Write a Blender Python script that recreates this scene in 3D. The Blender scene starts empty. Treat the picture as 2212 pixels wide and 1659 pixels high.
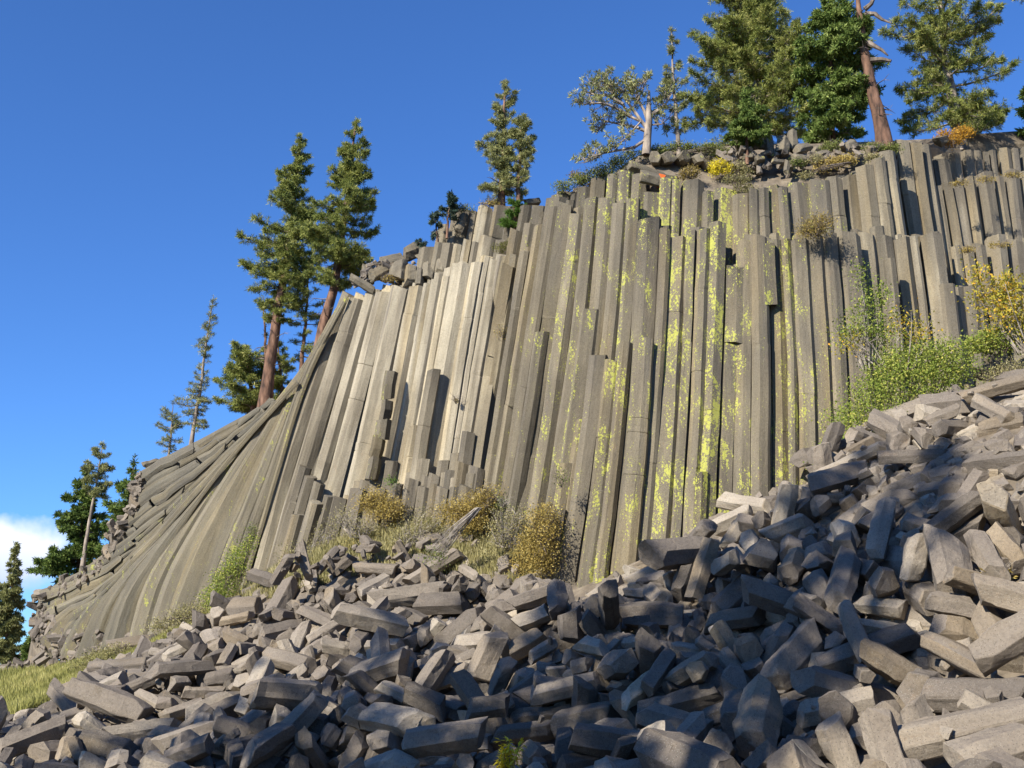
import bpy, bmesh, math, random
import numpy as np
from mathutils import Vector, Matrix, Quaternion, noise

# ------------------------------------------------------------------ camera, sky, sun, exposure
scene = bpy.context.scene
COL = scene.collection
W_, H_, F_ = 2212.0, 1659.0, 2372.0          # measuring grid of the photograph (any size works: only ratios matter)
PITCH = math.radians(15.0)
cam_d = bpy.data.cameras.new('camera'); cam = bpy.data.objects.new('camera', cam_d); COL.objects.link(cam)
cam_d.sensor_width = 36.0; cam_d.lens = 36.0 * F_ / W_
cam_d.clip_start = 0.1; cam_d.clip_end = 5000
cam.location = (0, 0, 0); cam.rotation_euler = (math.radians(90) + PITCH, 0, 0)
scene.camera = cam

SUN = Vector((-0.58, -0.66, 0.50)).normalized()     # direction towards the sun
sun_el = math.asin(SUN.z); sun_az = math.atan2(SUN.x, SUN.y)
world = bpy.data.worlds.new('World'); scene.world = world; world.use_nodes = True
wn = world.node_tree; wn.nodes.clear()
wo = wn.nodes.new('ShaderNodeOutputWorld'); bg = wn.nodes.new('ShaderNodeBackground')
sky = wn.nodes.new('ShaderNodeTexSky'); sky.sky_type = 'NISHITA'; sky.sun_disc = False
sky.sun_elevation = sun_el; sky.sun_rotation = sun_az
sky.altitude = 600; sky.air_density = 1.0; sky.dust_density = 0.1; sky.ozone_density = 5.0
bg.inputs['Strength'].default_value = 0.092
wn.links.new(bg.outputs[0], wo.inputs[0])
# a bank of cumulus low on the left, laid over the sky by direction
tc = wn.nodes.new('ShaderNodeTexCoord')
def wmath(op, a, b=None, clamp=False):
    n = wn.nodes.new('ShaderNodeMath'); n.operation = op; n.use_clamp = clamp
    for i, v in enumerate((a, b)):
        if v is None: continue
        if isinstance(v, (int, float)): n.inputs[i].default_value = v
        else: wn.links.new(v, n.inputs[i])
    return n.outputs[0]
sep = wn.nodes.new('ShaderNodeSeparateXYZ'); wn.links.new(tc.outputs['Generated'], sep.inputs[0])
azm = wmath('ARCTAN2', sep.outputs[0], sep.outputs[1]); elv = wmath('ARCSINE', sep.outputs[2])
nz = wn.nodes.new('ShaderNodeTexNoise'); nz.inputs['Scale'].default_value = 20; nz.inputs['Detail'].default_value = 8
nz.inputs['Roughness'].default_value = 0.5
wn.links.new(tc.outputs['Generated'], nz.inputs['Vector'])
CL_AZ, CL_EL = math.radians(-25.2), math.radians(5.9)
da = wmath('DIVIDE', wmath('SUBTRACT', azm, CL_AZ), 0.064)
de = wmath('DIVIDE', wmath('SUBTRACT', elv, CL_EL), 0.030)
r2 = wmath('ADD', wmath('MULTIPLY', da, da), wmath('MULTIPLY', de, de))
body = wmath('SUBTRACT', 1.0, wmath('SQRT', r2))
dens = wmath('ADD', body, wmath('MULTIPLY', wmath('SUBTRACT', nz.outputs[0], 0.5), 2.1))
mask = wmath('MULTIPLY', dens, 1.9, True)
mixc = wn.nodes.new('ShaderNodeMix'); mixc.data_type = 'RGBA'
deep = wn.nodes.new('ShaderNodeMix'); deep.data_type = 'RGBA'; deep.blend_type = 'MULTIPLY'; deep.inputs[0].default_value = 1.0
wn.links.new(sky.outputs[0], deep.inputs[6]); deep.inputs[7].default_value = (0.60, 0.92, 1.34, 1)      # the clear deep blue of high mountain air
wn.links.new(mask, mixc.inputs[0]); wn.links.new(deep.outputs[2], mixc.inputs[6])
tint = wn.nodes.new('ShaderNodeMix'); tint.data_type = 'RGBA'          # white tops over lilac-grey bases
sh = wmath('ADD', wmath('MULTIPLY', de, 0.9), 1.0, True)
wn.links.new(sh, tint.inputs[0]); tint.inputs[6].default_value = (4.0, 4.9, 7.6, 1); tint.inputs[7].default_value = (6.6, 7.1, 8.3, 1)
wn.links.new(tint.outputs[2], mixc.inputs[7]); wn.links.new(mixc.outputs[2], bg.inputs['Color'])

sun_d = bpy.data.lights.new('sun', 'SUN'); sun_d.energy = 5.0; sun_d.angle = math.radians(0.53); sun_d.color = (1.0, 0.925, 0.80)
sun_o = bpy.data.objects.new('sun', sun_d); COL.objects.link(sun_o)
sun_o.rotation_euler = SUN.to_track_quat('Z', 'Y').to_euler(); sun_o.location = SUN * 80
scene.view_settings.view_transform = 'Standard'; scene.view_settings.look = 'None'
scene.view_settings.exposure = 0.74; scene.view_settings.gamma = 1.0
scene.cycles.max_bounces = 5; scene.cycles.diffuse_bounces = 3

# ------------------------------------------------------------------ measuring helpers
cP, sP = math.cos(PITCH), math.sin(PITCH)
def at(px, py, Y):
    dx = (px - W_ / 2) / F_; dy = (H_ / 2 - py) / F_
    v = (dx, cP - dy * sP, sP + dy * cP); k = Y / v[1]
    return Vector((v[0] * k, Y, v[2] * k))
def proj(p):
    zc = p[1] * cP + p[2] * sP; yc = -p[1] * sP + p[2] * cP
    return (W_ / 2 + F_ * p[0] / zc, H_ / 2 - F_ * yc / zc, zc)
def lerp(a, b, t): return a + (b - a) * t
def tab(x, T):
    return float(np.interp(x, [a for a, b in T], [b for a, b in T]))

# ------------------------------------------------------------------ mesh helpers
class MB:
    def __init__(s): s.v = []; s.f = []; s.uv = []; s.t = []; s.l = []; s.n = 0
    def add(s, verts, faces, uvs=None, tint=0.5, lich=0.0):
        n0 = s.n; s.v.append(np.asarray(verts, dtype=np.float64).reshape(-1, 3)); k = len(s.v[-1]); s.n += k
        for i, f in enumerate(faces):
            s.f.append([a + n0 for a in f])
            s.uv.extend(uvs[i] if uvs is not None else [(0.0, 0.0)] * len(f))
        s.t.append(np.full(k, tint) if np.isscalar(tint) else np.asarray(tint))
        s.l.append(np.full(k, lich) if np.isscalar(lich) else np.asarray(lich))
    def addtris(s, V, tint):            # V (n,3,3) loose triangles
        n0 = s.n; n = len(V); s.v.append(V.reshape(-1, 3)); s.n += 3 * n
        idx = (np.arange(3 * n) + n0).reshape(-1, 3).tolist(); s.f.extend(idx)
        s.uv.extend([(0.0, 0.0)] * (3 * n)); s.t.append(np.repeat(tint, 3)); s.l.append(np.zeros(3 * n))
    def build(s, name, mat, parent=None, loc=None, smooth=False):
        V = np.concatenate(s.v) if s.v else np.zeros((0, 3))
        base = np.array(parent['_o'] if parent is not None and '_o' in parent else (0, 0, 0), dtype=float)
        if loc is not None: base = np.array(loc, dtype=float)
        me = bpy.data.meshes.new(name); me.from_pydata((V - base).tolist(), [], s.f)
        uvl = me.uv_layers.new(name='UVMap'); uvl.data.foreach_set('uv', np.array(s.uv, dtype=np.float32).ravel())
        a = me.attributes.new('tint', 'FLOAT', 'POINT'); a.data.foreach_set('value', np.concatenate(s.t).astype(np.float32))
        a = me.attributes.new('lichen', 'FLOAT', 'POINT'); a.data.foreach_set('value', np.concatenate(s.l).astype(np.float32))
        if smooth: me.polygons.foreach_set('use_smooth', [True] * len(me.polygons))
        me.materials.append(mat); me.update()
        o = bpy.data.objects.new(name, me); COL.objects.link(o)
        if parent is not None: o.parent = parent
        if loc is not None: o.location = loc
        return o
def tag(o, label=None, cat=None, group=None, kind=None):
    if label: o['label'] = label
    if cat: o['category'] = cat
    if group: o['group'] = group
    if kind: o['kind'] = kind
    return o
ROOTS = []
def empty(name, loc, label=None, cat=None, group=None, kind=None):
    o = bpy.data.objects.new(name, None); COL.objects.link(o); o.location = loc; o.empty_display_size = 0.3
    o['_o'] = tuple(loc); ROOTS.append(o)
    return tag(o, label, cat, group, kind)

def sweep(mb, path, rad, n=6, seed=0, hint=Vector((0, -1, 0)), tint=0.5, lich=0.0, squash=1.0, wob=0.02, topdark=0.0, capjag=0.08, rot=None, irregular=0.16, botcap=True):
    """a many-sided prism swept along a path; keeps its facets, has broken ends"""
    R = random.Random(seed); N = len(path)
    ang0 = R.uniform(0, 6.28) if rot is None else rot
    angs = [ang0 + 2 * math.pi * (i + R.uniform(-irregular, irregular)) / n for i in range(n)]
    rr = [1 + R.uniform(-0.12, 0.12) for _ in range(n)]
    tilt = (R.uniform(-1, 1), R.uniform(-1, 1)); tb = (R.uniform(-1, 1), R.uniform(-1, 1))
    V = []; L = 0.0; Ls = []
    for i, p in enumerate(path):
        p = Vector(p); t = (Vector(path[min(i + 1, N - 1)]) - Vector(path[max(i - 1, 0)])).normalized()
        if i: L += (p - Vector(path[i - 1])).length
        Ls.append(L)
        b = t.cross(hint).normalized(); nn = b.cross(t).normalized()
        r = rad[i] if hasattr(rad, '__len__') else rad
        wx, wy = R.uniform(-wob, wob), R.uniform(-wob, wob)
        for a, q in zip(angs, rr):
            ca, sa = math.cos(a) * q, math.sin(a) * q * squash
            off = 0.0
            if i == N - 1: off = r * capjag * 6 * (ca * tilt[0] + sa * tilt[1]) * 0.5 + R.uniform(-1, 1) * r * capjag
            if i == 0: off = r * capjag * 6 * (ca * tb[0] + sa * tb[1]) * 0.5
            V.append(p + b * (r * ca + wx) + nn * (r * sa + wy) + t * off)
    faces = []; uvs = []; pu = R.uniform(0, 50); pv = R.uniform(0, 50)
    r0 = rad[0] if hasattr(rad, '__len__') else rad
    for i in range(N - 1):
        for k in range(n):
            a = i * n + k; b2 = i * n + (k + 1) % n; c = (i + 1) * n + (k + 1) % n; d = (i + 1) * n + k
            faces.append([a, b2, c, d]); u0 = pu + k * r0; u1 = pu + (k + 1) * r0
            uvs.append([(u0, pv + Ls[i]), (u1, pv + Ls[i]), (u1, pv + Ls[i + 1]), (u0, pv + Ls[i + 1])])
    def cap(i0, flip, q):
        pts = [V[i0 + k] for k in range(n)]; c = sum(pts, Vector()) / n
        tdir = (Vector(path[-1]) - Vector(path[-2])).normalized()
        c = c + tdir * (q * r0 * capjag * R.uniform(-0.6, 1.2)); V.append(c); ci = len(V) - 1
        for k in range(n):
            a, b2 = i0 + k, i0 + (k + 1) % n
            f = [a, b2, ci] if not flip else [b2, a, ci]
            faces.append(f); uvs.append([(pu + V[j].x, pu + V[j].y) for j in f])
    cap((N - 1) * n, False, 1)
    if botcap: cap(0, True, -1)
    if topdark:                                   # weathered, stained heads of the columns
        tv = []
        for i in range(N): tv += [tint - topdark * math.exp(-(L - Ls[i]) / 1.1)] * n
        tint = np.array(tv + [tint - topdark] * (len(V) - len(tv)))
    mb.add([tuple(v) for v in V], faces, uvs, tint, lich)

# ------------------------------------------------------------------ materials
def nt(name):
    m = bpy.data.materials.new(name); m.use_nodes = True; t = m.node_tree; t.nodes.clear()
    out = t.nodes.new('ShaderNodeOutputMaterial'); b = t.nodes.new('ShaderNodeBsdfPrincipled')
    t.links.new(b.outputs[0], out.inputs[0]); b.inputs['Roughness'].default_value = 0.9
    b.inputs['Specular IOR Level'].default_value = 0.15
    return m, t, b
def N(t, kind, **kw):
    n = t.nodes.new(kind)
    for k, v in kw.items():
        if k in n.inputs: n.inputs[k].default_value = v
        else: setattr(n, k, v)
    return n
def ramp(t, src, stops, interp='LINEAR'):
    r = t.nodes.new('ShaderNodeValToRGB'); r.color_ramp.interpolation = interp
    e = r.color_ramp.elements
    while len(e) < len(stops): e.new(0.5)
    for el, (p, c) in zip(e, stops):
        el.position = p; el.color = c if len(c) == 4 else (*c, 1)
    t.links.new(src, r.inputs[0]); return r.outputs[0]
def mixc_(t, fac, a, b, mode='MIX'):
    m = t.nodes.new('ShaderNodeMix'); m.data_type = 'RGBA'; m.blend_type = mode
    for i, v in ((0, fac), (6, a), (7, b)):
        if isinstance(v, (int, float)): m.inputs[i].default_value = v
        elif isinstance(v, tuple): m.inputs[i].default_value = (*v, 1) if len(v) == 3 else v
        else: t.links.new(v, m.inputs[i])
    return m.outputs[2]
def mth(t, op, a, b=None, clamp=False):
    n = t.nodes.new('ShaderNodeMath'); n.operation = op; n.use_clamp = clamp
    for i, v in enumerate((a, b)):
        if v is None: continue
        if isinstance(v, (int, float)): n.inputs[i].default_value = v
        else: t.links.new(v, n.inputs[i])
    return n.outputs[0]
def mapped(t, src, scale):
    m = t.nodes.new('ShaderNodeMapping'); t.links.new(src, m.inputs[0]); m.inputs['Scale'].default_value = scale; return m.outputs[0]

def basalt(name, cols, lichen=True, spot=(0.49, 0.50, 0.10), streak=1.0):
    """columnar basalt: cols = (dark, mid, warm, pale) picked by the tint of each column"""
    m, t, b = nt(name)
    at_ = N(t, 'ShaderNodeAttribute', attribute_name='tint'); al = N(t, 'ShaderNodeAttribute', attribute_name='lichen')
    uv = N(t, 'ShaderNodeUVMap').outputs[0]; ob = N(t, 'ShaderNodeTexCoord').outputs['Object']
    st = N(t, 'ShaderNodeTexNoise', Scale=1.0, Detail=5, Roughness=0.6); t.links.new(mapped(t, uv, (2.6, 0.22, 1)), st.inputs['Vector'])
    fine = N(t, 'ShaderNodeTexNoise', Scale=16.0, Detail=6, Roughness=0.78); t.links.new(ob, fine.inputs['Vector'])
    big = N(t, 'ShaderNodeTexNoise', Scale=0.35, Detail=3, Roughness=0.5); t.links.new(ob, big.inputs['Vector'])
    v = mth(t, 'ADD', at_.outputs['Fac'], mth(t, 'MULTIPLY', mth(t, 'SUBTRACT', st.outputs[0], 0.5), 0.9 * streak))
    v = mth(t, 'ADD', v, mth(t, 'MULTIPLY', mth(t, 'SUBTRACT', big.outputs[0], 0.5), 0.5))
    c = ramp(t, v, [(0.0, cols[0]), (0.33, cols[1]), (0.62, cols[2]), (1.0, cols[3])])
    sp = ramp(t, fine.outputs[0], [(0.28, (0.55, 0.55, 0.56)), (0.5, (1, 1, 1)), (0.72, (1.25, 1.23, 1.2))])
    c = mixc_(t, 0.75, c, sp, 'MULTIPLY')
    hu = N(t, 'ShaderNodeTexNoise', Scale=1.0, Detail=2, Roughness=0.5); t.links.new(mapped(t, uv, (0.55, 0.05, 1)), hu.inputs['Vector'])
    c = mixc_(t, ramp(t, hu.outputs[0], [(0.42, (0.75, 0.75, 0.75)), (0.5, (0, 0, 0))]), c, mixc_(t, 1.0, c, (0.90, 0.89, 0.90), 'MULTIPLY'))
    c = mixc_(t, ramp(t, hu.outputs[0], [(0.52, (0, 0, 0)), (0.62, (0.8, 0.8, 0.8))]), c, mixc_(t, 1.0, c, (1.08, 1.0, 0.84), 'MULTIPLY'))
    # dark streaks of water stain
    ws = N(t, 'ShaderNodeTexNoise', Scale=1.0, Detail=4, Roughness=0.55); t.links.new(mapped(t, uv, (1.3, 0.10, 1)), ws.inputs['Vector'])
    c = mixc_(t, ramp(t, ws.outputs[0], [(0.56, (0, 0, 0)), (0.72, (0.55, 0.55, 0.55))]), c, (0.095, 0.088, 0.088))
    # rust and grey crust patches
    ru = N(t, 'ShaderNodeTexNoise', Scale=2.4, Detail=6, Roughness=0.75); t.links.new(mapped(t, ob, (1, 1, 0.5)), ru.inputs['Vector'])
    c = mixc_(t, ramp(t, ru.outputs[0], [(0.60, (0, 0, 0)), (0.74, (0.4, 0.4, 0.4))]), c, (0.27, 0.185, 0.11))
    spots = N(t, 'ShaderNodeTexVoronoi', Scale=38.0, Randomness=1.0); t.links.new(ob, spots.inputs['Vector'])
    crust = mth(t, 'MULTIPLY', mth(t, 'LESS_THAN', spots.outputs['Distance'], 0.26), mth(t, 'MULTIPLY', mth(t, 'SUBTRACT', ru.outputs[0], 0.38), 3.0, True))
    c = mixc_(t, mth(t, 'MULTIPLY', crust, 0.55), c, (0.42, 0.40, 0.34))
    pit = N(t, 'ShaderNodeTexVoronoi', Scale=21.0, Randomness=1.0); t.links.new(ob, pit.inputs['Vector'])
    pm = mth(t, 'LESS_THAN', pit.outputs['Distance'], 0.17); c = mixc_(t, mth(t, 'MULTIPLY', pm, 0.6), c, (0.05, 0.045, 0.04))
    if lichen:
        ol = mth(t, 'MULTIPLY', mth(t, 'MULTIPLY', al.outputs['Fac'], 0.75), mth(t, 'MULTIPLY', mth(t, 'SUBTRACT', big.outputs[0], 0.3), 2.0, True), True)
        c = mixc_(t, mth(t, 'MULTIPLY', ol, 0.45), c, mixc_(t, 1.0, c, (1.06, 1.02, 0.74), 'MULTIPLY'))
        vo = N(t, 'ShaderNodeTexVoronoi', Scale=9.5, Randomness=1.0); t.links.new(mapped(t, ob, (1, 1, 0.8)), vo.inputs['Vector'])
        vo2 = N(t, 'ShaderNodeTexVoronoi', Scale=24.0, Randomness=1.0); t.links.new(ob, vo2.inputs['Vector'])
        cl = N(t, 'ShaderNodeTexNoise', Scale=1.0, Detail=5, Roughness=0.68); t.links.new(mapped(t, ob, (2.2, 2.2, 0.75)), cl.inputs['Vector'])
        dist = N(t, 'ShaderNodeTexNoise', Scale=14, Detail=4); t.links.new(ob, dist.inputs['Vector'])
        rad = mth(t, 'MULTIPLY', mth(t, 'SUBTRACT', mth(t, 'ADD', cl.outputs[0], mth(t, 'MULTIPLY', mth(t, 'SUBTRACT', al.outputs['Fac'], 0.5), 0.5)), 0.49), 2.6)
        d1 = mth(t, 'ADD', vo.outputs['Distance'], mth(t, 'MULTIPLY', dist.outputs[0], 0.45))
        d2 = mth(t, 'ADD', vo2.outputs['Distance'], mth(t, 'MULTIPLY', dist.outputs[0], 0.3))
        m1 = mth(t, 'MULTIPLY', mth(t, 'SUBTRACT', mth(t, 'ADD', rad, 0.12), d1), 14.0, True)
        m2 = mth(t, 'MULTIPLY', mth(t, 'SUBTRACT', mth(t, 'ADD', mth(t, 'MULTIPLY', rad, 0.85), 0.1), d2), 14.0, True)
        lm = mth(t, 'MAXIMUM', m1, m2); lm = mth(t, 'MULTIPLY', lm, mth(t, 'MULTIPLY', al.outputs['Fac'], 12.0, True))
        lcol = ramp(t, fine.outputs[0], [(0.3, (0.33, 0.34, 0.07)), (0.6, spot)])
        c = mixc_(t, mth(t, 'MULTIPLY', lm, 0.78), c, lcol)
    t.links.new(c, b.inputs['Base Color'])
    bp = N(t, 'ShaderNodeBump', Strength=0.8, Distance=0.06)
    hh = mth(t, 'ADD', mth(t, 'MULTIPLY', fine.outputs[0], 0.6), mth(t, 'MULTIPLY', st.outputs[0], 1.2))
    t.links.new(hh, bp.inputs['Height']); t.links.new(bp.outputs[0], b.inputs['Normal'])
    return m
M_COL = basalt('columnar_basalt', ((0.080, 0.072, 0.058), (0.150, 0.132, 0.100), (0.215, 0.187, 0.136), (0.45, 0.40, 0.295)))
M_FAN = basalt('slanting_basalt', ((0.085, 0.080, 0.066), (0.150, 0.137, 0.106), (0.218, 0.193, 0.142), (0.34, 0.30, 0.22)))

def foliage(name, stops, rough=0.75, trans=0.25):
    m, t, b = nt(name)
    a = N(t, 'ShaderNodeAttribute', attribute_name='tint')
    c = ramp(t, a.outputs['Fac'], stops)
    t.links.new(c, b.inputs['Base Color']); b.inputs['Roughness'].default_value = rough
    tr = t.nodes.new('ShaderNodeBsdfTranslucent'); t.links.new(c, tr.inputs[0])
    mx = t.nodes.new('ShaderNodeMixShader'); mx.inputs[0].default_value = trans
    t.links.new(b.outputs[0], mx.inputs[1]); t.links.new(tr.outputs[0], mx.inputs[2])
    out = [n for n in t.nodes if n.type == 'OUTPUT_MATERIAL'][0]; t.links.new(mx.outputs[0], out.inputs[0])
    return m
M_SOIL, t_, b_ = nt('dry_soil')
_o = N(t_, 'ShaderNodeTexCoord').outputs['Object']
_n = N(t_, 'ShaderNodeTexNoise', Scale=1.6, Detail=8, Roughness=0.7); t_.links.new(_o, _n.inputs['Vector'])
t_.links.new(ramp(t_, _n.outputs[0], [(0.3, (0.09, 0.078, 0.06)), (0.5, (0.17, 0.14, 0.105)), (0.7, (0.27, 0.23, 0.17))]), b_.inputs['Base Color'])
_b = N(t_, 'ShaderNodeBump', Strength=0.8, Distance=0.1); t_.links.new(_n.outputs[0], _b.inputs['Height']); t_.links.new(_b.outputs[0], b_.inputs['Normal'])

# ------------------------------------------------------------------ the lie of the land
CP = [(0,1650,38),(400,1650,34),(800,1650,30),(1106,1650,27),(1500,1650,23),(1900,1650,19),(2212,1650,17),
      (0,1565,44),(300,1500,42),(700,1480,37),(1106,1450,32),(1500,1400,28),(1900,1350,24),(2212,1300,22),
      (110,1500,50),(430,1365,47),(650,1270,46),(900,1215,45),(1200,1300,38.5),(1400,1225,37),(1600,1110,36),(1800,1020,34.5),(2000,905,32),(2212,835,29),
      (2000,925,37),(1850,1000,38),(2212,880,37),
      (0,1525,60),(100,1440,75),(250,1405,65),(450,1330,53),(600,1225,49),(900,1150,46.5),(1190,1190,43),(0,1425,85)]
P3 = [at(*c) for c in CP] + [Vector(v) for v in ((0,0,-1.65),(-10,4,-1.75),(8,2,-1.4),(0,10,-1.7),(-20,15,-2.2),(10,9,-1.1),(22,26,6),(30,36,12),(-60,40,-3),(-60,90,0),(-30,110,0),(40,60,16))]
def tps_fit(P):
    n = len(P); A = np.zeros((n + 3, n + 3)); z = np.zeros(n + 3)
    X = np.array([[p[0], p[1]] for p in P]); z[:n] = [p[2] for p in P]
    d2 = ((X[:, None] - X[None]) ** 2).sum(-1); K = np.where(d2 > 0, d2 * np.log(np.maximum(d2, 1e-12)) * 0.5, 0)
    A[:n, :n] = K + np.eye(n) * 0.5; A[:n, n] = 1; A[:n, n + 1:] = X; A[n, :n] = 1; A[n + 1:, :n] = X.T
    return X, np.linalg.solve(A, z)
TX, TW = tps_fit(P3)
def zt(x, y):
    x = np.asarray(x, dtype=float); y = np.asarray(y, dtype=float)
    d2 = (x[..., None] - TX[:, 0]) ** 2 + (y[..., None] - TX[:, 1]) ** 2
    K = np.where(d2 > 0, d2 * np.log(np.maximum(d2, 1e-12)) * 0.5, 0)
    n = len(TX); return K @ TW[:n] + TW[n] + TW[n + 1] * x + TW[n + 2] * y

YC = [(-300, 94), (-100, 84), (80, 76), (300, 65), (560, 55), (700, 51), (1060, 46.5), (1112, 43.5), (1200, 41), (1420, 38.5), (1700, 38), (1860, 38.5), (2060, 40), (2500, 44)]
def Yc(px): return tab(px, YC)
def wall(px, py, d=0.0):                 # a point on the cliff face, d metres behind it
    return at(px, py, Yc(px) + d + (1200 - py) * 0.0012)
# ------------------------------------------------------------------ ground sheets
def grid_mesh(name, xs, ys, zf, mat, label=None, cat=None, kind='structure'):
    X, Y = np.meshgrid(xs, ys); Z = zf(X, Y); nx, ny = len(xs), len(ys)
    V = np.stack([X, Y, Z], -1).reshape(-1, 3)
    f = [[j * nx + i, j * nx + i + 1, (j + 1) * nx + i + 1, (j + 1) * nx + i] for j in range(ny - 1) for i in range(nx - 1)]
    mb = MB(); mb.add(V, f); o = mb.build(name, mat, smooth=True); tag(o, label, cat, kind=kind); return o
def ground_z(X, Y):
    Z = zt(X, Y); far = np.clip((np.hypot(X - 0, Y - 40) - 70) / 60, 0, 1)
    return Z * (1 - far) + (-2.5) * far - 0.35
gx = np.concatenate([np.linspace(-3000, -120, 10)[:-1], np.linspace(-120, -40, 20)[:-1], np.linspace(-40, 40, 130), np.linspace(40, 120, 14)[1:], np.linspace(120, 3000, 10)[1:]])
gy = np.concatenate([np.linspace(-3000, -80, 8)[:-1], np.linspace(-80, 0, 20)[:-1], np.linspace(0, 100, 160), np.linspace(100, 200, 12)[1:], np.linspace(200, 4000, 10)[1:]])
grid_mesh('ground', gx, gy, ground_z, M_SOIL)
# ------------------------------------------------------------------ the cliff of basalt columns
GU = [(668, 548, 855), (729, 612, 860), (850, 762, 925), (965, 905, 1035), (1125, 1060, 1190), (1265, 1203, 1305), (1388, 1353, 1410),
      (1472, 1447, 1488), (1555, 1540, 1570), (1677, 1677, 1660), (1742, 1747, 1715), (1880, 1895, 1845), (1965, 1985, 1915), (2090, 2110, 2035), (2240, 2260, 2195), (2400, 2425, 2350)]
def Xu(u, y):
    a = tab(u, [(g[0], g[1]) for g in GU]); c = tab(u, [(g[0], g[2]) for g in GU]); s = (y - 800) / 400.0
    if u > 2400: a = c = u
    return u + (a - c) / 2 * s + (a + c - 2 * u) / 2 * s * s * (1 if abs(s) < 1 else 1 / abs(s))
def u_of(px, y):
    lo, hi = 600, 2600
    for _ in range(40):
        m = (lo + hi) / 2
        if Xu(m, y) < px: lo = m
        else: hi = m
    return lo
CR = [(668, .7), (729, .3), (762, .12), (800, .15), (848, .45), (905, .12), (940, .35), (985, .2), (1020, .12), (1060, .15), (1088, .3), (1120, .5), (1160, .18), (1186, .45), (1236, .15), (1268, .28), (1318, .2), (1345, .28),
      (1385, .25), (1420, .4), (1472, .28), (1516, .15), (1553, .4), (1600, .18), (1640, .1), (1677, .6), (1742, .3), (1800, .15), (1872, 1.3), (1925, .7), (1962, .55), (2000, .5), (2045, .9), (2110, .2), (2200, .3)]
def Dcr(u):                     # every crack: the column left of it stands proud, the next ones come forward again
    d = 0.0
    for cu, a in CR:
        if u >= cu: d = max(d * 0, a * math.exp(-(u - cu) / 38.0))
    return d
LICH = [(600, .35), (668, .45), (700, .12), (740, .0), (1040, .0), (1060, .3), (1100, .55), (1180, .62), (1260, .62), (1330, .72), (1420, .78), (1540, .78), (1640, .66), (1780, .72), (1850, .5), (1950, .45), (2050, .25), (2200, .05)]
TINT = [(600, .50), (700, .62), (740, .86), (1000, .86), (1060, .72), (1100, .46), (1300, .44), (1700, .46), (1850, .5), (2000, .62), (2060, .58), (2300, .5)]
cliff_o = at(1300, 1320, 39)
cliff = empty('basalt_cliff', cliff_o, 'cliff of tightly packed grey and tan basalt columns with yellow lichen behind the rubble slope', 'cliff')
RC = random.Random(5)
COLS = []      # (u, ytop, ybot, halfwidth_px, d, tint, lich, seed, size)
def put_col(u, ytop, ybot, hw, d, tint=None, lich=None, capj=0.05, n=None):
    tv = tab(u, TINT) + RC.uniform(-0.10, 0.10) if tint is None else tint
    lv = tab(u, LICH) * RC.uniform(0.75, 1.15) if lich is None else lich
    COLS.append((u, ytop, ybot, hw, d, tv, lv, RC.randrange(1 << 30), capj, n or RC.choice((5, 6, 6, 6, 7))))
def tier(px0, px1, tops, dfun, ybot, jit=6, m=0.64, gaps=(), rows=1, tintoff=0.0):
    for r in range(rows):
        y0 = tab(px0, tops); u = u_of(px0, y0) + r * 12; u1 = u_of(px1, tab(px1, tops))
        while u < u1:
            wm = RC.choice((0.55, 0.7, 0.85, 1.0, 1.0, 1.15, 1.4)) * m; Y = Yc(u); wpx = wm * F_ / Y; uc = u + wpx / 2
            y = 500
            for _ in range(8): y = tab(Xu(uc, y), tops)
            y += RC.uniform(-jit, jit) - r * RC.uniform(2, 14)
            d = (dfun(uc) if callable(dfun) else dfun) + RC.uniform(-0.05, 0.05) + r * 0.55
            put_col(uc, y, ybot(uc) if callable(ybot) else ybot, wpx / 2, d, tint=tab(uc, TINT) + tintoff + RC.uniform(-0.1, 0.1))
            u += wpx * 0.93
TQ = [(740, 655), (760, 642), (800, 640), (830, 632), (860, 626), (905, 625), (934, 610), (960, 595), (995, 582), (1030, 568), (1056, 556), (1085, 556), (1100, 575), (1115, 560), (1130, 545), (1150, 530), (1160, 500), (1173, 475), (1190, 462),
      (1205, 432), (1235, 440), (1249, 459), (1265, 445), (1281, 433), (1316, 440), (1339, 440), (1368, 424), (1374, 440), (1384, 465), (1400, 484), (1415, 472), (1430, 490), (1441, 507), (1476, 513), (1505, 500), (1527, 499), (1550, 484), (1560, 490), (1568, 578), (1600, 580), (1606, 522),
      (1617, 519), (1649, 512), (1697, 519), (1809, 509), (1845, 508), (1852, 515), (1863, 512), (1888, 500), (1933, 519), (1968, 516), (2000, 503), (2032, 512), (2044, 560), (2060, 620), (2110, 620), (2400, 640)]
def ybQ(u): return tab(u, [(700, 1300), (1180, 1290), (1200, 1360), (1450, 1330), (1560, 1180), (1700, 1160), (1800, 1120), (1900, 950), (2400, 900)])
tier(700, 2400, [(700,735),(716,702)]+TQ, lambda u: Dcr(u), ybQ)
tier(690, 2400, [(690,762),(716,706)]+[(a, b - 3) for a, b in TQ], lambda u: 0.62 + 0.5 * Dcr(u), ybQ, jit=8)
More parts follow.
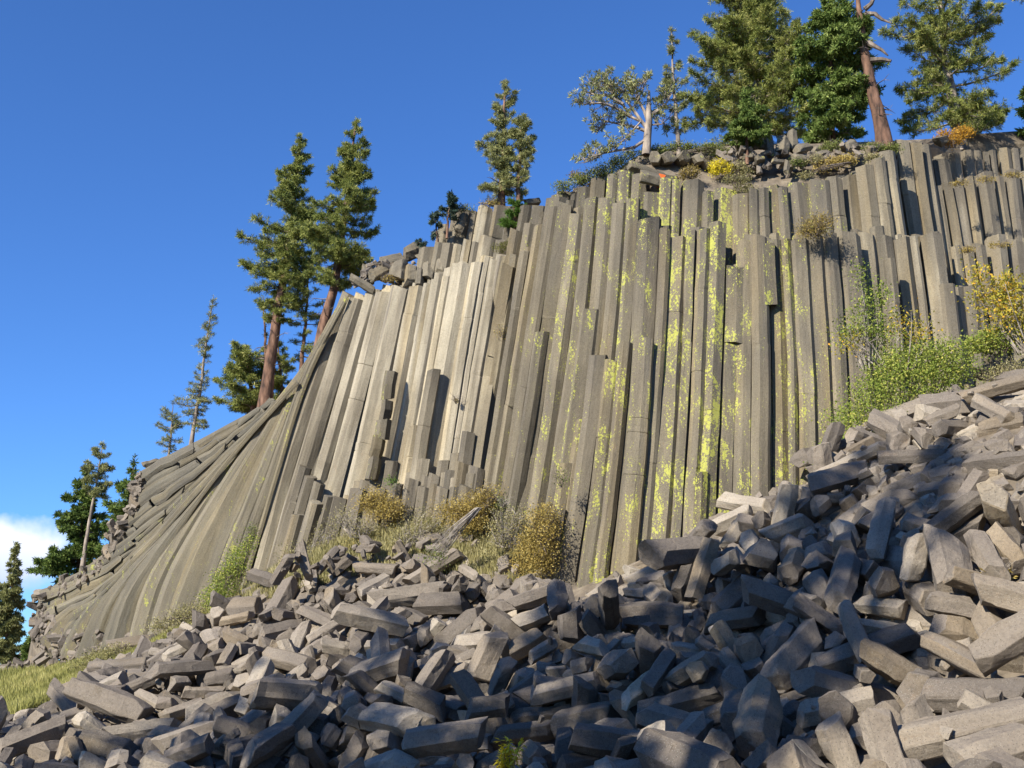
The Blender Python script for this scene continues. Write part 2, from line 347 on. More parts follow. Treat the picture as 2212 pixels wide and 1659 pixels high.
# second storey
TR = [(1205, 425), (1278, 401), (1310, 388), (1364, 372), (1385, 380), (1400, 427), (1419, 411), (1441, 388), (1467, 392), (1495, 392), (1515, 430), (1537, 414), (1578, 414), (1591, 422), (1650, 410), (1665, 406), (1713, 403), (1748, 396), (1809, 387), (1840, 377), (1862, 362), (1882, 361), (1890, 345), (1920, 329), (1935, 312), (1952, 310), (1995, 310), (2006, 318), (2008, 345)]
dR = lambda u: tab(u, [(1200, 1.2), (1450, 1.25), (1600, 1.3), (1850, 1.2), (1880, 0.55), (1990, 0.55), (2010, 2.0)]) + Dcr(u) * 0.7
tier(1205, 2010, TR, dR, 760, jit=5)
tier(1205, 2010, [(a, b + 2) for a, b in TR], lambda u: dR(u) + 0.6, 760, jit=5)
# right-hand bay: three weathered shelves
tier(2052, 2420, [(2050, 540), (2131, 522), (2212, 512), (2420, 500)], lambda u: 1.5 + Dcr(u), 800, jit=9, m=0.7)
tier(2046, 2420, [(2040, 396), (2060, 392), (2110, 384), (2212, 372), (2420, 360)], lambda u: 2.4 + Dcr(u), 800, jit=8, m=0.6)
tier(2014, 2420, [(2010, 345), (2048, 338), (2120, 330), (2212, 322), (2420, 312)], lambda u: 3.2 + Dcr(u), 700, jit=6, m=0.5)
tier(2008, 2060, [(2000, 400), (2060, 400)], 2.6, 800, jit=4, m=0.6)
# storeys above the pale bay
tier(905, 1170, [(905, 548), (928, 530), (1014, 524), (1078, 514), (1120, 500), (1170, 470)], 1.1, 640, jit=9, m=0.62, tintoff=-0.12)
tier(945, 1215, [(945, 494), (960, 482), (998, 460), (1046, 446), (1100, 441), (1170, 441), (1215, 428)], 2.1, 600, jit=8, m=0.66, tintoff=-0.2)
# stumps along the foot of the pale bay
TP = [(600, 1130), (655, 1100), (678, 1085), (710, 1079), (742, 1074), (790, 1062), (844, 1050), (876, 1047), (911, 1053), (943, 1045), (1010, 1053), (1060, 1070), (1090, 1090)]
tier(630, 1075, TP, lambda u: -0.9 - RC.uniform(0, .4), 1240, jit=12, m=0.62, tintoff=-0.28)
tier(700, 1060, [(a, b - 16) for a, b in TP], -0.4, 1240, jit=16, m=0.6, tintoff=-0.22)
def special(px, yt, wpx, d, yb, tint=None, lich=None, n=6, capj=0.05): put_col(u_of(px, yt), yt, yb, wpx / 2, d, tint, lich, capj, n)
for s in ((659, 1008, 26, -.7, 1180, .5), (672, 1030, 26, -.8, 1180, .42), (690, 1044, 24, -.9, 1180, .5), (796, 1040, 30, -.8, 1150, .5), (825, 986, 34, -.7, 1150, .36), (846, 996, 30, -.5, 1150, .3),
          (918, 992, 26, -.4, 1150, .7), (898, 919, 26, -.35, 1150, .8), (937, 800, 27, -.45, 1150, .62), (959, 996, 26, -.3, 1150, .5), (975, 1016, 28, -.5, 1150, .3), (990, 980, 26, -.3, 1150, .42),
          (1013, 936, 30, -.35, 1060, .36), (998, 1000, 26, -.55, 1150, .4), (943, 1027, 28, -.6, 1150, .45), (1030, 1010, 30, -.3, 1160, .45),
          (1170, 717, 26, -.35, 1300, .36),
          (1295, 768, 38, -.42, 1370, .5), (1324, 780, 32, -.5, 1370, .42), (1351, 741, 28, -.4, 1370, .45), (1394, 736, 46, -.55, 1370, .5), (1275, 672, 40, -.12, 1370, .45),
          (1228, 1001, 32, -.55, 1370, .42), (1210, 1100, 30, -.75, 1370, .5), (1262, 905, 32, -.35, 1370, .5), (1515, 1020, 28, -.15, 1250, .38), (1590, 584, 44, .1, 745, .36), (1652, 528, 44, .08, 660, .42),
          (1920, 560, 26, -.35, 800, .42), (2045, 615, 34, -.1, 800, .6), (2092, 622, 36, .2, 800, .5), (2140, 640, 40, .4, 800, .55)):
    special(*s)
# the broken, moss-edged column leaning in the pale bay
for k, (xa, ya, xb, yb, w) in enumerate(((838, 862, 843, 803, 27), (830, 905, 837, 864, 28), (823, 945, 829, 907, 31), (812, 990, 821, 948, 29), (803, 1035, 811, 992, 31))):
    COLS.append(('path', [wall(xa, ya, -.75 + .1 * (k % 2)), wall((xa + xb) / 2, (ya + yb) / 2, -.78), wall(xb, yb, -.75)], w / 2 * 51 / F_, .22, .62, 100 + k))
ncol = 0; order = []
for i, c in enumerate(COLS):
    if c[0] == 'path': order.append((1e3, i)); continue
    vis = (min(c[2], 1250) - c[1]) * c[3] * (1.0 if c[4] < 0.55 else 0.45)
    order.append((vis if -20 < Xu(c[0], c[1]) < 2250 else 0, i))
order.sort(reverse=True); own = {i for _, i in order[:96]}
# fan of slanting, curving columns on the left; s runs from the top edge (0) to the first big crack (11)
FG = [[(300,1020),(360,985),(430,950),(500,912),(560,880),(585,862)], [(285,1100),(340,1060),(400,1020),(470,970),(530,920),(592,866)],
      [(215,1215),(280,1160),(340,1110),(420,1045),(510,955),(598,870)], [(85,1280),(180,1245),(260,1200),(350,1120),(470,1000),(604,868)],
      [(75,1340),(130,1310),(215,1270),(310,1180),(450,1030),(610,866)], [(110,1410),(150,1350),(215,1290),(320,1185),(460,1030),(618,862)],
      [(185,1430),(225,1320),(280,1240),(370,1140),(490,1000),(628,850)], [(265,1450),(300,1300),(350,1200),(430,1080),(530,950),(645,820)],
      [(340,1400),(395,1240),(455,1120),(525,1000),(600,880),(685,750)], [(412,1360),(475,1190),(520,1085),(575,965),(630,855),(712,700)],
      [(470,1330),(530,1150),(568,1050),(610,930),(655,810),(735,660)], [(515,1300),(556,1165),(590,1050),(632,910),(675,790),(750,642)]]
FGA = np.array(FG, dtype=float)
def fan(s, t):
    s = min(max(s, 0), 10.999); i = int(s); G = FGA[i] * (1 - (s - i)) + FGA[i + 1] * (s - i)
    q = min(max(t, 0), 0.9999) * 5; k = int(q); w = q - k
    p0, p1, p2, p3 = G[max(k - 1, 0)], G[k], G[k + 1], G[min(k + 2, 5)]
    return 0.5 * ((2 * p1) + (-p0 + p2) * w + (2 * p0 - 5 * p1 + 4 * p2 - p3) * w * w + (-p0 + 3 * p1 - 3 * p2 + p3) * w ** 3)
fan_bits = MB(); cluster = MB(); ncluster = 0
FCR = [(2.9, .25), (4.9, .5), (6.95, .95), (7.5, .15), (8.6, .1), (9.6, .12), (10.55, .12), (11, 1.0)]
s = 0.0; fans = []
while s < 11.0:
    w = RC.uniform(0.3, 0.6)
    if s > 4.6: w = RC.uniform(.35, .8)
    fans.append((s + w / 2, w)); s += w * 0.92
for s, w in fans:
    d = RC.uniform(-.03, .03)
    for cs, a in FCR:
        if s < cs and cs - s < 1.2: d -= a * math.exp(-(cs - s) / .35); break
    segs = [(0, 1)]
    if s < 4.6:
        segs = []; t = RC.uniform(0, .08)
        while t < 1:
            e = min(1, t + RC.uniform(.12, .45)); segs.append((t, e)); t = e + RC.uniform(0, .03)
    for (ta, tb_) in segs:
        NP = max(4, int((tb_ - ta) * 20)); path = []; rad = []
        dd = d + (RC.uniform(-.30, .22) if s < 4.6 else 0)
        for k in range(NP):
            t = ta + (tb_ - ta) * k / (NP - 1); p = fan(s, t); a = fan(s - .2, t); b = fan(s + .2, t)
            tt = fan(s, min(t + .02, 1)) - fan(s, max(t - .02, 0)); nrm = np.array((-tt[1], tt[0])); nrm /= (np.linalg.norm(nrm) + 1e-9)
            sp = abs(float((b - a) @ nrm)) / .4 * w
            Y = Yc(p[0]); rad.append(max(0.14, min(1.6, sp / 2 * (1.6 if s > 4.6 else 1.25) * Y / F_))); path.append(wall(p[0], p[1], dd + rad[-1] * .4))
        if s < 4.6: rad = [min(r, .62) for r in rad]
        mb = MB(); sd = RC.randrange(1 << 30)
        sweep(mb, path, rad, n=RC.choice((6, 7, 8)), seed=sd, tint=(.30 if s < 3 else .40 if s < 7 else .56) + RC.uniform(-.06, .06), lich=(.42 + .22 * RC.random()) if s > 2.5 else .3, squash=.38 if s > 4.9 else .34, wob=.008 if s > 4.9 else .07, capjag=.4 if s < 4.6 else .06, irregular=.3)
        if s > 5 and tb_ - ta > .3:
            mb.build('slanting_column', M_FAN, cliff); ncol += 1
        else: fan_bits.add(np.concatenate(mb.v), mb.f, [[mb.uv[j] for j in r] for r in np.split(np.arange(len(mb.uv)), np.cumsum([len(f) for f in mb.f])[:-1])], np.concatenate(mb.t), np.concatenate(mb.l))
own = {i for _, i in order[:100 - ncol]}
for i, c in enumerate(COLS):
    if c[0] == 'path':
        mb = MB() if i in own else cluster
        sweep(mb, c[1], c[2], n=6, seed=c[5], tint=c[3], lich=c[4], wob=.05, capjag=.12)
        if i in own: mb.build('broken_column', M_COL, cliff)
        continue
    u, yt, yb, hw, d, tv, lv, sd, cj, n = c
    R = random.Random(sd); Np = max(4, int((yb - yt) / 55)); path = []; rad = []
    phx = R.uniform(0, 6); levels = [(lerp(yb, yt, k / (Np - 1)), 1.0, 0) for k in range(Np)]
    for _ in range(R.choice((0, 1, 1, 2, 3)) if yb - yt > 150 else 0):      # horizontal joints
        yj = R.uniform(yt + 60, yb - 40); o_ = R.uniform(-1, 1) * 1.1
        levels = [(a, b, c_ + (o_ if a < yj else 0)) for a, b, c_ in levels] + [(yj + 1.3, 1.0, 0), (yj, .93, o_ / 2), (yj - 1.3, 1.0, o_)]
    levels.sort(reverse=True)
    for k, (y, rf, ox) in enumerate(levels):
        px = Xu(u, y) + .6 * math.sin(y / 70.0 + phx) + ox
        Y = Yc(px); r = hw * 1.13 * Y / F_; rad.append(r * rf * (1 + R.uniform(-.012, .012))); path.append(wall(px, y, d + hw * 1.13 * Y / F_))
    mb = MB() if i in own else cluster
    sweep(mb, path, rad, n=n, seed=sd, tint=tv, lich=lv, wob=.012, capjag=cj * 1.5, botcap=False, topdark=R.choice((0, .1, .2, .3)) if tv < .7 else R.choice((0, 0, .15)), squash=.62, irregular=.26)
    if i in own: mb.build('column', M_COL, cliff)
    else: ncluster += 1
o = cluster.build('column', M_COL, cliff); o['kind'] = 'stuff'
# shattered shelves at the left end, and the rock body behind the fan
o = fan_bits.build('shattered_shelf', M_FAN, cliff)
mb = MB(); ns, ntt = 34, 26; V = []
for a in range(ns):
    for b in range(ntt):
        p = fan(11 * a / (ns - 1), b / (ntt - 1)); V.append(tuple(wall(p[0] , p[1], 1.15)))
mb.add(V, [[a * ntt + b, a * ntt + b + 1, (a + 1) * ntt + b + 1, (a + 1) * ntt + b] for a in range(ns - 1) for b in range(ntt - 1)], None, .3, 0.1)
LE = [(480,1360),(512,1250),(575,1060),(626,930),(694,790),(742,700)]; V = [tuple(wall(x + dx, y, 1.4)) for x, y in LE for dx in (0, 60, 130)]
mb.add(V, [[j * 3 + i, j * 3 + i + 1, j * 3 + i + 4, j * 3 + i + 3] for j in range(5) for i in range(2)], None, .3, .1)
mb.build('rock_body', M_FAN, cliff)
# ------------------------------------------------------------------ fallen column pieces: shapes and the hand-set ones
SURF = 0.0
def hit(px, py, lift=0.0, y0=8.0, y1=60.0):      # where the line of sight through (px, py) meets the rubble slope
    ys = np.linspace(y0, y1, 900); d = at(px, py, 1.0)
    z = d.z * ys; g = zt(d.x * ys, ys) + lift
    b = np.nonzero(z < g)[0]
    Y = ys[b[0]] if len(b) else None
    return Y
def block_shape(sid, scale=1.0, length=None, rad=None, bevel=True):
    R = random.Random(9000 + sid); n = R.choice((5, 5, 6, 6, 6, 7)); r = R.uniform(0.19, 0.32) if rad is None else rad
    L = (R.choice((R.uniform(.25, .6), R.uniform(.4, .9), R.uniform(.7, 1.3), R.uniform(1.0, 2.0)))) if length is None else length
    bm = bmesh.new(); angs = [2 * math.pi * (i + R.uniform(-.18, .18)) / n for i in range(n)]; rr = [R.uniform(.82, 1.12) for _ in range(n)]
    K = 3 if L > .9 else 2; rings = []
    tl = [(R.uniform(-.6, .6), R.uniform(-.6, .6)) for _ in range(2)]
    for k in range(K + 1):
        f = k / K; ring = []
        for a, q in zip(angs, rr):
            q2 = q * (R.uniform(.74, 1.0) if k in (0, K) and R.random() < .35 else 1) * R.uniform(.95, 1.04); x, y = r * q2 * math.cos(a), r * q2 * math.sin(a); z = (f - .5) * L
            if k == 0: z += x * tl[0][0] + y * tl[0][1] + R.uniform(-.05, .05)
            elif k == K: z += x * tl[1][0] + y * tl[1][1] + R.uniform(-.05, .05)
            ring.append(bm.verts.new((x + R.uniform(-.012, .012), y + R.uniform(-.012, .012), z)))
        rings.append(ring)
    for k in range(K):
        for i in range(n): bm.faces.new((rings[k][i], rings[k][(i + 1) % n], rings[k + 1][(i + 1) % n], rings[k + 1][i]))
    for ring, sgn in ((rings[0], -1), (rings[-1], 1)):
        c = sum((v.co for v in ring), Vector()) / n; c.x += R.uniform(-.1, .1); c.y += R.uniform(-.1, .1); c.z += sgn * R.uniform(-.03, .05)
        cv = bm.verts.new(c)
        for i in range(n):
            a, b = ring[i], ring[(i + 1) % n]; bm.faces.new((b, a, cv) if sgn < 0 else (a, b, cv))
    bm.normal_update()
    if bevel:
        RC2 = random.Random(77000 + sid)
        for _ in range(RC2.choice((1, 2, 3, 4))):            # corners and ends broken off
            nv = Vector((RC2.gauss(0, 1), RC2.gauss(0, 1), RC2.choice((-1, 1)) * RC2.uniform(.3, 1.6))).normalized(); h = max(v.co.dot(nv) for v in bm.verts)
            res = bmesh.ops.bisect_plane(bm, geom=bm.verts[:] + bm.edges[:] + bm.faces[:], plane_co=nv * (h - r * RC2.uniform(.10, .42)), plane_no=nv, clear_outer=True)
            ce = [e for e in bm.edges if e.is_boundary]
            if ce:
                try: bmesh.ops.edgeloop_fill(bm, edges=ce)
                except Exception: pass
        bmesh.ops.recalc_face_normals(bm, faces=bm.faces[:])
        ed = [e for e in bm.edges if len(e.link_faces) == 2 and e.calc_face_angle(0) > .35]
        bmesh.ops.bevel(bm, geom=ed, offset=R.uniform(.012, .030), segments=1, affect='EDGES', clamp_overlap=True)
    if bevel:
        le = [e for e in bm.edges if e.calc_length() > .16]
        bmesh.ops.subdivide_edges(bm, edges=le, cuts=2, use_grid_fill=True)
        o3 = Vector((sid * 3.7, sid * 1.3, 0)); bm.normal_update()
        for v in bm.verts: v.co += v.normal * (.030 * noise.noise(v.co * 3.2 + o3) + .016 * noise.noise(v.co * 9 + o3))
    bm.verts.index_update(); V = [v.co * scale for v in bm.verts]; Fc = [[v.index for v in f.verts] for f in bm.faces]; bm.free()
    return V, Fc, n, r, L
# (xa, ya, xb, yb, width, kind, label) on the measuring grid; kind: l lying, v upright, e end towards the viewer
HB = [(1560,1081,1662,1097,42,'l','large pale sunlit column block lying at the cliff foot beside the long black crack'),
 (1497,1296,1539,1165,42,'v','pale pitted basalt pillar leaning upright in the rubble right of the cliff foot'),
 (1031,1470,1076,1370,54,'v','tall sunlit hexagonal pillar leaning upright in the middle of the dark rubble'),
 (884,1260,990,1193,36,'l','long white-crusted column beam propped on the rubble top beside the ochre shrubs'),
 (670,1385,756,1333,32,'l','long pale column piece lying tilted, upper of two parallel beams'),(654,1423,715,1381,32,'l','pale jointed column piece lying tilted, lower of two parallel beams'),
 (648,1317,718,1349,32,'l','tan column piece sloping down to the right with its shadow below'),(769,1225,855,1231,26,'l','straight tan column piece lying level below an ochre shrub'),
 (801,1289,858,1320,38,'l','light block split by a crack near the rubble crest'),(910,1305,1005,1301,44,'l','broad dark shaded column block lying level in the middle rubble'),
 (858,1321,916,1343,36,'l','dark rounded column piece sloping right beside a broad dark block'),(897,1496,1010,1448,36,'l','long sunlit beam at the foot of the tall leaning pillar'),
 (884,1567,1018,1563,40,'l','long grey straight-edged column piece lying level near the bottom edge'),(1197,1570,1331,1544,62,'l','very large black shaded column piece in the lower middle rubble'),
 (1069,1592,1194,1576,40,'l','dark flat column piece just above the small yellow plant'),(745,1665,780,1595,48,'v','sunlit block standing on end at the bottom edge, left of centre'),
 (852,1637,967,1643,32,'l','dark slab lying level at the bottom edge left of the yellow plant'),(977,1608,1063,1608,42,'l','dark block with a light upper edge left of the yellow plant'),
 (1108,1551,1235,1541,36,'l','dark pitted column piece with rough broken side, lower middle'),(1108,1410,1172,1372,46,'l','white-topped block with a dark underside right of the tall leaning pillar'),
 (1146,1420,1197,1391,36,'l','light narrow block right of the white-topped block'),
 (1777,1436,1978,1365,66,'l','huge half-shaded column piece with yellowish rough underside at lower right'),(1668,1477,1761,1372,76,'l','huge dark column piece pointing uphill with dappled light on its flat face'),
 (1729,1541,1892,1506,58,'l','long light column block with sharp edge lying level at lower right'),(1820,1645,1790,1550,76,'v','stout pale block standing on end near the bottom right'),
 (1932,1665,1895,1541,78,'v','tall white block standing on end near the bottom right edge'),(1995,1590,1970,1530,70,'v','grey flat-faced block behind the tall white standing block'),
 (2010,1500,2215,1500,84,'l','large grey slab with rough yellow underside at the right edge'),(1925,1618,2215,1550,84,'l','very long pale column lying across the bottom right corner'),
 (2065,1650,2235,1600,84,'l','broad pale block cut off by the bottom right corner'),(2185,1415,2120,1325,72,'l','smooth light slab leaning with its flat face up near the right edge'),
 (2010,1385,2165,1465,54,'l','tan pitted column sloping down to the right near the right edge'),(2040,1440,2080,1398,26,'l','small white splinter resting across a tan column near the right edge'),
 (1868,1308,1957,1318,46,'l','block with bright top and shaded front right of the deep shade'),(1885,1240,1885,1240,54,'e','hexagonal block with its end facing out at the edge of the shade'),
 (2015,1300,2015,1300,66,'e','large grey six-sided block end on the right slope'),(1590,1565,1590,1565,74,'e','round-looking dark hexagonal block end at the bottom, right of centre'),
 (1565,1478,1565,1478,60,'e','dark hexagonal block end above a round-looking one'),(1505,1562,1640,1515,48,'l','half-lit column piece behind the dark hexagonal ends'),
 (1388,1540,1558,1494,58,'l','long dark column piece with lit left end in the lower right rubble'),(1551,1325,1628,1254,62,'l','black column piece slanting uphill in the deepest shade'),
 (1529,1347,1647,1328,52,'l','black column piece lying level in the deepest shade'),(1344,1330,1475,1328,56,'l','thick dark column piece lying level below the cliff columns'),
 (1357,1280,1435,1286,26,'l','thin sunlit beam bridging two dark blocks below the cliff'),(1430,1300,1430,1300,54,'e','pale block end at the right of a thin sunlit beam'),
 (1230,1385,1230,1320,58,'v','dark rounded stump standing below the cliff corner'),(1273,1293,1344,1251,27,'l','long sunlit plank-like piece at the cliff corner'),
 (1363,1232,1433,1200,30,'l','slim light piece leaning against the cliff foot'),(1366,1258,1452,1219,42,'l','light block lying tilted against the cliff foot'),
 (1539,1145,1619,1107,42,'l','grey column piece just below the large pale sunlit block'),(1575,1180,1612,1122,38,'v','light wedge-shaped piece standing below the large pale sunlit block'),
 (1660,1160,1745,1125,52,'l','dark column piece with bright top right of the large pale sunlit block'),(2080,861,2215,822,38,'l','long grey column on the crest at the right edge'),
 (1895,989,2045,982,34,'l','long black column piece lying level near the right crest'),(1943,960,1943,960,48,'e','round hexagonal block end on the crest beside the willow'),
 (1990,885,2000,880,54,'l','pale squat block perched on the crest beside the willow'),(2003,912,2070,886,26,'l','thin grey piece leaning on the right crest'),
 (2103,861,2185,905,34,'l','light column sloping right on the crest below the right edge'),(1765,1030,1911,963,30,'l','long sunlit column on the crest at the foot of the willow'),
 (240,1401,335,1385,36,'l','dark column with rounded left end on the far left crest'),(198,1443,326,1433,32,'l','long grey column piece below the dark one on the left crest'),
 (255,1459,336,1459,28,'l','half-lit column piece lying level at the left'),(433,1365,433,1325,34,'v','black stump standing alone on the left crest'),
 (545,1240,602,1258,34,'l','dark column with flat end at the left end of the rubble crest'),(240,1545,335,1490,28,'l','narrow light piece slanting uphill at the lower left'),
 (457,1545,530,1513,50,'l','broad dark block at the lower left'),(575,1417,674,1440,42,'l','dark-sided beam sloping right in the left rubble'),
 (480,1343,540,1331,24,'l','thin light slab near the left crest'),(500,1310,560,1308,40,'l','broad grey block on the left crest')]
def hand_matrix(h):
    xa, ya, xb, yb, w, k, lab = h; R = random.Random(int(xa * 7 + yb))
    mx, my = (xa + xb) / 2, (ya + yb) / 2; Y = hit(mx, my + (w * .25 if k != 'v' else 0), 0.12)
    if k == 'v': Y = hit(xa, ya, 0.05)
    if Y is None: Y = hit(mx, my + 30, 0.2) or 30.0
    r = w * Y / F_ / 2 * 1.06
    if k == 'e':
        c = at(xa, ya, Y); L = R.uniform(1.0, 1.6); ax = Vector((R.uniform(-.35, .35), 1, R.uniform(.1, .35))).normalized(); return c + ax * (L / 2 - r * .4), ax, r, L
    if k == 'v': A, B = at(xa, ya, Y), at(xb, yb, Y + R.uniform(-.1, .25))
    else:
        Ya = hit(xa, ya + w * .25, 0.12) or Y; Yb = hit(xb, yb + w * .25, 0.12) or Y; lim = math.hypot(xb - xa, yb - ya) * Y / F_ * .45
        A = at(xa, ya, Y + max(-lim, min(lim, (Ya - Y) * .6))); B = at(xb, yb, Y + max(-lim, min(lim, (Yb - Y) * .6)))
    return (A + B) / 2, (B - A).normalized(), r, max((B - A).length, .5)
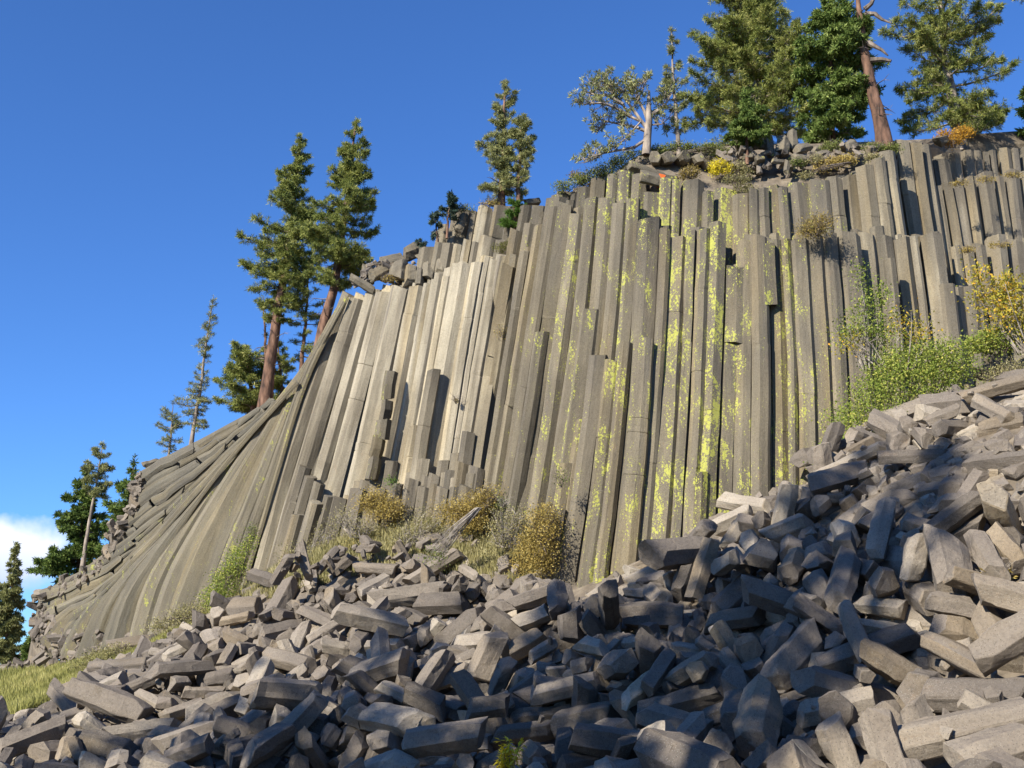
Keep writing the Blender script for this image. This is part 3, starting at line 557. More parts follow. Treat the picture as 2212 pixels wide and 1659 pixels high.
# resting places of the fallen blocks: shape number, x, y, z in centimetres, turn quaternion in hundredths, size in hundredths
BLOCKS = [
15,306,1940,-149,63,66,42,-3,155, 35,472,2211,-77,45,87,-10,-14,145, 26,-160,2583,-134,16,-55,35,-74,113, 17,-1327,3764,-74,58,41,69,16,147, 17,878,1915,85,37,-67,-56,31,106, 15,890,2255,225,32,94,-11,-4,133, 26,654,2210,-27,34,-54,-27,72,105, 
26,472,3109,339,48,-4,-75,46,141, 31,-633,3222,-45,52,-13,-67,52,152, 17,-480,3772,193,73,-2,-64,26,122, 15,-304,2960,-108,33,42,-51,-68,135, 17,749,2518,216,14,15,45,87,103, 13,192,2197,-119,32,-58,-31,68,107, 36,932,2079,146,73,-1,-60,-33,131, 
29,-623,2927,-161,33,-47,-28,-77,136, 35,712,2135,27,14,86,16,46,96, 21,1069,2387,343,59,50,9,-63,151, 20,872,2589,338,53,4,31,79,112, 26,632,2646,179,58,-13,80,-5,108, 9,908,3025,538,67,11,59,44,110, 26,136,2791,-23,63,48,40,46,98, 
31,-398,3350,22,80,22,56,-2,150, 26,970,2257,240,9,-1,41,91,82, 26,-1471,3510,-181,35,-56,-7,-75,117, 20,971,2403,342,39,42,-78,-25,106, 30,-225,2989,-57,23,47,-29,-80,126, 28,864,2366,250,90,0,15,-40,97, 2,860,2186,138,6,76,-19,62,112, 
7,-1214,3449,-202,72,-43,-47,27,154, 17,-580,3045,-126,19,90,-24,-31,106, 35,878,2184,77,52,-39,-43,62,105, 9,-374,4140,302,76,-15,63,-4,145, 31,324,2308,-94,47,-41,69,-37,105, 35,1044,2326,264,32,65,68,-13,97, 9,-1148,3927,30,10,-61,-31,-72,104, 
17,260,2986,188,83,54,4,-15,96, 14,253,2718,27,64,-76,-7,9,130, 31,-226,3277,20,21,92,17,-29,110, 26,-858,3053,-192,32,-35,48,-74,93, 30,-58,2716,-67,72,31,58,22,108, 6,337,2600,16,75,-44,6,-50,96, 33,674,2455,131,22,-44,11,86,111, 
20,697,2281,92,17,80,-53,21,91, 9,1206,2654,508,72,-49,-48,-7,110, 26,329,2701,22,15,-1,-38,91,100, 28,596,2066,-79,72,27,-46,44,114, 25,474,1916,-171,78,29,-32,-45,149, 9,-1155,3612,-156,75,-31,58,-7,107, 32,633,2792,303,59,21,78,5,144, 
17,-188,3723,132,87,33,35,9,133, 25,740,2053,-14,52,-61,0,-59,114, 31,-292,2602,-208,49,-78,-16,34,129, 35,695,2724,268,6,-33,-79,51,108, 16,806,2403,196,3,-5,-57,-82,112, 9,-514,3015,-195,47,-81,34,4,87, 8,406,2548,21,52,54,-7,66,95, 
17,752,3048,433,24,14,-18,94,96, 9,-87,2967,-71,27,31,90,16,100, 12,133,3323,225,31,63,65,-30,114, 17,14,3372,125,34,50,75,28,114, 6,-312,2931,-165,77,57,-24,15,129, 9,919,2454,240,29,21,72,-60,153, 12,-30,3085,1,38,28,-19,86,90, 
15,323,2169,-119,24,77,34,-48,102, 6,553,1508,-159,40,37,27,79,114, 17,-828,3679,-31,86,-27,22,37,110, 18,-22,2579,-184,51,-45,-73,9,148, 21,909,2159,175,27,-75,31,-52,110, 17,-943,4515,280,31,-22,-27,-88,136, 9,71,3392,239,18,81,6,-56,91, 
12,974,2806,432,65,50,32,48,109, 14,587,2489,69,16,-98,-10,11,95, 26,-929,3265,-162,73,-42,41,-35,89, 30,67,3331,173,26,-47,31,-78,107, 15,534,2556,58,29,16,-65,68,113, 7,172,2749,-73,7,5,-26,96,108, 35,1285,2800,639,-8,51,-44,73,92, 
29,206,2844,75,76,-55,-35,-2,97, 12,714,2557,189,22,-19,22,93,99, 28,-759,3188,-146,58,52,-24,-58,114, 9,1184,3357,756,49,-7,-48,-72,108, 8,514,2675,76,16,-94,-7,-30,108, 29,485,2443,-44,9,-70,71,-1,106, 35,48,2450,-160,35,53,-54,55,98, 
17,543,2807,282,65,-69,-26,-18,80, 14,470,3075,260,64,15,11,75,105, 8,1193,2897,648,44,72,-10,-52,106, 21,295,2612,-24,50,34,-78,17,107, 25,444,2031,-135,88,30,30,24,83, 15,-1373,3529,-220,5,40,58,-71,145, 13,158,2222,-161,17,-52,-53,65,108, 
7,388,2165,-126,59,-61,45,28,102, 28,1109,2717,471,-10,44,75,-48,108, 7,-421,3302,-23,12,40,15,-90,89, 15,1365,3270,810,62,29,67,-28,155, 26,-1584,4047,-75,34,-31,83,-31,99, 26,-889,4316,177,3,48,39,78,104, 6,-896,3023,-228,60,28,75,7,110, 
29,205,2154,-147,13,19,-27,94,93, 32,-482,3035,-149,23,71,-66,-10,100, 26,-399,3482,48,90,-28,-18,-29,108, 12,942,3290,624,7,-71,-68,-14,112, 31,-334,3254,-39,54,15,82,-14,85, 29,738,2646,263,50,8,-66,55,100, 3,410,2497,15,23,-47,-55,-65,103, 
39,-1046,3845,-49,63,9,70,31,115, 31,994,3357,717,8,97,-10,-20,92, 13,230,3062,116,24,-81,50,-18,85, 31,-1340,3676,-152,32,24,86,32,92, 20,797,1868,-70,41,29,-37,-78,94, 22,696,1630,-131,59,79,16,7,89, 12,-1017,3966,2,16,-63,0,-76,88, 
30,-707,2991,-202,37,73,-34,46,113, 29,989,2433,303,1,75,-38,-54,111, 9,1046,2486,382,69,-24,-65,21,87, 28,-595,3852,98,66,49,-42,-39,99, 2,1118,2921,637,89,-40,2,22,97, 32,837,2970,457,89,0,45,11,96, 25,800,2656,303,20,-28,-46,-82,112, 
12,-776,4123,135,82,-17,21,51,105, 29,-990,3737,-112,12,34,47,80,153, 2,827,2735,348,1,9,-93,36,128, 13,1118,2661,440,87,-27,27,-32,93, 20,1137,3371,710,39,-30,-56,66,143, 28,561,3263,412,13,15,-84,-50,103, 20,1054,2815,491,-49,76,21,-38,115, 
24,1221,2602,482,16,54,13,82,108, 27,-406,3012,-95,33,73,41,43,94, 26,114,2338,-134,56,-53,-42,-48,98, 8,-1080,3758,-102,75,-9,59,28,108, 15,1212,3025,707,48,-48,-34,66,107, 9,-547,4353,344,10,52,64,-56,97, 13,-115,3482,109,60,68,16,39,114, 
23,170,2797,29,78,27,56,-1,103, 24,938,2545,344,53,52,66,8,103, 28,-504,3775,128,38,72,41,-41,104, 31,-1172,3302,-257,21,-85,-8,-47,101, 6,672,2171,9,19,-26,-60,-74,67, 31,-703,4584,454,39,-41,2,-82,90, 17,-1326,4010,-31,52,30,-79,-12,101, 
26,-1544,3693,-154,44,-26,-85,-13,99, 20,772,2337,97,47,47,60,44,84, 26,-444,3577,8,41,54,-13,-72,118, 23,-1138,3887,-18,23,-23,-69,65,150, 31,-276,3804,149,80,-57,12,-15,111, 29,-1107,3246,-233,59,73,33,-10,105, 27,723,2836,311,7,-14,-38,-91,112, 
37,659,2520,158,80,-39,-43,13,114, 10,-668,4216,265,9,-59,-69,-40,113, 37,752,2707,294,56,-31,46,-62,114, 8,-1030,4080,77,42,-10,39,82,88, 20,513,2535,2,18,-21,91,-30,96, 21,-1279,3402,-211,12,-43,80,-40,90, 17,-1193,4330,105,40,-17,-44,79,102, 
22,693,2397,66,30,-76,-34,-47,90, 35,477,1609,-161,44,22,47,73,114, 9,663,3039,359,5,-18,-68,71,108, 37,208,2314,-119,13,53,-8,83,149, 13,-683,3212,-114,50,48,-62,37,89, 4,571,2345,-68,56,31,-77,-5,92, 31,556,2490,0,87,16,-43,19,83, 
13,-832,4590,387,85,-45,4,26,97, 35,-1038,4253,145,50,66,49,27,102, 31,443,2700,52,33,-65,39,-56,92, 28,-163,3047,-71,37,80,-10,46,90, 30,834,3057,448,52,-53,67,6,115, 12,557,1587,-162,32,95,-5,4,88, 6,1333,2974,737,67,43,60,4,113, 
31,259,3122,202,59,76,-12,-25,104, 34,921,2732,390,64,15,51,56,112, 33,516,2030,-114,53,67,-28,44,88, 17,1079,2728,457,12,56,-43,70,69, 12,23,3089,-27,44,-81,-39,-5,114, 26,-867,4390,234,34,-7,-69,64,85, 21,924,2100,17,40,65,-35,55,109, 
32,-630,3166,-116,4,19,-95,-23,142, 25,497,1968,-136,9,20,-38,-90,84, 9,1092,3840,769,30,-61,-9,-73,108, 13,-766,3522,-26,56,-11,61,-55,105, 12,1161,3144,688,46,46,38,-66,112, 10,704,3130,419,8,-77,13,-62,104, 35,-1329,3442,-213,61,-37,24,65,99, 
32,703,3085,426,66,-69,20,-22,95, 30,116,4175,378,45,-44,1,-78,105, 15,-557,2997,-226,14,-5,60,-78,103, 29,1095,2748,492,33,18,-72,-58,72, 35,-105,2592,-193,53,-68,-43,-27,85, 26,1264,3485,826,24,-46,37,-77,107, 32,1008,3025,534,48,-5,63,-60,114, 
21,1044,3270,667,48,48,-71,-19,107, 29,648,1988,-107,77,12,-54,-32,95, 33,-575,3597,-26,36,-29,53,71,112, 26,-1691,3688,-172,20,-90,22,31,135, 10,448,2830,86,21,16,54,-80,97, 15,-988,3585,-139,91,2,41,-8,113, 20,-162,4238,385,45,-4,-57,-69,95, 
22,-888,3108,-165,2,-37,41,-83,92, 15,-1550,4759,90,38,92,1,-2,142, 12,-24,4290,423,9,8,86,-50,101, 27,269,2082,-112,63,-50,-58,-14,114, 39,974,2989,504,48,81,-25,-23,103, 18,545,2298,-105,23,-31,-40,83,114, 4,-1145,3789,-80,53,49,-47,-51,108, 
37,918,2968,457,42,-76,48,-15,99, 17,182,2057,-169,45,57,32,61,82, 15,-1181,4427,149,43,82,-16,34,111, 18,-431,3072,-58,61,-46,-41,-49,101, 7,-31,2849,-133,6,26,6,-96,106, 20,-1221,3873,-77,7,43,-43,-79,109, 36,696,2052,-84,1,76,-53,37,102, 
28,-1290,4338,95,20,-52,-7,-83,92, 28,450,3007,125,-19,33,46,80,114, 39,291,2617,-98,84,-22,-27,41,115, 27,862,2161,22,4,-26,-92,28,113, 31,-470,3117,-102,19,-66,51,52,82, 30,150,3321,106,26,61,68,31,109, 31,-1204,4690,295,16,48,18,-85,106, 
14,-1421,4032,-25,41,-49,21,-74,113, 35,-397,3042,-145,59,-66,24,-40,92, 30,-386,3243,-69,72,-52,-44,-10,105, 9,-503,3913,194,22,-13,-90,35,97, 31,-604,3786,-2,71,30,-50,39,99, 13,196,2906,29,82,16,-52,-20,89, 8,583,2929,222,7,54,53,64,103, 
25,-1370,3256,-247,44,88,-2,19,98, 17,43,2991,-14,47,5,-88,2,58, 17,36,3458,220,33,-59,26,-69,86, 12,-1231,4678,234,27,-30,-81,-42,111, 19,260,2739,-23,89,-28,28,-24,103, 14,-1292,3264,-256,68,3,-67,30,113, 21,-320,4242,337,97,21,0,-9,143, 
13,-1480,3377,-233,81,-58,-5,11,83, 15,893,2893,396,14,78,-43,-43,102, 26,-710,4572,373,43,19,-87,15,90, 7,-37,4207,337,36,-32,44,76,116, 10,-549,3043,-172,50,27,23,79,82, 12,-1545,4332,5,75,-60,27,-1,114, 13,-785,4028,72,71,-16,-20,65,95, 
13,-1193,4217,58,69,-38,-18,-59,114, 28,-758,3397,-123,86,-28,42,-6,130, 15,596,2269,-92,25,-42,-26,-83,108, 9,1151,2808,560,-19,49,6,85,68, 11,-247,3744,168,88,35,33,4,108, 10,1175,2783,567,84,3,53,10,72, 17,-454,3237,-60,58,76,-10,27,101, 
25,896,2777,383,12,-75,-25,-60,112, 27,-527,3103,-127,48,67,41,-40,114, 20,-1030,3487,-168,51,68,30,43,100, 37,1226,2724,563,9,60,-14,78,79, 9,851,2417,122,73,-62,-25,17,106, 12,466,3170,240,95,27,-14,2,107, 3,-150,4106,300,82,-20,43,33,106, 
26,-317,3841,127,38,20,-77,47,91, 25,-988,4151,103,24,55,44,-67,102, 13,-737,3800,-13,14,-43,-79,41,100, 18,1253,2756,589,40,34,38,76,93, 15,-191,4075,320,46,-76,26,38,80, 34,1100,2815,525,41,84,-25,-25,115, 24,454,2662,77,40,56,71,17,65, 
29,-633,2948,-218,31,29,-79,44,89, 39,831,2199,23,-16,13,-59,-78,64, 34,121,2844,-19,62,-42,-55,38,107, 9,495,2969,155,45,-39,-46,-66,61, 31,134,2923,-24,93,11,-24,23,95, 2,532,2948,195,21,-12,74,-63,103, 29,-751,3149,-192,4,69,43,58,113, 
17,-1054,4134,77,58,78,-8,-22,90, 19,-674,4338,324,50,60,-62,6,142, 19,649,2697,141,60,-24,-73,21,92, 6,-724,3088,-171,58,74,0,-34,82, 31,1212,2760,557,50,68,2,54,100, 8,-381,4418,416,59,-64,48,8,108, 36,-784,4690,441,80,-29,48,-23,107, 
7,372,2600,-25,27,23,71,61,53, 22,-12,3650,236,53,-79,-22,23,142, 6,-422,3712,103,38,-46,51,-62,86, 17,-839,3802,-10,22,-25,93,15,99, 31,-863,3872,-32,84,33,-43,5,115, 21,701,1915,-138,25,57,13,77,106, 28,1295,2836,664,-51,67,-13,-53,107, 
20,173,1934,-186,9,-17,47,86,100, 39,-10,3350,78,27,39,3,-88,131, 30,461,3335,270,33,44,81,22,106, 30,-816,3070,-224,88,-35,-27,-15,89, 13,452,2658,38,71,6,-70,-9,85, 10,628,2686,208,33,-8,-35,87,65, 39,593,2397,-37,-10,52,-26,81,63, 
13,289,2963,88,66,65,35,-14,110, 22,581,2857,294,50,4,-38,-77,79, 39,919,2451,312,54,-6,-83,9,83, 16,-1103,4255,109,11,54,-13,83,127, 14,-337,3390,-4,34,18,-93,-3,134, 2,348,2861,114,65,73,-10,-17,108, 28,894,3049,452,56,-61,-55,13,96, 
6,-128,4415,436,-15,77,16,-60,86, 15,627,2621,98,4,49,-21,85,92, 14,-587,3827,45,58,-58,58,-3,111, 19,977,2957,480,38,77,32,-39,95, 27,1079,2373,273,79,35,-46,19,106, 26,109,2979,-29,42,-21,-79,39,110, 13,751,3923,551,70,-8,-69,17,102, 
31,-954,4360,190,47,-7,60,64,87, 39,914,3002,479,54,-40,-58,46,92, 28,-1026,3389,-202,49,-74,-25,-39,109, 28,-358,4505,458,5,71,-32,62,111, 10,24,2912,-84,30,75,42,42,110, 6,-148,3405,57,71,55,22,38,85, 31,-933,3465,-143,30,52,73,-32,89, 
39,254,2741,-71,28,-37,80,38,108, 10,1345,2841,694,-78,60,8,-12,86, 32,-224,3592,74,49,-31,-61,-54,138, 29,29,3713,284,79,-30,26,-47,112, 31,-1146,3882,-82,45,-2,82,-35,107, 21,-454,4578,477,19,61,20,74,94, 26,-1483,4092,-60,45,-10,88,-13,113, 
9,-946,4371,241,58,80,-7,-11,68, 32,830,2284,46,81,11,57,4,86, 15,780,2932,357,28,18,-94,2,64, 30,-150,3468,67,49,-37,72,-32,95, 6,246,2885,67,9,-83,-41,36,56, 27,1168,2598,437,78,-43,30,33,81, 26,-424,3906,194,49,28,-82,8,82, 
13,298,2778,84,67,-52,-49,-19,51, 28,-1372,4446,78,84,-41,20,-28,106, 20,1159,2878,603,24,-8,-75,62,90, 10,-1484,3894,-129,80,-31,50,-9,115, 23,1012,2735,401,31,-93,-7,20,88, 17,-431,2547,-275,35,-51,-73,29,133, 36,26,4226,382,85,46,-9,-24,90, 
21,-202,4136,235,55,-33,-73,24,149, 0,1186,2488,416,58,8,40,-71,114, 10,-84,3559,171,20,76,45,-43,104, 18,1045,2729,431,46,41,-71,-35,66, 12,-186,2765,-246,10,-72,-61,33,111, 22,1273,2693,557,26,74,45,-43,83, 7,1235,2881,638,37,44,30,76,67, 
35,-618,4321,301,66,-60,32,33,88, 32,826,2942,375,54,83,-6,-13,64, 36,-756,3089,-159,84,17,29,42,57, 8,-1578,3612,-200,16,-13,-39,-89,103, 38,832,2251,28,0,47,-49,74,90, 8,-322,3320,-42,22,-73,57,31,96, 14,852,2370,102,51,-31,45,66,65, 
36,1248,3427,785,55,-80,-1,-26,124, 8,1182,2739,535,10,-7,78,-62,91, 35,757,2214,1,68,-70,-5,23,85, 0,634,2545,73,32,10,45,-83,154, 36,-1029,4738,338,-6,38,35,86,107, 1,751,2774,314,83,30,-32,36,110, 37,-1130,4002,56,39,-31,83,25,105, 
20,-224,3382,-25,31,35,73,50,94, 29,402,3464,309,32,59,-19,-72,90, 31,-1122,4868,371,37,-42,-72,42,80, 24,1083,2861,535,71,51,47,-11,90, 30,1143,2388,345,24,92,-32,6,104, 0,137,3227,53,13,10,78,61,90, 12,597,3068,303,40,-81,-39,-20,93, 
13,1047,3043,561,56,71,32,-27,100, 7,978,2211,126,76,-23,-51,-34,110, 12,-854,4576,318,10,-14,-41,-89,98, 10,-876,4144,110,37,43,69,44,90, 28,-422,3055,-226,15,46,11,-87,95, 15,-1338,3641,-201,42,58,64,29,96, 38,1005,2920,500,49,-53,-66,21,108, 
23,97,3086,21,11,35,-58,-73,126, 20,185,3666,232,17,-2,-37,-91,112, 17,-173,4409,415,87,-43,-22,-10,96, 31,-1070,4775,348,-79,53,9,30,94, 25,-839,4197,143,19,42,12,88,100, 31,-810,2900,-253,51,37,77,-9,113, 9,-306,3595,23,60,-48,-59,-27,110, 
39,403,3330,256,8,-44,60,-66,115, 4,55,2359,-175,31,-30,57,70,82, 24,854,3070,497,63,18,-63,-42,110, 28,66,3533,246,8,12,97,21,100, 15,-454,4443,357,55,5,45,70,103, 8,-89,4123,308,64,-76,-6,-2,112, 1,1180,2666,483,-19,43,-55,69,88, 
7,-934,3993,42,26,-11,-83,48,61, 20,-847,3400,-155,30,37,87,-10,97, 29,-1123,3331,-224,79,-22,-55,-18,89, 27,1135,2967,619,24,95,13,17,86, 10,217,2997,61,77,64,8,2,155, 20,-909,4035,89,24,-28,-66,-66,87, 21,-1212,3927,-13,4,-17,75,-64,80, 
19,-252,4102,317,46,52,58,43,82, 36,-69,3499,178,2,89,28,-37,89, 6,-1422,4671,137,15,-44,56,-69,88, 15,-648,4108,131,54,-39,62,42,95, 28,-1427,4594,96,65,-1,76,8,80, 28,382,2845,50,32,36,-25,84,109, 5,1138,2762,524,64,-53,-55,7,85, 
3,1036,2688,391,43,-89,-14,-6,111, 35,-632,4542,376,-30,55,-35,70,73, 33,698,2721,217,70,1,50,51,100, 3,891,2749,326,58,-43,-14,-68,98, 30,-1701,4209,-135,12,-18,32,-92,114, 27,-78,3248,-28,31,54,59,-52,68, 22,656,2403,4,63,18,3,75,108, 
38,824,2616,201,-25,49,-1,84,96, 25,-868,4438,275,55,-71,-42,-16,93, 23,863,3004,406,16,-15,-79,57,112, 16,860,2819,336,32,4,90,28,148, 11,1223,2853,610,5,14,-61,-77,80, 25,1032,2886,498,46,-21,53,-68,103, 37,571,2694,79,23,-51,81,-18,94, 
29,-403,3884,144,37,74,32,-46,115, 11,603,2899,271,43,81,-19,-36,95, 9,328,2789,7,49,8,-72,-48,52, 6,-529,4588,463,57,-50,-11,64,67, 38,-1113,4591,207,59,-22,57,-53,147, 9,-1316,3832,-138,3,76,-3,65,50, 20,-12,4258,374,64,-8,-69,-32,98, 
9,-574,4396,363,45,83,6,-32,67, 24,69,2713,-183,57,-12,9,-81,107, 4,986,3229,640,46,-48,-71,-22,65, 24,-1788,4203,-139,78,-3,58,-22,112, 13,-1407,3904,-60,44,-34,-69,46,101, 14,-1442,5062,205,84,-22,-50,3,107, 17,-1496,4166,-25,57,6,-67,-47,112, 
31,-166,2659,-210,6,-72,-17,67,68, 20,1207,2620,456,38,-18,-46,-78,63, 35,1181,2846,585,40,30,42,75,86, 8,-5,3904,267,36,63,0,-69,107, 28,-532,4158,234,10,45,-9,-89,100, 13,-522,3108,-210,32,-44,-45,71,103, 8,-88,2879,-137,17,-91,37,-13,111, 
16,-1338,4538,165,52,51,63,-27,109, 18,223,2762,-52,65,-34,65,16,84, 20,-987,4076,42,64,42,30,57,98, 27,811,2473,159,19,5,-25,95,112, 30,-360,2984,-227,26,3,-97,-4,114, 38,-20,2860,-57,25,65,70,18,108, 4,879,2385,134,15,30,-74,58,112, 
18,1027,2978,538,44,52,17,71,62, 8,186,3342,171,10,6,-41,90,89, 24,1051,3405,710,7,82,8,-56,115, 33,-38,2672,-185,18,50,42,-74,95, 19,603,2778,119,50,71,-15,47,98, 10,71,2891,-35,19,28,-88,35,99, 26,-993,3033,-282,33,2,83,-45,104, 
25,-525,3614,2,49,55,-53,-41,94, 36,-606,3883,46,53,-5,79,31,97, 11,-114,4252,359,62,-71,-21,25,104, 33,-241,4227,326,6,-85,47,22,98, 28,815,3165,514,39,10,83,40,100, 29,684,2903,308,74,54,12,-38,83, 22,-509,3273,-99,16,-49,16,84,104, 
14,125,3683,291,45,9,89,0,90, 22,-794,4636,382,61,-17,-77,3,84, 36,62,2273,-198,14,-66,-59,-45,101, 35,-244,4448,431,49,13,12,85,64, 11,-744,4370,299,68,44,15,57,103, 26,-1102,3484,-202,67,-60,-44,-1,101, 11,1062,2972,565,56,48,-68,-3,86, 
34,804,2367,56,66,70,24,15,91, 31,191,2895,-18,12,58,59,55,91, 21,-934,3952,-25,68,-66,26,-20,114, 0,-708,3556,-42,82,-26,30,-42,153, 12,-46,3962,248,18,64,69,28,103, 26,1067,2144,218,30,-41,69,-51,80, 3,223,2807,21,52,24,80,19,93, 
18,1452,3492,897,71,62,14,-31,108, 8,-839,4367,254,12,-29,95,8,48, 20,-1633,3815,-163,46,-62,-12,-63,92, 16,460,1979,-148,41,42,7,80,99, 7,851,2707,280,85,-35,38,6,67, 31,-959,3827,-70,48,-62,31,-53,93, 39,1143,3524,782,41,-67,36,50,102, 
0,-1290,3366,-242,53,75,-6,40,90, 4,-463,4527,437,16,47,74,-45,94, 21,-901,4684,400,82,51,14,-19,81, 30,-114,4386,422,73,-46,-31,-38,63, 3,503,2879,106,39,64,-53,-40,94, 11,1187,2884,619,81,-49,29,15,81, 19,-464,4120,333,5,90,22,38,67, 
30,905,2650,295,80,38,47,5,111, 26,58,3687,217,21,-92,-33,-7,110, 16,1000,3542,703,32,-8,-70,63,105, 36,286,3108,138,39,77,40,-30,81, 26,-527,3417,-81,52,63,-49,31,101, 8,485,3111,192,85,-47,23,-9,97, 9,-487,3212,-105,53,57,57,24,56, 
6,-821,4045,26,-20,39,40,81,91, 15,1094,2908,561,45,52,-64,35,103, 29,-613,3093,-234,34,13,-66,66,85, 9,-169,3380,25,5,-71,16,68,95, 21,159,2880,-70,64,-66,35,-18,97, 18,-1090,4021,2,21,19,-14,-95,126, 34,479,3040,167,-5,40,-59,-70,67, 
20,-1423,3293,-265,61,-77,10,13,129, 20,-1460,3853,-150,46,74,-34,-35,106, 17,710,2475,81,47,-30,74,-38,57, 29,-1000,4039,10,50,55,-49,-45,111, 36,-669,4685,471,23,-77,-6,59,107, 17,379,2673,-34,54,-49,-59,34,106, 27,-772,3096,-242,89,-42,-18,9,82, 
12,-1094,3371,-242,22,-25,-36,-87,81, 20,965,3822,619,65,15,-69,28,98, 20,-1686,4079,-160,45,-84,-5,-30,101, 3,-476,3640,48,48,77,15,40,107, 25,-1657,4808,60,78,39,13,-47,101, 13,1307,2738,593,-71,53,-5,46,71, 34,-1055,4426,171,50,85,-14,-11,87, 
16,1255,2903,663,78,26,53,23,90, 18,-767,3477,-62,52,12,-67,-51,106, 4,-1377,3961,-30,46,-24,-84,14,83, 19,582,2551,61,16,47,1,87,90, 7,230,2108,-168,40,60,48,50,84, 8,-431,3541,44,56,-31,23,74,91, 17,-1396,3834,-150,51,-84,15,6,81, 
28,636,1950,-137,57,-8,57,-58,90, 10,-1003,3321,-227,21,73,22,-61,114, 7,-1429,3681,-177,56,26,11,-78,98, 37,-75,4365,407,30,-77,39,40,91, 21,-581,4171,151,23,61,-57,50,153, 14,1001,2129,186,63,-76,0,-18,88, 21,-912,3889,-50,45,-77,38,-25,93, 
30,-69,4317,381,2,-65,30,70,94, 10,975,3365,630,28,62,3,73,92, 6,96,3294,36,37,46,28,76,87, 13,-3,2545,-227,50,-82,7,-27,97, 1,140,3279,150,10,-19,-94,27,94, 19,921,2549,308,89,-1,44,-12,96, 14,-1200,4625,179,-37,68,-20,-60,105, 
5,1044,2920,525,-18,76,32,-54,80, 29,-748,4430,328,52,-66,-51,-17,90, 33,316,3154,125,62,20,-71,28,60, 34,-642,4222,161,-28,43,-57,64,92, 13,74,3429,120,30,-78,-28,48,104, 2,363,2798,94,0,-17,66,-73,62, 25,1386,2899,720,62,-33,-58,-42,92, 
28,-1624,3908,-174,25,-2,-47,84,100, 15,-632,4620,448,31,-72,2,62,95, 23,-138,4475,458,73,-16,-65,-17,108, 14,738,2309,-3,-18,64,-35,-66,79, 3,322,3452,246,72,-9,66,-21,115, 28,-1627,4555,2,38,-15,28,87,106, 22,-1363,4122,-33,16,-39,38,83,107, 
34,-868,4113,82,48,36,-35,72,112, 23,612,2741,99,52,-41,1,-75,97, 24,732,3843,535,13,-53,24,-80,106, 18,-439,3063,-170,43,46,-41,-66,86, 5,955,2754,394,84,9,54,1,75, 20,-732,4332,236,89,36,-15,-23,65, 4,491,3078,177,67,58,42,-19,82, 
12,-494,3105,-169,58,77,11,-26,74, 36,-12,3429,165,26,-34,43,-79,94, 31,-1478,4685,98,17,-70,29,62,89, 36,1001,2339,233,62,78,4,4,101, 24,1048,2780,467,76,-20,47,-40,68, 8,110,3494,260,61,-49,59,-19,83, 13,666,3183,346,72,-52,-8,46,67, 
6,740,2710,224,72,26,-54,35,69, 20,499,3140,212,67,30,58,-36,97, 32,487,2936,127,-52,48,12,69,85, 14,797,2439,88,69,-21,44,-53,93, 25,1043,2850,495,57,72,-15,36,74, 28,459,2219,-166,25,70,19,-64,98, 14,-265,4218,364,20,-27,-85,-41,56, 
33,380,3084,123,15,-32,75,-56,99, 7,-673,4343,258,68,42,-60,5,88, 14,349,2614,-59,66,-61,-13,42,82, 32,-1335,4383,62,42,-31,-51,68,113, 2,666,2584,177,37,8,49,78,82, 24,-801,4515,302,34,44,47,-68,87, 29,579,2449,-25,43,86,-1,-29,77, 
10,22,2457,-200,65,-70,31,1,89, 35,70,4291,392,27,-44,56,-65,60, 17,-186,2944,-214,56,50,31,59,95, 33,-80,2698,-207,41,-65,62,13,91, 6,-1368,3374,-305,11,30,-24,91,134, 34,380,3336,217,39,54,-42,-61,95, 33,395,2745,69,66,2,74,6,99, 
32,-736,4620,404,88,-35,19,-25,108, 23,-293,4203,350,33,-86,-18,-35,88, 7,-1187,4040,39,57,-69,-18,-42,114, 12,528,2008,-168,31,57,-25,-72,99, 0,823,2988,389,71,0,56,-43,72, 10,517,3000,171,40,85,13,-32,63, 38,928,2687,324,75,22,58,-22,120, 
8,1029,2460,350,82,14,28,-49,88, 36,869,3633,546,79,58,-16,15,87, 32,-134,3587,123,23,-8,-86,-44,115, 37,102,2810,-145,7,6,-81,58,90, 8,943,3049,490,45,-49,8,-74,86, 37,783,2885,338,23,89,40,5,86, 9,1222,2698,535,4,23,-75,61,68, 
10,626,3542,435,44,-11,89,-2,89, 34,398,2260,-129,17,-76,-9,-62,94, 35,-1222,3884,-130,37,74,43,-36,97, 22,-1017,4420,164,21,-83,-50,-11,93, 15,-44,4035,281,54,4,-51,66,90, 8,-20,3344,9,61,-40,-68,5,93, 34,-106,4158,276,46,71,5,53,112, 
32,640,2091,-140,3,77,38,-51,55, 9,-1472,4894,153,85,52,-5,2,54, 27,530,2908,145,93,-1,-36,0,98, 26,1144,4080,711,40,21,71,-53,92, 4,-853,4647,370,24,46,21,-83,94, 5,-206,4267,359,35,-14,86,-34,153, 22,-339,3627,62,59,60,6,54,82, 
0,-1185,3939,-35,28,-5,38,-88,85, 32,1151,2729,505,20,12,47,85,87, 13,1087,2790,507,10,65,-45,-61,67, 20,355,2719,49,33,-45,-77,-30,60, 24,566,2393,-62,-26,81,9,-51,79, 3,-741,3032,-241,2,60,19,78,113, 35,-1407,3789,-184,60,39,-12,-69,110, 
26,214,3472,193,18,7,47,86,84, 29,1018,2536,362,5,-67,37,-64,90, 26,-277,4486,439,17,-16,-90,37,94, 6,-1303,4512,148,40,-42,10,-81,82, 26,-1470,4795,131,70,-48,45,27,91, 12,750,1877,-104,68,-47,-12,55,93, 25,1005,4011,653,40,-38,82,15,114, 
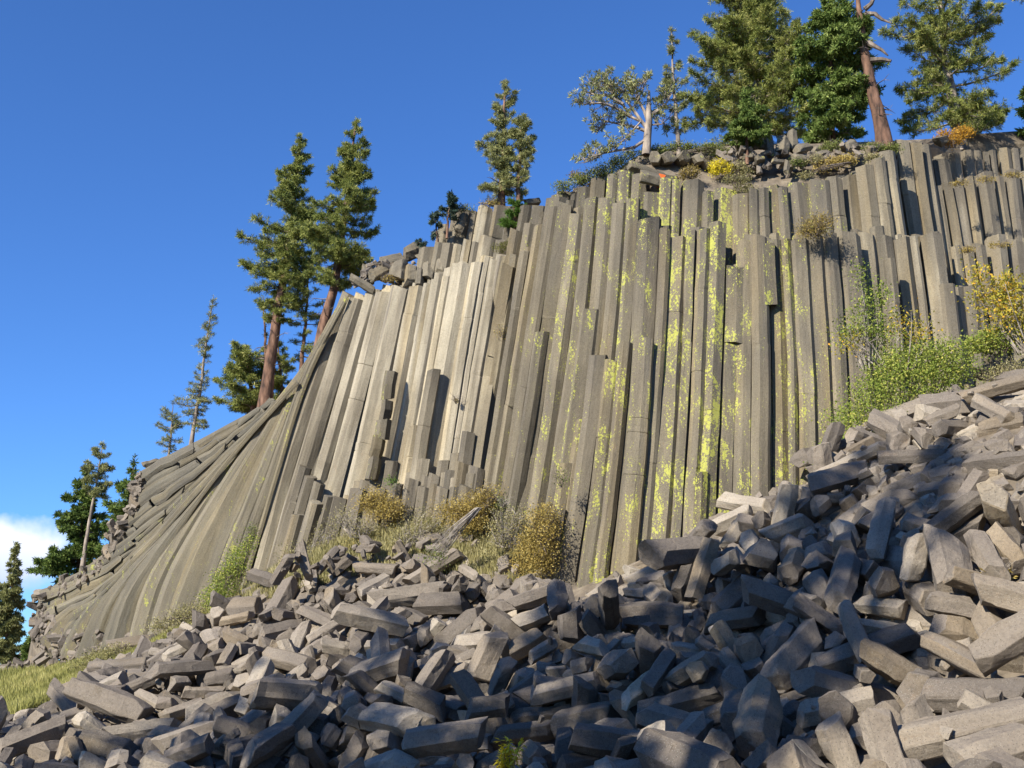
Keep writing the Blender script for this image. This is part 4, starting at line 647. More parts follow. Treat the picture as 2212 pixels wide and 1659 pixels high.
18,-445,4221,324,61,68,21,34,111, 5,-302,3657,54,49,85,13,15,93, 22,573,3152,294,10,-60,-49,62,114, 36,-1695,3965,-180,43,60,65,-17,110, 15,554,2833,119,50,66,-52,23,107, 9,-1537,3546,-245,78,-21,55,-22,53, 28,-1355,3835,-180,33,-53,-70,-34,98, 
3,984,3322,646,51,-59,-56,-28,93, 13,-1041,3882,-59,15,30,94,-9,57, 12,1345,2775,641,-3,77,-2,-64,77, 20,553,3139,252,-31,34,-52,72,76, 13,557,2137,-133,51,-50,-49,51,91, 27,-1652,4123,-131,24,87,26,34,81, 34,-434,4505,440,55,-40,-51,-53,109, 
36,-1862,4335,-173,51,55,26,-61,137, 28,1301,2921,694,70,66,28,3,90, 20,262,3928,275,69,-44,-57,-6,60, 11,563,2034,-132,38,-41,-4,-83,111, 2,703,2380,18,-4,31,77,-55,87, 27,-500,4511,408,64,-3,72,-26,101, 14,-598,4552,412,80,6,56,22,64, 
13,-725,3722,-39,5,-53,-53,66,114, 16,-1174,3740,-146,51,70,-30,41,87, 26,-1763,3925,-197,32,94,-13,4,94, 24,1278,2968,692,56,47,-67,9,85, 12,-347,3883,86,63,-49,50,-34,101, 26,1605,3377,913,49,-37,-51,-60,114, 39,-1954,5073,-28,61,-28,-74,5,107, 
11,-1188,4967,364,31,-10,-67,-67,110, 29,947,3108,511,84,14,-14,50,52, 0,452,2421,-112,45,12,-73,-50,80, 35,-769,3244,-200,64,29,-64,31,139, 0,680,2903,255,5,93,-11,35,88, 9,-721,4320,187,31,-46,-71,43,68, 15,-1696,4257,-100,39,53,24,71,106, 
20,-8,3582,185,1,55,71,44,104, 34,-811,4594,341,34,70,51,-37,108, 25,224,3204,143,19,24,68,67,92, 33,-1139,4043,8,69,57,-39,22,112, 34,912,3042,442,32,27,-82,39,67, 16,-223,4349,380,15,48,48,-72,111, 29,1459,2984,757,13,36,-58,-72,101, 
3,886,1885,10,38,26,88,14,106, 8,-1048,4528,188,87,-49,-4,-5,88, 13,-1672,3888,-229,0,-96,-17,-21,105, 19,751,2482,150,21,-72,41,-52,62, 13,-1206,4782,314,9,70,35,-62,81, 18,1062,2347,213,13,63,74,-19,87, 34,-408,3097,-178,38,62,35,59,91, 
35,112,2378,-212,0,-4,-49,-87,112, 15,-496,3800,86,52,81,22,-17,66, 21,-93,3969,228,31,2,-66,68,115, 35,-1255,4484,129,92,10,-32,21,85, 39,-598,4487,340,27,-53,23,77,94, 9,1043,2471,275,27,90,-6,-32,86, 14,503,2081,-153,18,6,84,-52,87, 
20,901,3683,573,24,60,-40,-65,108, 18,-362,4126,181,26,73,-25,58,112, 30,-601,3990,84,88,17,-39,20,120, 31,-910,4217,112,4,-70,18,-69,85, 20,-181,4146,301,86,1,51,-6,89, 20,744,2510,127,23,55,41,69,86, 21,1002,2770,400,40,51,10,76,55, 
25,-1193,3686,-155,48,-40,-65,44,105, 20,-680,3827,-23,49,11,36,79,95, 7,1133,2984,652,64,48,-45,-40,50, 22,-584,4632,477,74,38,46,-30,63, 21,-57,2743,-207,40,-75,49,19,87, 11,-793,4401,208,20,-52,-82,-12,83, 20,-1580,3942,-144,48,60,41,49,100, 
36,-806,4462,271,54,54,43,-48,89, 36,-557,3789,24,52,-73,42,-13,80, 14,1294,2872,681,38,65,-2,66,93, 17,-1739,4929,34,19,-30,-83,43,97, 12,-567,3941,103,9,55,73,-40,90, 5,303,2766,45,46,81,23,27,125, 9,145,2539,-194,45,22,70,51,100, 
36,-442,3141,-153,77,61,-20,2,93, 24,340,3155,171,9,-40,-87,-28,106, 26,1445,3486,834,14,40,23,-87,97, 28,1125,3015,605,9,78,42,-45,97, 31,746,3182,431,15,98,12,-10,56, 24,1220,2794,583,81,-51,17,-23,70, 20,-129,3081,-63,22,52,-41,71,104, 
2,-736,4341,270,96,24,12,6,61, 18,906,2015,-21,63,65,6,42,112, 8,1347,3023,737,11,54,-26,79,113, 23,1095,3381,746,29,-75,-56,-21,87, 33,601,3116,323,49,64,-30,-51,108, 4,-855,4501,263,98,17,-4,-1,108, 35,-1402,4618,120,24,38,-34,83,53, 
4,749,2464,116,72,43,-7,-54,101, 10,-1021,4378,137,33,-79,-43,27,93, 22,-1260,4207,48,5,28,78,-56,98, 7,1088,3211,615,51,-51,-35,-60,106, 30,1191,3037,655,21,4,72,-66,103, 5,-265,4256,352,85,0,-15,51,100, 28,689,2449,55,6,-95,-17,-25,48, 
22,-2061,5039,-126,18,57,-59,-55,81, 20,920,2675,364,43,17,-70,55,61, 32,20,2625,-191,14,-75,-49,42,98, 25,1055,3119,584,79,-60,10,-4,87, 28,-1227,3421,-268,27,-72,40,50,109, 8,-506,3686,31,59,11,79,11,92, 9,-347,3751,59,16,24,68,67,92, 
6,-1054,4629,250,74,22,51,37,87, 30,-189,3785,157,41,61,57,37,85, 29,-816,4551,317,13,-16,-72,67,53, 39,433,3629,310,16,71,-16,-67,110, 37,624,2958,268,68,66,29,16,103, 5,1268,2830,630,46,81,33,-12,110, 28,-1844,5013,46,82,-27,34,38,93, 
20,1014,2956,509,-69,57,4,44,63, 26,-984,4573,259,37,85,27,-24,102, 7,-1269,4753,249,64,51,25,52,96, 14,238,3126,121,69,-10,29,-66,82, 37,-184,3343,35,30,-41,21,-84,61, 6,-768,4409,264,63,66,28,-31,89, 15,-688,4484,311,18,88,12,-43,84, 
34,-132,4220,336,19,44,-50,-73,86, 29,-640,3167,-235,86,36,12,-35,126, 0,124,3360,85,-30,26,-57,-72,109, 16,1277,2655,529,38,72,-8,57,97, 22,1351,2872,707,-9,59,-25,76,75, 33,622,2750,137,71,62,31,9,65, 20,-507,4335,308,57,-69,44,10,81, 
28,-465,4281,297,9,76,61,21,102, 14,-599,3734,-40,59,11,-80,3,131, 2,-976,4148,54,73,40,-48,29,103, 37,834,2316,72,62,50,28,54,80, 21,-785,4333,167,45,-37,-30,-76,85, 21,347,3145,109,13,-51,11,-85,101, 20,-809,3134,-258,1,51,22,-83,112, 
22,437,2897,87,32,-46,-41,72,58, 28,-1,2959,-92,43,-31,-4,85,100, 4,-270,3992,182,56,-38,28,69,100, 23,-1033,4685,287,33,9,-90,26,84, 37,965,3591,585,53,-22,33,75,92, 33,-185,3900,163,10,31,37,-87,94, 24,365,3495,255,17,28,92,22,94, 
34,-378,3809,115,55,66,28,-43,92, 23,-71,3845,241,76,63,10,-10,108, 19,35,4196,346,35,-27,-90,3,93, 16,1060,3995,664,69,41,-32,-50,95, 8,1274,3222,739,33,71,-9,-62,91, 37,600,3696,436,2,-51,0,86,100, 4,244,3320,194,3,72,10,-69,110, 
30,1158,2506,378,42,84,-25,-25,67, 34,539,3003,193,74,-23,-62,13,62, 9,-372,3120,-93,64,71,-26,-14,84, 18,655,2874,290,12,84,-23,47,92, 22,80,3418,188,53,17,-65,52,96, 35,-1458,3613,-195,4,67,59,45,113, 39,-629,4590,424,-73,54,-10,-41,81, 
27,153,3389,198,75,-1,50,-43,111, 22,-526,3827,65,34,65,66,-17,87, 37,652,2889,226,14,4,98,16,97, 12,-275,3697,39,8,40,-60,-69,113, 26,-1759,4812,14,49,64,54,25,65, 25,-1558,3988,-145,3,94,17,30,98, 39,-1264,3640,-192,82,6,-49,28,88, 
23,-757,4373,201,15,-76,36,-53,51, 39,-1109,4186,79,35,-50,-16,-78,68, 39,253,3742,245,63,-61,45,-15,67, 1,31,4272,392,27,16,-31,-90,94, 38,653,2733,207,54,-33,-20,75,92, 37,316,2864,-3,35,-12,-66,66,107, 36,-1495,5003,171,43,-54,-69,-21,107, 
30,934,2589,314,93,1,-31,-17,58, 29,1081,4096,682,88,-13,32,31,66, 32,1,4248,345,49,25,-60,58,58, 26,-657,3392,-100,76,47,-38,-22,81, 13,-437,3497,-42,57,10,-56,59,114, 27,-1266,4085,-18,49,26,-81,19,81, 29,876,2485,188,58,70,10,-41,83, 
4,-1149,4114,-7,13,31,21,-92,82, 17,1199,2922,626,-13,52,66,-52,77, 15,-703,4085,84,-11,56,8,81,104, 8,-1120,4094,-38,12,18,-67,71,96, 4,1141,2446,320,37,12,-64,-66,96, 9,669,1559,-142,38,-7,-80,-46,85, 16,-1028,4783,371,11,61,-33,71,73, 
18,987,2121,105,5,-69,27,-67,111, 31,-1100,4393,124,82,1,-10,-57,83, 12,800,2769,274,10,46,-5,88,114, 32,304,3853,290,37,82,-42,-12,85, 21,-1020,4143,48,23,14,53,81,68, 36,-1097,4834,364,-30,35,-53,71,68, 26,-373,4281,298,2,-13,-79,61,104, 
28,1137,2544,378,9,-24,-34,-90,94, 18,689,2564,111,92,28,-26,4,107, 35,1023,2605,368,56,-67,-49,-6,95, 32,1183,2703,503,65,-33,-69,4,100, 25,341,3217,138,32,54,-59,51,94, 25,803,3293,472,45,-49,-45,59,80, 14,440,2052,-178,70,-31,-53,36,87, 
39,1068,3818,661,13,35,76,53,93, 19,1098,2527,346,82,-56,-12,5,71, 34,-340,3504,56,20,38,-73,53,126, 32,874,2633,247,7,-23,96,-16,107, 27,265,2810,-14,70,-1,56,-45,99, 35,-32,3542,151,16,13,-84,-50,113, 18,-471,4181,314,91,20,19,-31,90, 
25,233,2856,-44,61,-15,-74,22,113, 11,1050,3320,677,69,13,68,21,86, 0,274,3179,143,40,34,28,81,109, 11,381,2750,30,76,-60,21,14,86, 23,910,2946,418,77,54,33,10,102, 8,570,2803,121,52,-41,-73,16,98, 4,602,3034,235,85,-36,32,22,112, 
26,-1680,3612,-200,74,36,-57,2,100, 38,940,3957,620,91,26,-32,-7,104, 1,962,2121,156,87,43,26,0,105, 19,-418,4383,312,88,16,-19,41,106, 19,336,2124,-150,78,-31,-34,-42,108, 38,746,2872,337,94,-21,-8,-26,82, 18,-1130,3950,-50,18,-40,-49,75,105, 
8,-1200,4085,-23,50,42,-61,44,108, 18,733,2402,87,60,-34,68,25,84, 39,417,3082,137,14,56,3,82,64, 29,-1621,4723,69,36,-13,64,-67,59, 10,-1093,3825,-135,59,67,-10,-43,113, 30,-1111,4276,49,83,27,-46,-12,104, 8,-1219,3798,-160,58,54,-38,-48,113, 
15,-1777,4986,38,35,-10,35,86,82, 12,809,3362,467,10,72,49,-49,110, 1,-1448,4936,192,14,-84,-33,-40,92, 14,-1518,5148,175,84,-10,-45,-29,112, 13,-255,3169,-79,27,40,-72,-50,87, 20,-929,4031,31,29,78,23,-50,59, 14,557,3134,223,38,-16,55,-72,50, 
24,-1049,4716,308,31,51,-60,-53,74, 25,1111,2497,327,21,95,-14,18,56, 27,-134,4305,353,57,65,48,12,84, 28,1214,3245,710,19,66,35,64,99, 10,954,3318,536,30,-22,54,-76,84, 36,491,3244,286,80,31,-37,-34,65, 18,802,2489,138,0,48,70,-53,68, 
25,-1447,4033,-167,2,10,99,3,107, 22,247,3447,203,47,47,1,-75,68, 8,-1696,5074,66,24,-10,-36,-90,96, 5,-1523,4535,11,59,-21,-71,32,112, 14,414,2327,-150,80,-40,7,-43,96, 37,-648,4289,263,57,-1,-30,76,82, 22,-144,3654,101,74,3,-67,10,133, 
14,-1546,5008,128,27,-28,78,-50,97, 7,-801,4065,60,3,-91,-14,-39,84, 15,-357,3975,146,66,-62,1,43,49, 34,-1222,4136,-49,13,77,16,60,113, 8,1261,3132,705,47,-70,-46,29,89, 16,1025,3743,642,3,-80,-57,19,55, 2,866,2523,180,35,67,-17,63,109, 
24,452,2106,-165,4,0,-100,9,99, 11,-826,3253,-162,36,-63,65,22,111, 28,-182,3951,179,59,-6,77,25,86, 21,1041,3181,588,0,-94,34,0,49, 23,888,2561,225,52,-16,63,-55,107, 18,729,2370,26,39,77,-27,43,106, 13,-419,4501,418,46,79,-41,0,69, 
39,738,3675,483,19,79,-48,-33,100, 36,-1036,3249,-271,65,-40,-52,37,114, 37,-827,4701,429,22,19,82,-49,92, 32,-1132,4993,401,85,-39,35,-4,95, 1,-1481,3503,-263,75,-25,27,55,112, 21,-41,3696,135,85,45,-21,-18,105, 26,-1507,5075,175,1,-65,45,-61,64, 
21,-1318,4594,139,60,-7,-79,7,114, 32,998,3249,548,48,13,-22,-84,59, 34,108,3044,-56,56,-9,-71,-41,91, 17,1360,3137,775,10,10,-61,78,93, 38,954,3680,609,8,-29,-11,-95,96, 36,584,2340,-95,71,4,60,-38,58, 5,1206,3466,739,63,-73,-2,24,104, 
16,-533,3691,-28,39,-4,-17,91,67, 22,-225,3983,178,32,-37,67,56,55, 3,-1094,4768,325,17,-67,32,65,105, 10,451,2499,-97,81,-1,51,30,93, 3,525,2752,68,48,52,-23,67,116, 7,-1227,3957,-78,9,67,-2,-73,82, 21,-1383,3965,-162,84,39,-29,24,94, 
34,-730,3113,-231,80,46,-30,22,96, 33,-1634,3767,-190,47,77,4,-43,94, 35,-31,3308,-11,75,5,60,-26,87, 10,-983,3995,-28,70,-7,-65,-29,64, 19,403,2763,-3,2,-58,-12,81,87, 31,52,3773,265,85,-20,36,32,104, 23,1068,3897,670,44,-51,46,58,82, 
25,403,3740,303,9,46,-8,-88,115, 33,1052,3003,552,75,44,47,-17,83, 27,-557,4382,287,82,25,26,-44,114, 35,-43,3208,-54,17,-73,-44,49,65, 27,-1064,4334,150,19,-14,34,91,99, 34,-208,2446,-235,84,-29,31,-33,101, 9,100,3966,288,52,-49,-12,69,91, 
13,-1060,3821,-94,27,-40,-56,67,65, 3,375,2813,19,66,10,25,70,107, 22,-635,4421,300,48,-26,-80,26,113, 17,-1295,4541,137,36,-68,-52,37,50, 38,-1365,5016,249,76,42,37,-31,106, 28,-1594,4095,-141,11,66,-72,-19,101, 2,-987,3949,-63,72,-63,28,-3,136, 
12,1230,3654,802,69,65,9,30,111, 32,-32,3400,83,7,-93,0,35,100, 21,229,3277,161,53,-9,-79,-30,101, 26,166,3113,0,11,13,82,-54,56, 29,224,3196,95,56,-62,-35,-43,100, 30,-692,4286,287,65,-37,39,54,66, 12,-1241,4121,22,77,-23,-13,-58,68, 
22,-68,3404,45,1,31,88,35,96, 3,-485,3184,-143,50,-66,-56,-2,87, 7,-842,3172,-239,8,-77,-43,-46,103, 22,680,3080,307,19,44,-59,65,97, 15,110,2576,-163,63,-75,14,14,59, 32,1024,3264,577,28,19,-73,59,85, 34,207,3262,137,15,56,-48,-66,81, 
21,1293,2625,516,55,35,68,-34,111, 13,-1593,5090,115,87,-39,28,11,115, 27,-1625,4176,-92,82,0,-20,54,95, 35,752,2659,213,29,42,57,64,93, 7,-1578,4833,73,68,-31,52,42,109, 27,-1372,4886,189,6,14,96,25,86, 28,-2017,5136,-75,12,-82,-9,55,105, 
34,-1298,4725,188,9,-85,-51,12,82, 38,-1069,4820,381,29,23,77,-52,100, 35,-900,4642,342,82,-40,9,40,90, 15,869,3121,508,33,-78,-42,32,88, 2,-483,3535,-45,74,35,17,-56,149, 25,-925,2973,-259,45,-51,19,70,106, 7,-1567,3637,-298,29,-88,25,-26,93, 
2,582,2590,19,66,-12,41,62,93, 13,-1758,4315,-138,1,-36,4,-93,108, 25,413,3883,340,70,-48,-43,-30,89, 21,721,3701,500,32,-24,17,-90,82, 2,226,2856,8,45,-35,-67,47,110, 19,-135,4210,303,23,-24,20,-92,84, 34,1282,2795,603,35,-58,-68,26,55, 
25,118,2919,-88,78,34,39,-34,88, 20,1057,2223,262,32,-14,73,59,84, 1,-523,3159,-144,7,-28,34,-90,103, 0,319,3274,175,91,12,-29,-25,112, 2,894,2287,131,80,12,-56,18,85, 0,-1194,3653,-215,27,13,-2,95,86, 4,128,3374,117,14,-99,-6,4,103, 
26,-1810,4002,-180,68,-48,46,-31,89, 20,-1487,4028,-86,68,5,-55,-48,92, 15,138,3736,267,30,84,25,-38,89, 29,-86,3290,-23,8,53,13,83,98, 16,509,2285,-142,19,12,-95,20,85, 9,773,2032,-57,9,-78,4,62,62, 26,-1370,3489,-281,58,16,-78,-16,101, 
11,803,2072,-49,87,1,49,-6,112, 13,960,1988,-24,56,77,-15,26,53, 22,591,1936,-165,17,4,-45,88,66, 33,1670,3990,858,17,-33,-56,-74,67, 28,648,3894,459,39,-57,-7,-72,64, 24,-404,3834,34,3,-100,5,5,73, 32,23,3819,140,27,3,-96,5,51, 
8,18,3741,149,56,5,-45,69,49, 15,-1211,3970,-157,41,46,-64,-46,55, 0,1935,4088,949,61,-19,-77,9,64, 17,-1567,4015,-230,9,-13,-81,57,85, 31,-1544,3927,-260,9,51,66,-55,69, 13,1400,3982,833,75,4,-58,-33,106, 8,873,4035,581,54,81,8,-23,58, 
39,948,3974,603,88,-43,19,-4,64, 11,1295,4083,757,22,84,-14,-48,96, 32,-971,3851,-134,30,-36,-85,-24,65, 26,-890,3952,-54,84,-19,50,9,79, 18,1922,4041,951,83,21,13,-50,90, 2,-913,4053,-25,54,42,67,-28,80, 39,-1498,3953,-219,28,58,6,-76,63, 
34,1675,4196,899,59,-16,-73,-32,110, 8,125,4025,268,10,62,-26,73,71, 28,1357,4074,779,4,34,-62,71,93, 16,-1015,3776,-150,69,43,-6,58,101, 20,-803,3594,-124,64,-39,40,-52,85, 29,-1481,3824,-236,39,-83,39,5,91, 25,-1432,3899,-228,7,13,-80,58,126, 
0,-1790,3858,-275,58,73,-31,-21,63, 25,1251,3788,703,53,-48,-69,14,96, 15,-1427,4224,-105,6,15,-81,56,105, 18,-1374,4275,-73,50,86,10,-9,106, 39,1810,4096,913,38,42,-65,50,64, 14,-1909,4094,-280,22,68,-57,39,61, 14,-1812,4095,-211,17,-24,95,14,85, 
24,1176,4140,742,81,-15,-43,37,98, 1,1590,4224,869,96,-6,-1,26,69, 2,-1357,4329,-39,57,43,-38,59,106, 23,-1160,4213,-27,8,71,32,63,82, 23,-392,3979,165,91,-39,10,9,98, 15,-107,4243,315,55,67,29,41,68, 9,-1374,4208,-51,19,-12,-79,58,83, 
27,-1213,4249,-11,51,-25,35,74,93, 23,-1198,4280,21,7,-70,8,-71,113, 15,-1035,4255,34,79,13,57,17,48, 32,-1980,4424,-231,5,-20,96,-17,59, 16,-980,4243,68,53,-48,12,-69,105, 0,595,3861,422,55,42,22,-68,56, 2,900,3844,564,72,-56,12,-40,99, 
21,1160,3841,657,26,13,61,74,65, 7,1269,3825,740,40,-64,41,-51,84, 38,-619,3853,-27,12,-50,73,45,63, 33,-447,3851,25,67,-16,49,53,83, 18,-369,3810,30,25,-60,31,69,81, 31,-1176,4331,32,15,-53,42,72,87, 13,1216,4271,763,55,44,-71,-6,52, 
6,-2037,4424,-240,15,45,67,-58,97, 19,-700,4383,238,62,-2,-47,63,104, 23,-1114,4329,37,34,23,27,87,57, 31,-1793,4540,-143,69,-48,-46,-30,49, 32,-1340,4488,22,22,-45,-82,-27,81, 3,-1093,4327,62,40,-34,-49,70,65, 37,-1727,4490,-112,62,-71,-15,28,112, 
7,-1702,4444,-76,68,7,73,2,93, 30,-1622,4480,-71,11,70,-31,64,110, 1,-145,4452,431,87,33,20,-32,81, 24,-1648,3784,-334,66,-62,11,41,48, 37,-1684,3822,-293,57,-55,49,36,151, 9,-1607,3768,-228,55,-2,-84,3,88, 36,1577,3767,848,31,-13,89,-31,80, 
17,1743,3761,873,62,-14,76,14,60, 1,1309,3692,716,60,54,-46,36,48, 8,488,3828,359,4,-52,54,66,89, 22,-1356,4613,79,49,68,46,-29,100, 6,-1305,4583,85,81,-52,-12,-25,86, 13,-667,4460,290,64,-45,13,-61,52, 14,-1849,4584,-145,51,-51,-63,30,98, 
21,-1235,4577,109,14,55,-53,62,61, 1,-934,4663,322,50,46,31,-67,104, 3,-1778,4754,-79,24,49,83,-12,102, 10,-1202,4692,194,33,29,-85,29,55, 19,-1678,4749,-31,7,-26,-17,95,123, 38,-1465,4958,151,16,31,-20,92,105, 9,-2018,4940,-131,37,37,65,-55,67, 
37,-1737,4994,23,35,-43,56,62,101, 5,-1189,4837,275,32,-76,3,-56,61, 25,-1977,4817,-144,21,53,-43,70,57, 18,-1825,4864,-56,18,-26,-31,90,105, 8,-1510,4904,124,12,51,-61,59,103, 23,-1527,4847,109,1,-41,-91,7,84, 3,-1638,5284,108,40,-42,-4,-82,63, 
18,-1789,5213,15,13,51,14,84,63, 0,-1653,5126,77,54,-5,60,-59,114, 5,-1694,4986,14,25,-65,59,-40,88, 34,-66,3827,133,45,24,-85,14,106, 20,-1172,3785,-219,19,41,-69,56,62, 28,-1762,3760,-315,68,-8,67,28,83, 12,-1580,3783,-281,52,-78,33,6,89, 
16,-1540,3745,-299,69,14,49,-51,93, 4,-1546,3760,-256,69,47,21,-51,86, 33,-1424,3761,-294,51,75,31,-29,52, 37,844,1902,-100,15,13,82,-54,68, 8,285,1906,-211,58,45,65,-20,110, 1,-66,2298,-250,44,78,-35,29,85, 16,616,1679,-156,17,-38,88,25,107, 
7,823,1777,-103,98,-16,-8,-5,62, 25,-1441,5208,215,69,64,-28,-17,60, 28,1016,2113,148,33,15,62,-70,86, 25,173,2043,-214,45,45,-63,45,69, 14,945,1955,-4,72,-49,-19,-46,94, 23,1819,3775,878,73,35,-55,21,89, 23,1233,3734,705,82,-25,-44,26,133, 
29,219,3704,190,58,-16,-79,-12,81, 38,467,3901,356,9,-2,16,-98,67, 22,17,2296,-218,84,-54,-1,8,100, 33,146,2318,-219,35,-49,-44,-66,100, 29,338,2281,-159,67,62,40,4,98, 32,325,2362,-179,65,-74,5,-15,68, 14,220,2362,-169,63,73,24,-6,57, 
2,423,2281,-199,21,30,-74,56,57, 11,315,2423,-136,41,-46,31,-73,110, 2,-165,2385,-260,68,-17,28,66,111, 19,454,2279,-187,50,-20,-21,82,56, 3,335,2479,-108,62,-13,-71,31,105, 4,214,2453,-237,20,-32,56,-74,97, 36,169,2400,-196,4,-13,-44,89,97, 
23,-687,3510,-132,65,-73,20,-4,109, 10,-872,3661,-164,55,77,-21,-23,84, 30,-775,3516,-126,76,48,-25,36,85, 34,-552,3690,-65,59,12,-79,-11,105, 17,1815,3690,869,50,68,-38,-38,95, 0,1198,2413,352,52,77,14,-36,79, 19,27,2527,-223,24,78,1,58,52, 
36,89,2571,-198,15,58,28,-75,99, 19,-12,2321,-258,15,73,-44,-50,117, 28,74,3627,117,64,-27,-71,-10,100, 10,137,3659,171,37,-30,41,78,126, 19,393,3651,254,6,1,-97,-23,61, 15,-473,3638,-42,47,41,49,60,106, 27,-784,3526,-176,55,-46,65,-27,63, 
2,-858,3468,-140,74,-58,20,26,83, 37,179,2841,-64,35,-73,-59,-3,60, 24,70,2645,-222,27,69,66,-15,99, 9,-652,2887,-289,78,-2,37,-50,62, 2,-253,2698,-283,44,-64,-10,-62,51, 32,-873,2985,-329,24,-93,-28,9,106, 23,546,2954,153,22,-75,-53,33,92, 
39,1478,3668,792,55,-32,-68,-37,98, 27,1190,3544,676,76,-33,55,-12,65, 4,328,3577,222,30,-27,-54,-74,103, 1,543,3566,329,98,8,-9,-13,100, 12,-777,3047,-281,31,-5,83,46,88, 28,199,2514,-151,3,-34,-32,88,96, 39,20,2776,-207,57,1,-78,-25,111, 
37,391,2947,45,26,59,-51,56,53, 10,-213,2897,-180,72,-38,-50,-29,57, 15,-683,3017,-250,50,85,10,-12,87, 14,-469,3015,-286,68,-52,49,20,53, 38,-279,3574,-39,67,18,-43,58,57, 38,68,3544,139,8,-64,74,19,96, 26,-629,3535,-131,42,73,-13,52,111, 
0,-529,3343,-179,66,-19,64,-35,86, 7,-945,3556,-216,6,33,-64,69,94, 4,-1581,3602,-329,93,34,9,-12,129, 10,-1518,3578,-323,66,-65,36,-4,109, 0,-1338,3596,-310,53,73,-36,-25,115, 4,1225,3189,697,16,-69,34,-62,83, 1,1337,3253,741,10,-47,-28,-83,90, 
29,-1265,3028,-334,34,-55,55,54,90, 0,422,2725,15,51,45,66,32,52, 4,87,3038,-20,69,-70,15,-7,99, 6,-451,2960,-265,23,-32,69,61,59, 36,-151,2538,-253,69,63,1,36,91, 15,1352,3680,819,80,-52,29,4,110, 8,1500,3680,822,48,72,9,49,99, 
10,928,3432,556,67,3,68,29,89, 15,344,3467,205,36,42,-73,-39,93, 9,-155,3498,24,40,-42,-21,-79,100, 38,306,3419,180,19,58,-79,5,109, 25,-1147,3258,-273,10,27,-42,86,89, 3,1308,3359,726,41,-25,-73,49,53, 19,969,3331,602,75,18,-62,11,66, 
10,-820,3306,-260,80,-33,-11,-50,51, 11,-538,3452,-159,32,6,45,-83,55, 28,-519,3380,-181,29,46,32,78,52, 27,-375,3423,-72,50,-2,58,-64,87, 36,-1159,3542,-290,57,77,29,-8,82, 19,-951,3466,-274,5,91,-28,29,95, 31,-734,3499,-150,73,67,-11,-9,94, 
6,1757,3438,879,73,-45,51,10,107, 4,-1590,3555,-349,32,-94,3,-9,106, 18,-1348,3453,-349,34,35,59,-64,92, 14,-1299,3416,-307,60,50,-17,61,149, 20,1464,3461,787,52,-43,41,-61,90, 38,-840,3267,-275,31,-65,-11,-68,83, 0,-854,3276,-238,53,-83,14,3,113, 
23,-833,3324,-210,23,95,10,-19,83, 18,-589,3327,-175,72,25,56,-33,58, 38,-888,3215,-231,23,2,47,-85,95, 13,-797,3295,-187,1,-41,-38,-83,59, 32,-703,3352,-180,25,77,-56,20,117, 39,-1454,3250,-336,97,-13,-6,-19,88, 35,-1371,3276,-292,62,-51,15,-58,85, 
27,1660,3583,824,10,-61,26,-75,48, 10,1696,3429,892,33,-91,0,26,86, 21,306,3429,211,57,45,2,68,53, 16,-1613,3554,-254,83,-12,-39,39,56, 20,648,3477,399,54,25,-58,-56,49, 36,531,3448,344,5,18,47,86,52, 33,95,3504,133,69,-15,54,45,82, 
22,-521,3274,-206,77,40,-1,-50,51, 16,162,3471,148,46,-36,0,81,114, 34,271,3373,201,57,4,-81,10,104, 21,404,3480,255,51,-80,17,-27,66, 33,-363,3291,-104,71,-51,28,41,86, 5,-857,3363,-241,84,-29,-33,-33,113, 19,-778,3456,-220,14,48,18,-85,91, 
16,205,3523,135,0,-79,-49,-38,65, 5,555,3544,375,84,-24,43,22,82, 19,-649,3443,-105,63,54,-11,55,88, 3,-994,3501,-206,41,-6,-81,41,92, 15,-920,3292,-208,39,54,70,-26,98, 18,-71,3633,185,52,-17,-75,36,94, 21,156,3537,170,7,-44,-60,-66,104, 
27,-605,3452,-67,32,88,-35,0,85, 7,-1052,3482,-235,54,65,-54,-1,84, 8,-1414,3571,-265,11,-1,-97,20,85, 8,-1386,3662,-225,23,82,52,-7,53, 35,1408,3856,816,87,-18,-6,45,90, 8,1414,3933,885,17,-24,72,-63,122, 14,-1535,3628,-249,21,-20,-78,-55,87, 
33,763,3246,422,6,20,3,-98,52, 19,1032,3635,593,63,-2,-4,78,60, 38,1038,3638,634,18,-34,-43,82,98, 27,1134,3595,704,40,-17,-75,-50,86, 17,-1528,3438,-328,78,-32,-9,53,85, 26,-1465,3383,-335,59,63,-37,34,106, 8,-1164,3384,-329,30,-68,43,-52,59, 
8,-1113,3425,-298,89,45,-7,-5,67, 5,-1098,3405,-318,27,0,-90,34,96, 0,1336,3398,746,70,63,28,-20,102, 13,1528,3394,802,76,-46,45,5,83, 23,1666,3481,827,37,77,9,-51,94, 0,1697,3330,886,34,-82,-18,-43,88, 4,441,3302,205,66,63,9,40,56, 
8,-1452,3568,-244,21,-23,2,-95,82, 11,-1479,3702,-193,99,-1,-9,7,127, 11,1167,3649,715,29,31,27,87,110, 14,1312,3753,774,97,-15,16,-11,83, 11,-184,3824,82,17,7,52,83,55, 16,34,3529,183,21,60,26,73,107, 35,1669,3899,931,52,-3,67,52,108, 
37,821,3836,574,82,36,-29,-34,112, 3,1394,3650,797,39,-42,59,56,92, 8,-240,3953,149,67,50,-49,-24,86, 21,-758,3613,-65,33,-60,-3,-73,114, 23,177,3820,193,11,25,-59,-76,55, 19,470,3792,352,47,83,27,8,60, 5,-512,3774,22,3,43,-37,83,103, 
37,-394,3725,-14,84,-52,11,-13,51, 32,-1660,3620,-273,36,84,-12,39,91, 6,-596,3301,-226,54,77,-33,4,102, 28,-358,3350,-126,3,-9,58,81,92, 3,-790,3339,-220,16,-59,59,-53,89, 13,1542,3482,846,66,-41,-32,54,102, 35,-1539,3341,-373,26,32,8,91,87, 
